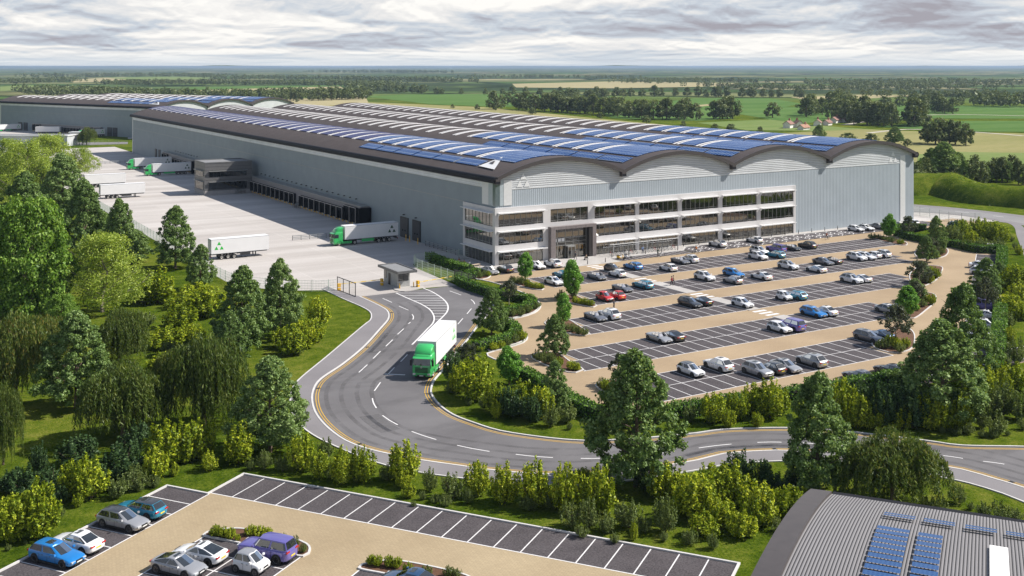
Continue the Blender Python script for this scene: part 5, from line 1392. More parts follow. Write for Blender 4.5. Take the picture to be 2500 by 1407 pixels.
LEAF = {
 'T': leaf_mat('maple_leaves', [(0, (.050,.100,.018)), (.45, (.145,.230,.060)), (1, (.36,.46,.18))]),
 'W': leaf_mat('willow_leaves', [(0, (.032,.060,.008)), (.5, (.090,.135,.024)), (.86, (.18,.21,.05)), (1, (.33,.22,.05))]),
 'Y': leaf_mat('golden_leaves', [(0, (.050,.092,.005)), (.42, (.19,.26,.013)), (.8, (.42,.47,.03)), (1, (.70,.70,.06))], .25),
 'G': leaf_mat('grey_green_leaves', [(0, (.046,.078,.016)), (.5, (.135,.18,.046)), (1, (.28,.33,.11))]),
 'D': leaf_mat('dark_leaves', [(0, (.018,.045,.014)), (.5, (.055,.105,.034)), (1, (.13,.20,.07))]),
 'O': leaf_mat('fresh_green_leaves', [(0, (.050,.15,.014)), (.5, (.13,.30,.035)), (1, (.29,.50,.10))]),
 'S': leaf_mat('olive_leaves', [(0, (.045,.058,.034)), (.5, (.085,.10,.060)), (1, (.15,.17,.11))]),
 'B': leaf_mat('lime_leaves', [(0, (.040,.095,.008)), (.5, (.135,.25,.026)), (1, (.33,.46,.10))], .32),
 'L': leaf_mat('spring_leaves', [(0, (.11,.17,.016)), (.5, (.26,.35,.045)), (1, (.46,.53,.12))], .35),
 'F': leaf_mat('country_leaves', [(0, (.050,.080,.022)), (.5, (.125,.16,.055)), (1, (.29,.31,.15))], .25),
 'V': leaf_mat('far_wood_leaves', [(0, (.075,.105,.034)), (.5, (.115,.145,.050)), (1, (.18,.20,.085))], .2),
 'K': leaf_mat('bank_grass_blades', [(0, (.070,.115,.007)), (.5, (.135,.190,.017)), (1, (.27,.27,.06))], .2),
 'H': leaf_mat('hedge_leaves', [(0, (.025,.075,.008)), (.5, (.080,.175,.018)), (1, (.20,.32,.05))], .2)}
M['bark'] = plain('brown_bark', (.12,.085,.06), .9, 0, .35, 6); M['bark_pale'] = plain('pale_bark', (.26,.22,.17), .9, 0, .3, 6)

def leaf_mesh(name, cen, size, m, aspect=1.5, up=None, hang=False):
    n = len(cen)
    a = rng.normal(size=(n, 3))
    if up is not None: a = a*.9 + up
    a /= np.linalg.norm(a, axis=1)[:, None] + 1e-9           # leaf normal
    if hang:
        u = np.tile(np.array([[0., 0, -1]]), (n, 1)) + rng.normal(size=(n, 3))*.28
    else: u = rng.normal(size=(n, 3))
    u -= (u*a).sum(1)[:, None]*a; u /= np.linalg.norm(u, axis=1)[:, None] + 1e-9
    v = np.cross(a, u); s = (size*(.7 + .6*rng.random(n)))[:, None] if np.ndim(size) else (size*(.7 + .6*rng.random(n)))[:, None]
    L = u*s*aspect*.5; W = v*s*.5
    co = np.stack([cen-L, cen+W*.9-L*.05, cen+L, cen-W*.9-L*.05], 1).reshape(-1, 3)
    me = bpy.data.meshes.new(name)
    me.vertices.add(4*n); me.vertices.foreach_set('co', co.astype(np.float32).ravel())
    me.loops.add(4*n); me.loops.foreach_set('vertex_index', np.arange(4*n, dtype=np.int32))
    me.polygons.add(n); me.polygons.foreach_set('loop_start', np.arange(0, 4*n, 4, dtype=np.int32)); me.polygons.foreach_set('loop_total', np.full(n, 4, np.int32))
    me.materials.append(m); me.update(calc_edges=True); me.validate()
    return me
def ball(n, r):
    d = rng.normal(size=(n, 3)); d /= np.linalg.norm(d, axis=1)[:, None]
    return d * (r*rng.random(n)**.45)[:, None], d
def limb_tree(b, h, r0, n, spread, m, start=.3, wig=.12):
    top = Vector((0, 0, h)); pts = []
    for i in range(6):
        t = i/5; pts.append((random.uniform(-1,1)*wig*t*h*.15, random.uniform(-1,1)*wig*t*h*.15, h*.88*t))
    b.tube(pts, [r0*(1-.82*i/5) for i in range(6)], 7, m)
    for i in range(n):
        t = start + (1-start)*.85*(i+random.random())/n; a = i*2.4 + random.random()
        L = spread*(1-.55*t)*random.uniform(.7, 1.1); z = h*.88*t
        p0 = (0, 0, z); p1 = (math.cos(a)*L*.5, math.sin(a)*L*.5, z + L*.28); p2 = (math.cos(a)*L, math.sin(a)*L, z + L*.62)
        b.tube([p0, p1, p2], [r0*.38*(1-t*.6), r0*.22*(1-t*.6), r0*.06], 5, m)
        for k in range(2):
            aa = a + random.uniform(-.8,.8); q = Vector(p1).lerp(Vector(p2), .3+.3*k)
            b.tube([tuple(q), (q.x+math.cos(aa)*L*.35, q.y+math.sin(aa)*L*.35, q.z+L*.25)], [r0*.1, r0*.03], 4, m)
# every plant is built one unit... heights in metres at scale 1: H0; crown half width: R0
PL = {}
def plant_kind(kind, seed):
    """(crown mesh, trunk mesh, height, half width)"""
    global rng
    key = (kind, seed)
    if key in PL: return PL[key]
    rng = np.random.default_rng(100*seed + sum(map(ord, kind))); random.seed(seed*17 + ord(kind[0]))
    b = MB(); mt = M['bark']
    if kind == 'T':
        H0, R0 = 12.0, 4.4; cs = []; up = []
        # tiers of clumps on a rounded cone with gaps
        lean = [(random.random()*6.283, random.uniform(.05, .22)) for _ in range(5)]
        for i in range(340):
            t = random.random()**1.0; z = 1.5 + t*10.2
            a = random.random()*6.283
            lump = 1 + sum(q*math.cos(a*(1+m) - p_ + t*5) for m, (p_, q) in enumerate(lean))*.55
            rr = R0*(1.02*(1-t)**.60*min(1, .58+t*1.9))*max(.55, min(1.2, lump)) + .12
            k = math.sqrt(random.random()) if i % 2 else random.uniform(.82, 1.06)
            c = np.array([math.cos(a)*rr*k, math.sin(a)*rr*k, z + random.uniform(-.3,.3)])
            r = random.uniform(.36, .78)*(1-.25*t); p, d = ball(int(190*r), r); p[:, 2] *= .8
            cs.append(c + p); up.append(d*.75 + np.array([0, 0, .4]) + (c/np.array([R0, R0, 1e9]))*.55)
        crown = leaf_mesh('crown', np.concatenate(cs), .215, LEAF['T'], 1.2, np.concatenate(up)); limb_tree(b, 11, .26, 14, 4.2, mt, .2)
    elif kind == 'W':
        H0, R0 = 10.0, 5.0; cs = []
        subs = [(0, 0, 9.6, 2.6)] + [(math.cos(q*1.05+.4*random.random())*R0*random.uniform(.42, .68), math.sin(q*1.05+.4*random.random())*R0*random.uniform(.42, .68), random.uniform(6.4, 9.0), random.uniform(1.6, 2.5)) for q in range(9)]
        for i in range(1100):
            sx, sy, sz_, sr = subs[i % len(subs)]
            a = random.random()*6.283; q = math.sqrt(random.random()); rr = sr*q
            z1 = sz_ - 2.2*q**2.4 + random.uniform(-.5,.3); ln_ = random.uniform(1.2, 4.2)*(.45+.75*q); z0 = max(.4, z1-ln_)
            n = max(3, int((z1-z0)*10)); zz = np.linspace(z1, z0, n); t = (z1-zz); dr = np.minimum(t*.28, .6)
            cs.append(np.stack([sx + math.cos(a)*(rr+dr) + rng.normal(size=n)*.10, sy + math.sin(a)*(rr+dr) + rng.normal(size=n)*.10, zz], 1))
        crown = leaf_mesh('crown', np.concatenate(cs), .115, LEAF['W'], 4.6, None, True); limb_tree(b, 9, .3, 12, 4.5, mt, .25)
    elif kind in 'YGD':
        H0, R0 = 4.0, 1.65; cs = []; up = []
        n_st = {'Y': 62, 'G': 52, 'D': 60}[kind]
        for i in range(n_st):
            a = random.random()*6.283; lean = R0*math.sqrt(random.random()); h = H0*random.uniform(.45, 1.08)*(1-.34*(lean/R0)**2)
            n = int({'Y': 96, 'G': 80, 'D': 80}[kind]*h/4); t = rng.random(n)**.7
            j = (.13 if kind != 'Y' else .17)*(1.15-.75*t)[:, None]
            x = math.cos(a)*lean*(.35+.65*np.sin(np.minimum(t*2.1, 1.57))) ; y = math.sin(a)*lean*(.35+.65*np.sin(np.minimum(t*2.1, 1.57)))
            cs.append(np.stack([x, y, .35+t*(h-.35)], 1) + rng.normal(size=(n, 3))*j); up.append(np.tile(np.array([[math.cos(a)*.5, math.sin(a)*.5, .55]]), (n, 1)))
            if i % 4 == 0: b.tube([(0,0,0), (math.cos(a)*lean*.4, math.sin(a)*lean*.4, h*.4), (math.cos(a)*lean*.9, math.sin(a)*lean*.9, h*.85)], [.05, .03, .01], 4, mt)
        sz, asp = {'Y': (.165, 1.9), 'G': (.14, 2.0), 'D': (.16, 1.8)}[kind]
        crown = leaf_mesh('foliage', np.concatenate(cs), sz, LEAF[kind], asp, np.concatenate(up))
    elif kind == 'O':
        H0, R0 = 6.0, 1.7; cs = []; up = []
        for i in range(130):
            t = random.random(); z = 1.2 + t*4.6; rr = R0*(math.sin(math.pi*min(1, .14+.80*t))**.75)*random.uniform(.5, 1.0); a = random.random()*6.283
            p, d = ball(80, random.uniform(.32,.55)); c = np.array([math.cos(a)*rr, math.sin(a)*rr, z]); cs.append(c+p); up.append(d*.6 + np.array([math.cos(a)*.5, math.sin(a)*.5, .4]))
        crown = leaf_mesh('crown', np.concatenate(cs), .17, LEAF['O'], 1.7, np.concatenate(up)); limb_tree(b, 5.5, .11, 7, 1.6, mt, .3)
    elif kind == 'S':
        H0, R0 = 5.0, 2.0; cs = []
        for i in range(46):
            t = random.random(); z = 1.7 + t*3.2; rr = R0*math.sin(math.pi*min(1, .28+.66*t))*random.uniform(.3, 1.05); a = random.random()*6.283
            p, d = ball(40, random.uniform(.3,.6)); cs.append(np.array([math.cos(a)*rr, math.sin(a)*rr, z]) + p)
        crown = leaf_mesh('crown', np.concatenate(cs), .20, LEAF['S'], 1.9, np.array([[0, 0, .4]])); limb_tree(b, 4.6, .10, 9, 2.2, M['bark_pale'], .3, .5)
    elif kind == 'B':
        H0, R0 = 14.0, 6.0; cs = []; up = []
        for i in range(230):
            t = random.random(); z = 1.0 + t*12.6; rr = R0*math.sin(math.pi*min(1, .26+.66*t))**.6*random.uniform(.55, 1.0); a = random.random()*6.283
            p, d = ball(130, random.uniform(.8, 1.4)); c = np.array([math.cos(a)*rr, math.sin(a)*rr, z]); cs.append(c+p); up.append(d*.6 + np.array([math.cos(a)*.4, math.sin(a)*.4, .5]))
        crown = leaf_mesh('crown', np.concatenate(cs), .30, LEAF['B'], 1.4, np.concatenate(up)); limb_tree(b, 12, .35, 12, 5, mt)
    elif kind == 'L':
        H0, R0 = 13.0, 6.0; cs = []
        for i in range(210):
            t = random.random(); z = 1.8 + t*10.8; rr = R0*math.sin(math.pi*min(1, .30+.62*t))**.8*random.uniform(.25, 1.05); a = random.random()*6.283
            p, d = ball(85, random.uniform(.6, 1.4)); cs.append(np.array([math.cos(a)*rr, math.sin(a)*rr, z]) + p)
        crown = leaf_mesh('crown', np.concatenate(cs), .19, LEAF['L'], 1.7, np.array([[0, 0, .3]])); limb_tree(b, 12, .30, 22, 6.6, M['bark_pale'], .12, .6)
    elif kind == 'F':
        H0, R0 = 13.0, 5.2; cs = []; up = []
        for i in range(44):
            t = random.random(); z = 2.2 + t*10; rr = R0*math.sin(math.pi*min(1, .30+.64*t))**.7*random.uniform(.45, 1.0); a = random.random()*6.283
            p, d = ball(34, random.uniform(1.0, 1.9)); c = np.array([math.cos(a)*rr, math.sin(a)*rr, z]); cs.append(c+p); up.append(d*.7 + np.array([math.cos(a)*.3, math.sin(a)*.3, .5]))
        crown = leaf_mesh('crown', np.concatenate(cs), .85, LEAF['F'], 1.2, np.concatenate(up)); b.tube([(0,0,0), (0,0,4), (0,0,10)], [.4, .32, .1], 6, mt)
    tr = b.mesh('trunk', 50)
    PL[key] = (crown, tr, H0, R0); return PL[key]
NAMES = {'T': ('broadleaf_tree', 'tree'), 'W': ('willow_tree', 'tree'), 'Y': ('golden_shrub', 'shrub'), 'G': ('grey_green_shrub', 'shrub'), 'D': ('dark_shrub', 'shrub'), 'O': ('oval_tree', 'tree'), 'S': ('olive_tree', 'tree'), 'B': ('lime_green_tree', 'tree'), 'L': ('spring_tree', 'tree'), 'F': ('country_tree', 'tree')}
LOOK = {'T': 'clumpy dark green broadleaf tree', 'W': 'weeping willow with hanging strands', 'Y': 'yellow green leafy shrub', 'G': 'grey green twiggy shrub', 'D': 'dark bluish green shrub', 'O': 'slim bright green oval tree', 'S': 'thin grey olive tree', 'B': 'huge lime green leafy tree', 'L': 'airy spring green tree with bare branches showing', 'F': 'round country tree'}
SHORT = {'T': 'dark broadleaf tree', 'W': 'willow', 'Y': 'yellow shrub', 'G': 'grey green shrub', 'D': 'dark shrub', 'O': 'oval tree', 'S': 'olive tree', 'B': 'lime tree', 'L': 'spring tree', 'F': 'country tree'}
plants = []
def plant(kind, u, vb, vt, hw, seed=None):
    x, y = at(u, vb); d = depth(vb)
    h = EYE*(vb-vt)/(vb-V0); w = hw*d/FPX
    sd = seed if seed is not None else len(plants) % (3 if kind in 'TYGF' else 2)
    crown, tr, H0, R0 = plant_kind(kind, sd)
    o = empty(NAMES[kind][0], (x, y, 0), random.Random(len(plants)).uniform(0, 6.28))
    o.scale = (w/R0, w/R0, h/H0)
    link('crown' if kind not in 'YGD' else 'foliage', crown, o); link('trunk' if kind not in 'YGD' else 'stems', tr, o)
    plants.append((o, kind, u, vb, h)); return o
PLANTS = '''
T 152 548 376 68|T 205 640 438 66|T 292 655 486 52|T 428 656 504 56|T 490 708 596 38|T 60 600 420 70|T 110 500 400 60|T 60 690 560 60|T 330 640 560 46|T 20 620 520 50|T 250 610 520 50|T 130 640 540 56
L 55 505 345 85|L 120 470 330 70|L 20 440 340 60|L 250 762 572 105|L 195 430 362 45
B 78 775 488 95|B 20 640 500 60|B 150 800 720 40|T 215 590 470 40
W 40 985 752 88|W 292 890 745 66|W 300 1075 868 108|W 498 1048 800 98|W 8 1135 925 46|W 105 900 760 60|W 420 960 850 50
T 186 995 758 98|T 592 862 650 76|T 684 828 634 60|T 660 1104 868 98|T 560 900 760 55|T 700 770 700 40
Y 385 740 655 46|Y 452 752 700 42|Y 505 772 698 52|Y 440 800 742 42|Y 402 850 796 46|Y 480 720 690 36|Y 398 906 860 40|Y 540 760 712 36|Y 470 835 790 34
G 345 740 690 30|G 350 800 760 30|G 470 880 830 36|G 420 870 830 30|G 330 860 810 26
Y 778 800 722 30|Y 742 850 776 36|Y 712 866 800 34|Y 768 834 780 28|G 728 868 838 14|Y 690 850 795 30
Y 28 1322 1205 46|Y 98 1312 1172 48|Y 222 1218 1108 44|Y 175 1216 1122 34|Y 398 1140 1030 46|Y 452 1128 1018 44|Y 488 1118 1022 38|Y 584 1132 1033 40|Y 512 1150 1098 20|Y 380 1168 1092 32|Y 10 1290 1225 26|Y 425 1162 1130 12|Y 190 1238 1202 14
D 95 1160 1078 24|D 190 1140 1062 50|D 305 1166 1078 52|D 55 1200 1138 44|D 20 1200 1150 34|D 130 1190 1140 40|D 330 1110 1030 40|D 245 1180 1120 34|D 140 1232 1180 26
G 288 1215 1160 26|G 332 1196 1132 28|G 375 1190 1160 18|G 270 1200 1170 18|G 645 1146 1098 20|G 612 1148 1118 14|G 340 1200 1178 12|G 145 1266 1238 14|G 20 1345 1328 8|G 62 1330 1318 5
Y 738 1150 1055 36|Y 780 1168 1100 26|Y 834 1182 1090 28|Y 888 1176 1083 34|Y 988 1174 1076 40|Y 985 1192 1146 20|Y 998 1214 1180 18|Y 1165 1210 1124 32|Y 1232 1228 1130 34|Y 1306 1238 1120 40|Y 1385 1248 1128 42|Y 1466 1252 1136 40|Y 1420 1180 1140 24
G 795 1120 1068 22|G 690 1150 1105 20|G 945 1172 1134 20|G 1050 1200 1140 20|G 1108 1216 1150 32|G 1032 1220 1198 10|G 1062 1228 1206 14|G 1088 1236 1204 16|G 1142 1230 1190 14|G 1290 1246 1206 26|G 1350 1240 1190 28|G 1010 1236 1222 8|G 812 1170 1130 18|G 870 1178 1150 12
T 1553 1188 856 128|T 1997 1206 912 100|W 2180 1244 1036 130|T 2300 1030 782 122|T 2352 945 694 84
G 1395 1288 1225 30|G 1438 1292 1214 26|G 1480 1300 1250 26|G 1535 1290 1215 34|G 1575 1300 1256 20|G 1625 1300 1206 34|G 1420 1312 1280 18|G 1550 1310 1284 12|G 1500 1326 1300 14|G 1685 1330 1290 20|G 1740 1340 1300 16|G 1620 1322 1296 12
Y 1618 1216 1128 42|Y 1690 1262 1146 52|Y 1740 1240 1130 44|Y 1788 1236 1126 46|Y 1850 1282 1172 46|Y 1925 1268 1182 40|Y 1812 1310 1248 38|Y 1760 1282 1206 40|Y 1960 1240 1190 30|Y 1665 1225 1150 40|Y 1720 1310 1250 36|Y 1880 1240 1185 30|Y 1548 1320 1272 10
D 1805 1186 1095 38|D 1860 1180 1118 26|D 1890 1200 1150 36|D 1950 1190 1140 36|D 1580 1200 1140 34|D 1910 1215 1170 30|G 1460 1190 1140 34|G 2050 1230 1185 26|G 1900 1300 1262 20|G 1935 1320 1290 14
G 2260 1250 1210 22|G 2290 1262 1205 24|G 2340 1230 1182 22|G 2400 1262 1225 20|G 2440 1275 1222 26|G 2480 1270 1240 20|G 2370 1245 1225 10|G 2310 1280 1250 16|G 2350 1290 1262 12
Y 1160 978 868 46|Y 1120 960 888 24|Y 1212 1008 925 30|Y 1212 1022 978 14|Y 1276 1012 928 36|Y 1318 1022 935 34|D 1105 935 852 24|S 1140 905 838 30|G 1100 958 930 16|G 1345 1042 985 22|G 1385 1030 985 26|G 1390 1050 1030 8|G 1145 990 970 10|G 1180 1000 960 14|D 1250 1018 940 36|D 1300 1030 960 30
T 1200 818 700 42|O 1243 940 848 30|T 1355 1006 880 42|S 1243 744 684 24
O 1283 688 617 18|O 1397 731 636 24|O 1376 798 717 18|T 1355 872 768 42|S 1513 940 866 28
O 2170 584 523 17|S 2218 582 530 22|T 2286 616 528 28|T 2262 640 575 26|S 2275 630 582 18|S 2245 700 640 34|T 2235 735 680 30|T 2252 690 640 26|O 2216 776 700 26|S 2188 842 748 40|S 2235 740 688 24
T 2408 720 630 42|S 2405 765 678 30|T 2440 690 640 26
Y 1742 1032 958 34|Y 1780 1044 996 18|Y 1800 1024 952 30|Y 1842 1010 934 34|Y 1880 1020 925 38|Y 1850 1044 1004 16|Y 1905 1010 940 26|G 1685 1030 985 20|G 1770 1010 980 20
Y 2062 1034 922 36|Y 2024 1032 945 30|Y 2095 1044 960 34|Y 2130 1046 985 30|Y 2200 1046 980 30|Y 2270 1048 960 36|Y 2310 1050 990 26|Y 2350 1052 962 24|D 2160 1042 925 44|D 2230 1046 940 44|D 2110 1030 925 36|D 2190 1000 912 40|D 2290 1030 950 36|D 2340 1040 960 30
Y 2400 970 885 32|Y 2432 950 882 26|Y 2476 950 885 34|Y 2456 970 915 18|Y 2380 985 912 26|G 2410 1020 948 34|G 2450 1016 930 36|G 2490 1026 950 34|G 2435 1062 1010 26|G 2400 1046 1000 18|G 2470 940 900 16
G 2335 1062 1042 14|G 2365 1060 1030 16|G 2400 1068 1048 12|G 2425 1070 1042 12|G 2300 1058 1042 8|G 2460 1064 1050 8|G 2497 1050 1020 14
Y 2472 712 640 34|Y 2490 700 655 22|Y 2464 760 716 36|Y 2450 690 650 20|Y 2466 842 796 14|Y 2490 780 740 26|G 2462 800 760 18|G 2480 890 820 26|G 2455 900 862 14|Y 2480 740 690 26
Y 2350 586 535 22|Y 2385 584 532 24|Y 2420 590 536 26|Y 2445 596 548 22|Y 2400 570 534 24|Y 2370 600 560 18|Y 2448 620 602 12|Y 2488 622 598 10|G 2325 590 550 26|G 2395 612 580 26|G 2430 608 580 26|G 2360 610 584 20|D 2340 566 535 24|G 2470 590 572 8|G 2478 608 590 8|G 2300 585 555 16
T 2306 446 346 50|T 2275 440 362 38|T 2340 440 372 34'''
for row in PLANTS.split('\n'):
    for e in row.split('|'):
        if e.strip():
            k, u, vb, vt, hw = e.split(); plant(k, float(u), float(vb), float(vt), float(hw))
# bushes along the top of the bank
rr = random.Random(5)
for i in range(22):
    u = 2222 + i*13.2; vb = 449 + rr.uniform(-8, 6); plant('T' if i % 4 == 2 else 'F', u, vb, vb - rr.uniform(38, 66), rr.uniform(17, 26))
# low clumps in the planting beds: a small shrub each
BED_PL = '''G 1262 694 676 12|G 1275 696 674 12|Y 1288 702 682 9|Y 1300 704 688 9|Y 1312 706 690 10|Y 1322 706 694 8|G 1250 688 674 8
G 1370 732 708 12|G 1362 734 716 9|Y 1406 742 724 10|Y 1418 744 728 10|Y 1430 746 728 10|Y 1442 748 732 10|G 1400 730 704 10
G 1342 798 776 10|G 1398 812 790 12|G 1412 818 796 12|G 1426 820 800 11|G 1385 806 790 10
G 1314 882 854 16|G 1332 890 856 14|G 1348 892 862 12|Y 1366 896 872 10|Y 1396 904 882 14|Y 1408 906 886 10
G 1470 950 922 14|Y 1480 956 926 14|G 1496 962 934 14
G 2130 584 570 12|G 2148 584 572 10|G 2176 592 578 12|Y 2198 597 584 10|G 2160 587 576 9
G 2296 622 602 12|G 2284 628 606 10|Y 2270 632 614 8|Y 2288 632 616 8
Y 2270 668 650 12|Y 2284 680 654 14|Y 2262 680 656 12|Y 2270 692 668 12|G 2240 692 672 12
Y 2262 738 720 12|Y 2275 745 718 12|Y 2236 760 740 10|G 2252 750 730 12
Y 2176 842 816 14|Y 2190 852 826 16|G 2160 852 824 16|Y 2212 850 825 12|G 2145 852 830 10|G 2198 862 838 14
G 1250 774 752 12|G 1270 772 750 12|G 1288 766 744 12|G 1308 756 738 10|G 1316 750 738 7
Y 1206 856 836 12|Y 1222 852 832 12|G 1240 846 824 12|G 1256 838 814 12|Y 1274 832 808 12|Y 1280 826 810 9|G 1262 830 804 14
Y 1170 858 842 14|G 1172 680 662 8|G 1182 676 660 9|Y 1192 676 662 7
Y 526 1310 1284 16|Y 545 1314 1288 14|Y 562 1318 1290 14|Y 612 1308 1284 16|Y 632 1310 1286 16|Y 652 1312 1290 14|Y 580 1322 1306 8|G 722 1340 1308 10|G 740 1352 1328 10|G 690 1320 1302 10
Y 905 1380 1354 12|Y 922 1384 1358 14|Y 950 1386 1358 14|Y 968 1388 1360 14|Y 996 1404 1376 14|G 1040 1406 1384 16|G 1095 1410 1384 16|G 1115 1412 1390 14'''
random.seed(3)
for row in BED_PL.split('\n'):
    for e in row.split('|'):
        k, u, vb, vt, hw = e.split(); o = plant(k, float(u), float(vb), float(vt), float(hw)); o.location.z = .08
# ------------------------------------------------------------------ hedges
def hedge(pts, h, w, label, closed=False):
    path = smooth_path(pts, .6); P0 = path[0]; rel = [(p[0]-P0[0], p[1]-P0[1]) for p in path]
    o = empty('hedge', (P0[0], P0[1], 0), 0, label, 'hedge', 'clipped hedges round the car park')
    b = MB(); b.wallstrip(rel, -w/2+.14, w/2-.14, 0, h-.14, M['hedge_core']); b.build('hedge_core', o)
    L = plen(rel); n = int(L*(2*h+w)*34)
    s = rng.random(n)*L; q = rng.random(n)*(2*h+w)
    cum = [0.0]
    for i in range(len(rel)-1): cum.append(cum[-1] + math.dist(rel[i], rel[i+1]))
    cum = np.array(cum); rx = np.array(rel)
    X = np.interp(s, cum, rx[:, 0]); Y = np.interp(s, cum, rx[:, 1]); ta = np.gradient(rx, axis=0); ta /= np.linalg.norm(ta, axis=1)[:, None] + 1e-9
    tx = np.interp(s, cum, ta[:, 0]); ty = np.interp(s, cum, ta[:, 1])
    off = np.where(q < h, -w/2, np.where(q > h+w, w/2, q-h-w/2)); z = np.where(q < h, q, np.where(q > h+w, 2*h+w-q, h))
    bul = .12*np.sin(s*1.3) + .08*np.sin(s*3.1)
    cen = np.stack([X - ty*off*(1+bul*.4), Y + tx*off*(1+bul*.4), z + bul*.5*(z/h)], 1) + rng.normal(size=(n, 3))*.06
    up = np.stack([np.where(q < h, ty, np.where(q > h+w, -ty, 0)), np.where(q < h, -tx, np.where(q > h+w, tx, 0)), np.where((q >= h) & (q <= h+w), 1.0, .25)], 1)
    link('foliage', leaf_mesh('foliage', cen, .21, LEAF['H'], 1.4, up), o)
M['hedge_core'] = plain('dark_twigs', (.014,.026,.008), .95)
rng = np.random.default_rng(5)
hedge(px((1046,634),(1072,644),(1100,654),(1128,662),(1150,668)), 1.5, 1.6, 'straight clipped hedge along the shaded office patio')
hedge(px((1166,674),(1152,678),(1134,684),(1120,692),(1134,702),(1160,712),(1190,722),(1222,728)), 1.5, 1.6, 'clipped hedge bending from the patio down behind the black gate')
hedge(px((1222,728),(1252,735),(1280,737),(1298,744),(1296,754),(1276,762),(1248,768),(1226,776)), 1.3, 1.5, 'looping clipped hedge round the thin olive tree')
hedge(px((1236,800),(1254,810),(1260,822),(1246,834),(1218,844),(1186,852),(1160,858)), 1.3, 1.6, 'curling clipped hedge below the tree at the road edge')
hedge(px((1272,925),(1300,938),(1340,962),(1390,990),(1450,1022),(1520,1032),(1600,1026),(1672,1016),(1800,996),(1917,980),(2044,960),(2200,932),(2250,920)), 1.5, 1.7, 'long clipped hedge along the south edge of the car park')
hedge(px((2190,572),(2196,562),(2220,560),(2262,562)), 1.4, 1.6, 'short clipped hedge near the warehouse corner')
hedge(px((2190,575),(2212,583),(2245,590),(2300,600),(2340,606),(2372,614),(2400,618),(2446,617)), 1.6, 1.8, 'clipped hedge curving along the north east drive')
hedge(px((2447,620),(2446,650),(2443,702)), 1.7, 1.9, 'clipped hedge standing behind the upper east bays')
hedge(px((2366,722),(2400,722),(2438,722)), 1.6, 1.6, 'dark clipped hedge across the end of the upper east bays')
hedge(px((2378,748),(2436,748)), 1.5, 1.5, 'clipped hedge across the top of the lower east bays')
hedge(px((2443,752),(2441,800),(2436,860),(2428,920)), 1.7, 1.9, 'tall clipped hedge standing behind the lower east bays')

# ------------------------------------------------------------------ trees out in the fields
far = 0
def tree_row(pts, n, h0, h1, jit=3, w=.42):
    """n single trees along a line in the country, heights in metres"""
    global far
    path = px(*pts); L = plen(path)
    for i in range(n):
        (x, y), a = along(path, L*(i + rr.uniform(.1,.9))/n)
        x += rr.uniform(-jit, jit); y += rr.uniform(-jit*2, jit*2)
        h = rr.uniform(h0, h1); u, v = uv(x, y)
        plant('F', u, v, v - (v-V0)*h/EYE, h*w*rr.uniform(.85, 1.2)*FPX/depth(v), far % 3); far += 1
tree_row([(1206,266),(1330,272),(1470,280),(1600,292),(1700,293),(1780,288)], 44, 11, 17, 9)
tree_row([(1225,258),(1330,256),(1400,247),(1480,238),(1560,236),(1720,236)], 30, 10, 15, 6)
tree_row([(1876,287),(1960,284),(2040,274),(2044,262)], 14, 12, 19, 6)
tree_row([(2070,292),(2140,308),(2200,308),(2270,302)], 20, 12, 19, 10)
tree_row([(2240,268),(2300,276),(2360,280)], 10, 10, 14, 5)
tree_row([(2050,262),(2200,262),(2330,250)], 12, 9, 14, 6)
tree_row([(700,247),(800,246),(895,240)], 14, 11, 15, 5)
tree_row([(900,222),(1060,231),(1220,232),(1400,236)], 20, 9, 13, 5)
tree_row([(1720,238),(1860,238),(1960,240)], 12, 10, 14, 4)
tree_row([(2255,352),(2350,354)], 6, 9, 15, 4)
for u, vb, h, w in ((1105,265,4,1),(1165,268,5,1),(1210,270,4,1),(1300,280,5.5,1.2),(1465,290,5,1.1),(1578,302,6,1),(1668,310,4,1),(1745,318,4,1.4),(1785,322,5,1.2),(1855,328,4.5,1),(2000,340,8,1),(2070,352,6,1.5),(2128,356,6,1.4),(2185,352,9,1.2),(2215,358,4,1),(700,250,5,.8),(725,250,5,.8),(640,250,5,1)):
    plant('F' if h < 7 else 'T', u, vb, vb - (vb-V0)*h/EYE, h*.5*w*FPX/depth(vb))
plant('W', 212, 354, 308, 22)
# woods that read as one mass: many crowns, one object each
def wood(pts_list, name='woodland'):
    cs = []; sz = []; up = []
    for pts, n, h0, h1, jx, jy in pts_list:
        path = px(*pts); L = plen(path)
        for i in range(n):
            (x, y), a = along(path, L*rr.random()); x += rr.gauss(0, jx); y += rr.gauss(0, jy)
            h = rr.uniform(h0, h1); k = 46
            d = rng.normal(size=(k, 3)); d /= np.linalg.norm(d, axis=1)[:, None]; d *= (.55+.45*rng.random(k))[:, None]
            cs.append(np.array([x, y, h*.55]) + d*np.array([h*.40, h*.40, h*.45])); sz.append(np.full(k, h*.20)); up.append(d + np.array([0, 0, .4]))
    me = leaf_mesh(name, np.concatenate(cs), np.concatenate(sz), LEAF['V'], 1.1, np.concatenate(up))
    o = link(name, me); o['kind'] = 'stuff'; o['label'] = 'distant belts of woodland seen as one mass'
wood([([(60,232),(330,243),(640,245),(760,241),(890,238)], 150, 9, 14, 8, 10)])
wood([([(70,226),(200,232),(330,238),(480,240),(640,240),(760,236),(890,233)], 300, 9, 14, 10, 16), ([(560,238),(700,243),(880,244)], 60, 8, 12, 6, 10)])
wood([([(0,205),(60,203),(170,200)], 160, 9, 14, 20, 60), ([(270,209),(400,207),(560,208),(720,209),(920,213)], 300, 9, 14, 14, 40), ([(520,196),(650,194),(820,196),(1000,200),(1140,203)], 260, 10, 16, 20, 80), ([(70,189),(250,188),(400,187),(520,190)], 260, 11, 17, 30, 110), ([(880,205),(930,214),(900,226)], 110, 9, 14, 12, 60)])
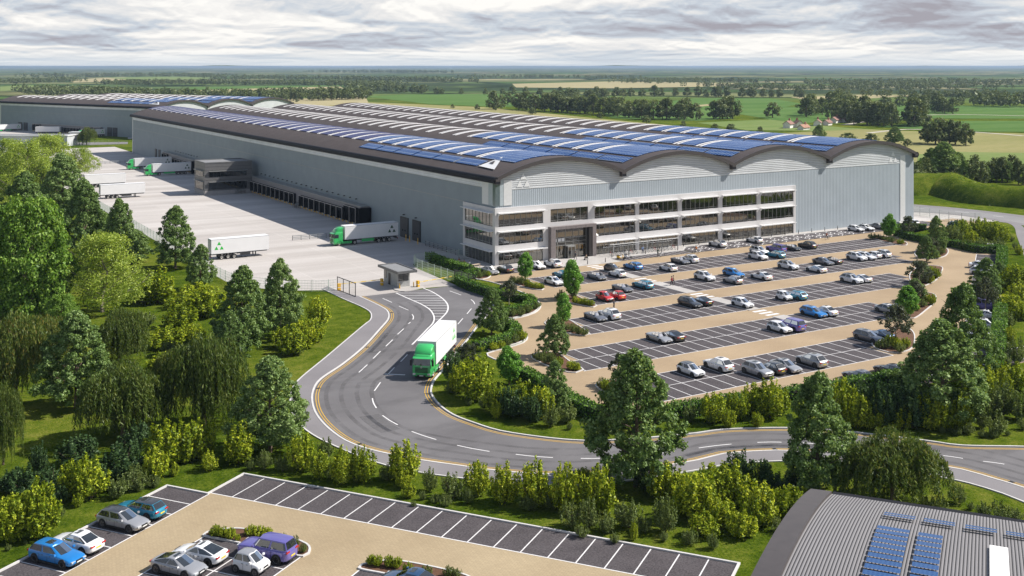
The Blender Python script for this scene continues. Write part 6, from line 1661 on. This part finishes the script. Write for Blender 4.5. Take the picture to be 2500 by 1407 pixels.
wood([([(785,178),(950,178),(1050,179)], 170, 14, 20, 40, 160), ([(1540,205),(1680,200),(1850,203)], 180, 9, 13, 20, 70), ([(1770,214),(1900,220),(2100,221),(2300,214)], 260, 8, 12, 18, 60), ([(2050,213),(2250,206),(2500,206)], 220, 10, 15, 30, 110), ([(2400,262),(2500,260)], 40, 10, 15, 10, 20), ([(1150,192),(1300,190),(1500,193)], 140, 9, 14, 40, 160), ([(2100,236),(2300,238),(2500,244)], 110, 8, 12, 14, 40)])
# rough grass on the bank: blades nobody would count
cs = []
for i in range(len(F0)-1):
    for _ in range(110):
        t = random.random(); p = F0[i].lerp(F0[i+1], random.random()); w = 9 + 3*math.sin(i*.45+1); h = 5.2 + .5*math.sin(i*.7)
        q = random.random()*1.9; xx = p.x + .95*w*q; yy = p.y + .3*w*q
        zz = h*np.interp(q, [0, .3, .65, 1, 1.9], [-.05, .42, .8, 1, .98]); cs.append((xx, yy, zz + .05))
o = link('grass', leaf_mesh('grass', np.array(cs), .22, LEAF['K'], 2.2, np.array([[0, 0, 1.6]]))); o['kind'] = 'stuff'; o['label'] = 'rough tussocky grass on the bank'
# ------------------------------------------------------------------ labels for the plants
LM = [('at the open black gate', -37, -12), ('by the yard fence bend', -50, 4), ('near the yard lawn fence', -54, 45), ('beside the far yard fence', -58, 110), ('at the second site verge', -30, 400),
      ('on the wooded bank by the bend', -72, -42), ('behind the lower car park', -95, -65), ('by the lower car park corner', -84, -80), ('above the lower bays', -66, -92), ('between the road and the lower bays', -54, -104),
      ('before the curved grey roof', -42, -112), ('beside the curved grey roof', -33, -114), ('behind the curved grey roof', -15, -118), ('inside the road bend', -41, -75), ('at the west car park kerb', -22, -50), ('beside the hatched road markings', -26, -40),
      ('in the office corner island', -2, -19), ('beside the red cars', -4, -36), ('starting the third row', -15, -50), ('starting the fourth row', -27, -66), ('starting the last row', -30, -80),
      ('along the south hedge', -10, -96), ('in the south east thicket', 18, -104), ('on the grass by the east road', 28, -116), ('by the first row end', 92, -24), ('ending the second row', 83, -38), ('ending the third row', 64, -52), ('ending the fourth row', 42, -66), ('ending the last row', 20, -82),
      ('behind the upper east bays', 88, -58), ('behind the lower east bays', 58, -80), ('by the north east drive', 112, -36), ('on top of the grass bank', 178, 15), ('in the left edge clearing', -105, -30), ('beside the purple car', -81, -100), ('in the bottom edge island', -73, -111),
      ('beyond the vaulted roof', 170, 330), ('in the hedgerow past the roof', 330, 560), ('in the long field hedgerow', 420, 900), ('round the village', 520, 520), ('in the eastern fields', 620, 420), ('in the pale eastern meadow', 330, 250), ('by the distant stubble field', 230, 900), ('beyond the bright crop field', 700, 1200)]
WORDS = ['leftmost', 'second', 'third', 'fourth', 'fifth', 'sixth', 'seventh', 'eighth', 'ninth', 'tenth', 'eleventh', 'twelfth', 'thirteenth', 'fourteenth', 'fifteenth', 'sixteenth', 'seventeenth', 'eighteenth', 'nineteenth', 'twentieth'] + ['twenty ' + q for q in ('first', 'second', 'third', 'fourth', 'fifth', 'sixth', 'seventh', 'eighth', 'ninth')] + ['thirtieth'] + ['thirty ' + q for q in ('first', 'second', 'third', 'fourth', 'fifth', 'sixth', 'seventh', 'eighth', 'ninth')]
GROUP = {'T': 'dark broadleaf trees', 'W': 'weeping willows', 'Y': 'yellow green shrubs', 'G': 'grey green shrubs', 'D': 'dark shrubs', 'O': 'bright oval trees', 'S': 'thin olive trees', 'B': 'lime green trees', 'L': 'spring green trees', 'F': 'country trees beyond the site'}
def plant_labels():
    cl = {}
    for i, (o, k, u, v, h) in enumerate(plants):
        x, y = o.location.x, o.location.y
        lm = min(range(len(LM)), key=lambda j: math.hypot(LM[j][1]-x, LM[j][2]-y) / (1 + math.hypot(LM[j][1], LM[j][2])*.004))
        sz = ('' if k not in 'YGD' else 'tall ' if h > 3.6 else 'tiny ' if h < 1.3 else 'middling ') if k in 'YGD' else ('' if k != 'F' else 'broad ' if o.scale[0] > o.scale[2]*1.0 else 'narrow ')
        cl.setdefault((k, lm, sz), []).append((u, i))
    for (k, lm, sz), mem in cl.items():
        mem.sort()
        for n, (u, i) in enumerate(mem):
            base = LOOK[k].replace(' with hanging strands', '') if len(mem) > 1 else LOOK[k]
            base = base.replace(' with bare branches showing', '') if len(mem) > 1 else base
            if len(mem) == 1: lab = f"{sz}{base} {LM[lm][0]}"
            elif n < len(WORDS): lab = f"{WORDS[n]} {'from left ' if n else ''}of the {sz}{SHORT[k]}s {LM[lm][0]}"
            else: lab = ''
            if n >= 99: lab = f"one of the last {sz}{SHORT[k]}s {LM[lm][0]}"
            tag(plants[i][0], lab, NAMES[k][1], GROUP[k])
plant_labels()
# ------------------------------------------------------------------ people, cycles, scooters, tables
SKIN = plain('skin', (.42,.25,.18), .6); HAIR = plain('dark_hair', (.03,.02,.015), .6); SHOE = plain('dark_shoes', (.02,.018,.016), .5)
CLOTH = {}
def cloth(n, c):
    if n not in CLOTH: CLOTH[n] = plain(n, c, .8, 0, .12, 12)
    return CLOTH[n]
def person(loc, rz, pose, top, bottom, label, sleeves=True):
    """one continuous skinned body; joints in metres, facing +x"""
    sw = .22 if pose == 'walk' else .05
    J = {'pel': (0,0,.95), 'wst': (0,0,1.08), 'chs': (.01,0,1.28), 'nck': (.0,0,1.47), 'hd0': (.02,0,1.56), 'hd1': (.03,0,1.66), 'hd2': (.02,0,1.75)}
    if pose in ('stand', 'walk', 'hold'):
        for s, n in ((1,'l'), (-1,'r')):
            k = s*sw
            J['hip'+n] = (0, s*.09, .92); J['kne'+n] = (k*.9+.03, s*.10, .50); J['ank'+n] = (k*1.2-.03, s*.10, .09); J['toe'+n] = (k*1.2+.14, s*.11, .04)
            J['sho'+n] = (0, s*.18, 1.42)
            if pose == 'hold': J['elb'+n] = (.08, s*.25, 1.16); J['wri'+n] = (.34, s*.22, 1.08)
            else: J['elb'+n] = (-k*.6-.02, s*.25, 1.15); J['wri'+n] = (-k*1.0+.06, s*.26, .90)
    else:  # seated, cycling or in a wheelchair
        dz = -.42 if pose == 'sit' else 0.0; lean = .16 if pose == 'cycle' else .03
        for k_, (x, y, z) in list(J.items()): J[k_] = (x + lean*max(0, (z-.95))*1.6, y, z+dz)
        for s, n in ((1,'l'), (-1,'r')):
            up = s*.06 if pose == 'cycle' else 0
            J['hip'+n] = (.03, s*.09, .93+dz); J['kne'+n] = (.42, s*.11, (.82 if pose == 'cycle' else .95)+dz+up); J['ank'+n] = (.36, s*.10, .40+up if pose == 'cycle' else .11); J['toe'+n] = (.50, s*.11, .36+up if pose == 'cycle' else .06)
            J['sho'+n] = (lean*.75, s*.18, 1.42+dz); J['elb'+n] = (.28, s*.24, 1.16+dz); J['wri'+n] = (.52 if pose == 'cycle' else .40, s*.20, 1.02+dz)
    E = [('pel','wst'),('wst','chs'),('chs','nck'),('nck','hd0'),('hd0','hd1'),('hd1','hd2')]
    rad = {'pel': .135, 'wst': .12, 'chs': .15, 'nck': .058, 'hd0': .085, 'hd1': .10, 'hd2': .065}
    for n in 'lr':
        s = 1 if n == 'l' else -1
        w, e = Vector(J['wri'+n]), Vector(J['elb'+n]); d = (w-e).normalized()
        J['pal'+n] = tuple(w + d*.07); E += [('chs','sho'+n),('sho'+n,'elb'+n),('elb'+n,'wri'+n),('wri'+n,'pal'+n),('pel','hip'+n),('hip'+n,'kne'+n),('kne'+n,'ank'+n),('ank'+n,'toe'+n)]
        rad.update({'sho'+n: .068, 'elb'+n: .045, 'wri'+n: .03, 'pal'+n: .034, 'hip'+n: .095, 'kne'+n: .062, 'ank'+n: .045, 'toe'+n: .04})
        sd = d.cross(Vector((1, 0, 0.2))); sd = sd.normalized() if sd.length > .1 else Vector((0, 1, 0))
        for i in range(4):
            q = Vector(J['pal'+n]) + sd*((i-1.5)*.019); t = q + d*(.075, .088, .083, .065)[i] + Vector((.012, 0, -.01))
            J[f'fb{n}{i}'] = tuple(q + d*.03); J[f'ft{n}{i}'] = tuple(t); E += [('pal'+n, f'fb{n}{i}'), (f'fb{n}{i}', f'ft{n}{i}')]; rad[f'fb{n}{i}'] = .0095; rad[f'ft{n}{i}'] = .008
        th = w + d*.03 + sd*(.045)*(1); J['th'+n] = tuple(th + d*.035); E.append(('wri'+n, 'th'+n)); rad['th'+n] = .011
    names = list(J); me = bpy.data.meshes.new('body'); me.from_pydata([J[n] for n in names], [(names.index(a), names.index(c)) for a, c in E], [])
    tmp = bpy.data.objects.new('body', me); col.objects.link(tmp)
    md = tmp.modifiers.new('skin', 'SKIN'); md.use_smooth_shade = True
    sv = me.skin_vertices[0].data
    for i, n in enumerate(names):
        r = rad[n]; sv[i].radius = (r*(1.25 if n in ('pel','wst','chs') else 1), r*(.8 if n in ('pel','wst','chs') else 1)); sv[i].use_root = (n == 'pel')
    sb = tmp.modifiers.new('sub', 'SUBSURF'); sb.levels = 1; sb.render_levels = 1
    dg = bpy.context.evaluated_depsgraph_get(); ev = bpy.data.meshes.new_from_object(tmp.evaluated_get(dg)); bpy.data.objects.remove(tmp)
    ev.materials.clear()
    for m in (SKIN, top, bottom, SHOE): ev.materials.append(m)
    hipz = J['pel'][2]; nz = J['nck'][2]
    armp = {n: (Vector(J['elb'+n]), Vector(J['wri'+n])) for n in 'lr'}; ank = {n: Vector(J['ank'+n]) for n in 'lr'}; kne = [Vector(J['kne'+n]) for n in 'lr']; hp = [Vector(J['hip'+n]) for n in 'lr']
    for p in ev.polygons:
        c = p.center; k = 1
        dw = min((c - w).length for _, w in armp.values()); da = min((c - a).length for a in ank.values())
        dl = min(min((c - (h_.lerp(q, t))).length for t in (.25,.5,.75,1)) for h_, q in zip(hp, kne)); dlo = min(min((c - (q.lerp(a, t))).length for t in (0,.3,.6)) for q, a in zip(kne, ank.values()))
        dbody = (c - Vector(J['chs'])).length; darm = min(min((c - e.lerp(w, t)).length for t in (0,.5,.9)) for e, w in armp.values())
        if c.z > nz - .01: k = 0
        elif da < .13 and c.z < max(a.z for a in ank.values()) + .05: k = 3
        elif dw < .15 and min((c-Vector(J['pal'+n])).length for n in 'lr') < .14: k = 0
        elif not sleeves and darm < .10: k = 0
        elif min(dl, dlo) < min(darm, dbody) and c.z < hipz + .06: k = 2
        p.material_index = k
    ev.name = 'body'
    o = empty('person', (loc[0], loc[1], loc[2] if len(loc) > 2 else .1), rz, label, 'person')
    link('body', ev, o)
    h0 = Vector(J['hd1']); b = MB(); rings = []
    for i in range(6):
        t = i/5; z = h0.z - .01 + .125*math.sin(t*1.57); r = .112*math.cos(t*1.45)
        rings.append([(h0.x - .018 + r*math.cos(2*math.pi*j/12)*1.02 - (.02 if i == 0 else 0), h0.y + r*.92*math.sin(2*math.pi*j/12), z - (.05 if (i == 0 and 3 <= j <= 9) else 0)) for j in range(12)])
    b.loft(rings, HAIR); b.build('hair', o, 60)
    b = MB(); b.cyl((h0.x+.085, 0, h0.z-.03), (h0.x+.118, 0, h0.z-.045), .016, .010, 6, SKIN)
    b.build('nose', o)
    for s in (-1, 1):
        b = MB(); b.cyl((h0.x+.083, s*.034, h0.z+.005), (h0.x+.096, s*.034, h0.z+.005), .012, .008, 6, HAIR); b.build('eye', o)
    b = MB(); b.box(h0.x+.082, h0.x+.094, -.024, .024, h0.z-.078, h0.z-.068, plain('lips', (.30,.10,.09), .6) if 'lips' not in bpy.data.materials else bpy.data.materials['lips']); b.build('mouth', o)
    return o
navy = cloth('dark_suit_cloth', (.02,.022,.03)); white_sh = cloth('white_shirt_cloth', (.62,.62,.62)); blue_sh = cloth('light_blue_shirt_cloth', (.30,.40,.62)); red_sh = cloth('crimson_top_cloth', (.42,.02,.05)); tan_c = cloth('sand_cloth', (.40,.30,.20)); black_c = cloth('black_cloth', (.012,.012,.013)); green_c = cloth('dark_green_cloth', (.03,.06,.04)); orange_c = cloth('orange_vest_cloth', (.70,.22,.03)); jeans = cloth('denim_cloth', (.05,.07,.12)); rust = cloth('rust_red_cloth', (.35,.10,.04))
person(at(1405,636), 2.6, 'walk', navy, navy, 'person in dark suit walking away from the revolving door')
person(at(1640,699) + (.09,), 2.4, 'walk', red_sh, black_c, 'person in crimson top walking on the slab crossing')
person(at(1644,697) + (.09,), 2.5, 'walk', tan_c, black_c, 'taller person in sand coloured top beside the crimson one', False)
person(at(1499,757) + (.02,), 2.2, 'stand', navy, navy, 'person in black suit standing in the drive behind the white crossover')
person(at(1569,621), 1.2, 'stand', blue_sh, jeans, 'person in light blue shirt standing among the racked bicycles')
person(at(1606,628), 0.2, 'hold', green_c, black_c, 'person in dark green wheeling a bicycle at the cycle bays')
person(at(1191,641), 3.6, 'hold', white_sh, black_c, 'person in white shirt standing at the patio corner')
def bicycle(x, y, rz, label, group='bicycles under the cycle shelter', c='steel', z=.1):
    if 'bike' not in CARMESH:
        w = MB(); N = 18
        w.loft([[((.33+a)*math.cos(2*math.pi*i/N), q, (.33+a)*math.sin(2*math.pi*i/N)) for a, q in ((-.018,-.015),(.018,-.015),(.018,.015),(-.018,.015))] for i in range(N+1)], M['tyre'], cap=False)
        for i in range(6): a = math.pi*i/6; w.tube([(.32*math.cos(a), 0, .32*math.sin(a)), (-.32*math.cos(a), 0, -.32*math.sin(a))], .004, 3, M['steel'])
        f = MB()
        for a, q in (((-.5,.33),(-.08,.30)), ((-.08,.30),(-.22,.82)), ((-.18,.72),(.38,.76)), ((-.08,.30),(.40,.68)), ((-.5,.33),(-.19,.72)), ((.38,.80),(.52,.33)), ((.36,.78),(.34,.98))):
            f.tube([(a[0], 0, a[1]), (q[0], 0, q[1])], .02, 5, None)
        h = MB(); h.tube([(.30,-.26,1.0),(.38,-.1,1.0),(.38,.1,1.0),(.30,.26,1.0)], .016, 5, M['dark_steel'])
        s = MB(); s.box(-.36, -.10, -.07, .07, .83, .90, M['black'])
        CARMESH['bike'] = (w.mesh('wheel'), f, h.mesh('handlebar'), s.mesh('saddle'))
    w, f, h, s = CARMESH['bike']
    k = ('bikeframe', c)
    if k not in CARMESH:
        me = f.mesh('frame'); me.materials.clear(); me.materials.append(M[c] if c in M else PAINT[c]); CARMESH[k] = me
    o = empty('bicycle', (x, y, z), rz, label, 'bicycle', group)
    for dx in (-.5, .52): link('wheel', w, o, (dx, 0, .345))
    link('frame', CARMESH[k], o); link('handlebar', h, o); link('saddle', s, o)
    return o
for i in range(16):
    x = 26.2 + i*1.05 + (1.0 if i > 6 else 0)
    bicycle(x, -3.4, math.pi/2 + random.uniform(-.08,.08), 'bicycle standing in the rack under the curved cycle shelter', c=('red', 'dark_steel', 'steel', 'navy', 'white')[i % 5])
bicycle(*at(1616,628), .2, 'bicycle being wheeled by the person in dark green', None, 'white')
for (u, v, rz, t_, lab, lb) in ((1699,620,math.pi*.95,orange_c,'person in orange vest cycling along the first drive','bicycle ridden by the person in the orange vest'), (2019,586,math.pi*.05,rust,'person in red top cycling past the far hatched bays','white bicycle ridden past the far hatched bays'), (1432,637,math.pi*.9,rust,None,None)):
    if lab:
        x, y = at(u, v); bicycle(x, y, rz, lb, None, 'white', .02); person((x - .2*math.cos(rz), y - .2*math.sin(rz), .02), rz, 'cycle', t_, black_c, lab, False)
# wheelchair user by the entrance
x, y = at(1432,636)
wc = empty('wheelchair', (x, y, .1), 2.7, 'black wheelchair on the slabs outside the entrance', 'wheelchair')
for s in (-1, 1):
    b = MB(); N = 18
    b.loft([[((.30+a)*math.cos(2*math.pi*i/N), s*.30+q, .30+(.30+a)*math.sin(2*math.pi*i/N)) for a, q in ((-.02,-.02),(.02,-.02),(.02,.02),(-.02,.02))] for i in range(N+1)], M['tyre'], cap=False)
    for i in range(5): a = math.pi*i/5; b.tube([(.29*math.cos(a), s*.3, .3+.29*math.sin(a)), (-.29*math.cos(a), s*.3, .3-.29*math.sin(a))], .006, 3, M['steel'])
    b.build('wheel', wc); b = MB(); b.cyl((.42, s*.22-.02, .1), (.42, s*.22+.02, .1), .1, n=12, m=M['tyre']); b.build('caster', wc)
b = MB(); b.box(-.2, .3, -.25, .25, .36, .42, M['black']); b.build('seat', wc)
b = MB(); b.box(-.26, -.2, -.25, .25, .42, .90, M['black']); b.build('backrest', wc)
b = MB(); b.box(.3, .6, -.2, .2, .06, .1, M['dark_steel']); b.tube([(.3,.2,.38), (.5,.2,.1)], .02, 5, M['steel']); b.tube([(.3,-.2,.38), (.5,-.2,.1)], .02, 5, M['steel']); b.build('footrest', wc)
person((x, y, .03), 2.7, 'sit', tan_c, black_c, 'person in sand coloured top sitting in the wheelchair')
# cycle shelter
cs_ = empty('cycle_shelter', (25.2, -1.6, .1), 0, 'open cycle shelter with curved steel hoops in front of the offices', 'shelter')
for i in range(15):
    x = i*1.32; b = MB(); b.tube([(x,-.2,0), (x,-.15,1.6), (x,-.7,2.25), (x,-1.7,2.55), (x,-2.6,2.5)], .035, 5, M['steel']); b.build('hoop', cs_)
b = MB(); b.tube([(0,-2.6,2.5), (18.5,-2.6,2.5)], .06, 6, M['emblem']); b.tube([(0,-.15,1.6), (18.5,-.15,1.6)], .04, 6, M['steel']); b.build('rail', cs_)
for x in (1.0, 7.4, 9.8, 18.4):
    b = MB(); b.tube([(x,-2.6,0), (x,-2.6,2.5)], .05, 6, M['emblem']); b.build('post', cs_)
# scooters
def scooter(u, v, rz, c, label):
    x, y = at(u, v); o = empty('motor_scooter', (x, y, .02), rz, label, 'scooter', 'scooters parked beside the cycle shelter')
    b = MB()
    b.loft([[(xx, -w, z0), (xx, w, z0), (xx, w*.8, z1), (xx, -w*.8, z1)] for xx, w, z0, z1 in ((-.85,.08,.5,.66), (-.7,.2,.38,.76), (-.3,.2,.28,.74), (-.1,.18,.24,.36), (.35,.18,.24,.34))], c)
    b.loft([[(.35,-.2,.26),(.35,.2,.26),(.42,.2,.26),(.42,-.2,.26)], [(.5,-.24,.6),(.5,.24,.6),(.57,.22,.6),(.57,-.22,.6)], [(.46,-.16,1.0),(.46,.16,1.0),(.54,.12,1.0),(.54,-.12,1.0)]], c)
    b.build('body', o, 50)
    for dx in (-.55, .68):
        b = MB(); N = 16; b.loft([[(dx+(.2+a)*math.cos(2*math.pi*i/N), q, .25+(.2+a)*math.sin(2*math.pi*i/N)) for a, q in ((-.1,-.05),(.05,-.05),(.05,.05),(-.1,.05))] for i in range(N+1)], M['tyre'], cap=False); b.build('wheel', o)
    b = MB(); b.box(-.78, -.05, -.15, .15, .76, .84, M['black']); b.build('seat', o)
    b = MB(); b.tube([(.44,-.32,1.04), (.5,0,1.08), (.44,.32,1.04)], .03, 5, M['dark_steel']); b.build('handlebar', o)
    b = MB(); b.cyl((.55,0,.92), (.60,0,.92), .07, n=10, m=M['lamp_clear']); b.build('headlight', o)
scooter(1515,634, -.9, M['yellow'], 'yellow motor scooter parked beside the cycle shelter'); scooter(1533,631, -.9, PAINT['white'], 'white motor scooter parked next to the yellow one')
# patio tables with seated people
def table(x, y, rz, label):
    o = empty('picnic_table', (x, y, .08), rz, label, 'table', 'patio tables')
    b = MB(); b.box(-.9, .9, -.38, .38, .70, .76, M['slat']); b.build('tabletop', o)
    for s in (-1, 1):
        b = MB(); b.box(-.9, .9, *sorted((s*.55, s*.83)), .42, .47, M['slat']); b.build('bench', o)
    for s in (-.6, .6):
        b = MB(); b.tube([(s, -.6, 0), (s, -.25, .70)], .045, 5, M['slat']); b.tube([(s, .6, 0), (s, .25, .70)], .045, 5, M['slat']); b.box(s-.03, s+.03, -.8, .8, .36, .42, M['slat']); b.build('leg', o)
M['slat'] = plain('pale_timber', (.42,.33,.24), .75)
table(-5.4, 4.6, .2, 'pale timber picnic table farthest along the patio'); table(-5.6, 1.9, .2, 'pale timber picnic table in the middle of the patio'); table(-4.8, -.6, .2, 'pale timber picnic table at the sunny patio corner')
for x, y, rz, c, l in ((-5.4, 5.4, -1.4, rust, 'person in rust red top sitting at the far patio table'), (-5.7, 2.65, -1.4, rust, 'person in rust top sitting at the middle patio table'), (-5.2, 1.2, 1.7, white_sh, 'person in white sitting opposite at the middle patio table')):
    person((x, y, .0), rz, 'sit', c, black_c, l, False)
HAZE = 7e-5
# ------------------------------------------------------------------ sun, sky, camera
SUN = Vector((1.0, -.42, 1.04)).normalized()
el = math.asin(SUN.z); az = math.atan2(SUN.x, SUN.y)
sd = bpy.data.lights.new('sun', 'SUN'); sd.energy = 4.3; sd.angle = R(.53); sd.color = (1, .955, .89)
so = bpy.data.objects.new('sun', sd); col.objects.link(so); so.rotation_euler = SUN.to_track_quat('Z', 'Y').to_euler(); so.location = (300, -200, 300)
w = bpy.data.worlds.new('World'); sc.world = w; w.use_nodes = True
t = NT.__new__(NT); t.t = w.node_tree; t.t.nodes.clear(); t.out = t.n('ShaderNodeOutputWorld')
sky = t.n('ShaderNodeTexSky', sky_type='NISHITA'); sky.sun_disc = False; sky.sun_elevation = el; sky.sun_rotation = az
sky.air_density = 1.0; sky.dust_density = .6; sky.ozone_density = 1.6
vec = t.n('ShaderNodeTexCoord').outputs['Generated']; s = t.sep(vec)
azn = t.math('ARCTAN2', s[0], s[1]); eln = t.math('ARCSINE', s[2])
azr = t.math('SUBTRACT', azn, math.atan2(FWD.x, FWD.y))
# cloud bank: lumps get thinner and flatter towards the horizon
le = t.math('LOGARITHM', t.math('ADD', t.math('MAXIMUM', eln, 0.0), .012), 2.718)
def cv(kx, ky, z, dy=0.0):
    c_ = t.n('ShaderNodeCombineXYZ'); t.l(t.math('MULTIPLY', azr, kx), c_.inputs[0]); t.l(t.math('MULTIPLY_ADD', le, ky, dy), c_.inputs[1]); c_.inputs[2].default_value = z; return c_.outputs[0]
def cloudnoise(dy):
    """billowing field; dy shifts it upward to find the lit tops and shaded bases"""
    warp = t.n('ShaderNodeTexNoise'); warp.inputs['Scale'].default_value = 1.0; warp.inputs['Detail'].default_value = 4; t.l(cv(11, 2.4, 4.2, dy*1.6), warp.inputs['Vector'])
    wa = t.n('ShaderNodeVectorMath', operation='MULTIPLY_ADD'); t.l(warp.outputs['Color'], wa.inputs[0]); wa.inputs[1].default_value = (.9, .8, 0); t.l(cv(7.5, 1.5, 3.1, dy), wa.inputs[2])
    return t.noise(1.0, 12, wa.outputs[0], .54)
n1 = cloudnoise(0.0); n1u = cloudnoise(.11)
n2 = t.noise(1.0, 3, cv(3.4, 1.5, 9.4), .5)
k = t.math('ADD', t.math('MULTIPLY', n1, .60), t.math('MULTIPLY', n2, .40))
k = t.math('ADD', k, t.math('MULTIPLY', t.math('SUBTRACT', n1, n1u), .95))
def blob(a0, e0, ra, re):
    da = t.math('DIVIDE', t.math('SUBTRACT', azr, a0), ra); de = t.math('DIVIDE', t.math('SUBTRACT', eln, e0), re)
    r2 = t.math('ADD', t.math('MULTIPLY', da, da), t.math('MULTIPLY', de, de))
    return t.math('POWER', 2.718, t.math('MULTIPLY', r2, -1.0))
dark = t.math('ADD', t.math('MULTIPLY', blob(.35, .047, .17, .014), .16), t.math('ADD', t.math('MULTIPLY', blob(-.34, .022, .18, .009), .09), t.math('MULTIPLY', blob(.16, .035, .12, .005), .10)))
dark = t.math('ADD', dark, t.math('MULTIPLY', blob(-.46, .052, .05, .012), .12))
light = t.math('ADD', t.math('MULTIPLY', blob(-.08, .036, .14, .012), .07), t.math('MULTIPLY', blob(.05, .055, .2, .010), .07))
k = t.math('ADD', t.math('SUBTRACT', k, dark), light)
cloud = t.ramp(k, [(.30, (.42,.41,.46)), (.39, (.53,.56,.63)), (.45, (.63,.69,.765)), (.50, (.76,.785,.815)), (.55, (.88,.875,.87)), (.63, (1.06,1.04,1.0))])
hz = t.n('ShaderNodeMapRange', interpolation_type='SMOOTHSTEP'); hz.inputs['From Min'].default_value = 0.0; hz.inputs['From Max'].default_value = .016; hz.inputs['To Min'].default_value = .25; t.l(eln, hz.inputs['Value'])
cloud = t.mix(hz.outputs[0], (.70,.77,.84), cloud)
fade = t.n('ShaderNodeMapRange', interpolation_type='SMOOTHSTEP'); fade.inputs['From Min'].default_value = .10; fade.inputs['From Max'].default_value = .55; fade.inputs['To Min'].default_value = 1.0; fade.inputs['To Max'].default_value = .10; t.l(eln, fade.inputs['Value'])
bg1 = t.n('ShaderNodeBackground'); t.l(sky.outputs[0], bg1.inputs['Color']); bg1.inputs['Strength'].default_value = .075
bg2 = t.n('ShaderNodeBackground'); t.l(cloud, bg2.inputs['Color']); bg2.inputs['Strength'].default_value = .57
mx = t.n('ShaderNodeMixShader'); t.l(fade.outputs[0], mx.inputs['Fac']); t.l(bg1.outputs[0], mx.inputs[1]); t.l(bg2.outputs[0], mx.inputs[2]); t.l(mx.outputs[0], t.out.inputs['Surface'])
# haze over the whole plain
hb = MB(); hb.box(-26000, 40000, -3000, 42000, -1.5, 41.5)
hz_ = NT('haze_air'); pv = hz_.n('ShaderNodeVolumePrincipled'); pv.inputs['Color'].default_value = (.44,.58,.76,1); pv.inputs['Density'].default_value = HAZE; pv.inputs['Anisotropy'].default_value = .1
hz_.l(pv.outputs[0], hz_.out.inputs['Volume'])
if HAZE > 0:
    hb.f = hb.f; ho = hb.build('haze'); ho.data.materials.append(hz_.m); ho['kind'] = 'stuff'; ho['label'] = 'pale haze over the plain'
cd = bpy.data.cameras.new('camera'); cam = bpy.data.objects.new('camera', cd); col.objects.link(cam)
cam.location = (CAM.x, CAM.y, EYE); cam.rotation_euler = (math.pi/2, 0, -math.atan2(FWD.x, FWD.y))
cd.sensor_fit = 'HORIZONTAL'; cd.sensor_width = 36; cd.lens = 36*FPX/2500
cd.shift_y = -(703.5 - V0)/2500; cd.clip_start = .5; cd.clip_end = 90000
sc.camera = cam
sc.view_settings.view_transform = 'Standard'; sc.view_settings.look = 'None'; sc.view_settings.exposure = .74; sc.view_settings.gamma = 1.0
sc.cycles.max_bounces = 5; sc.cycles.diffuse_bounces = 2; sc.cycles.glossy_bounces = 3; sc.cycles.transparent_max_bounces = 4; sc.cycles.transmission_bounces = 2; sc.cycles.volume_bounces = 0
sc.cycles.use_denoising = True
sc.cycles.sample_clamp_indirect = 6
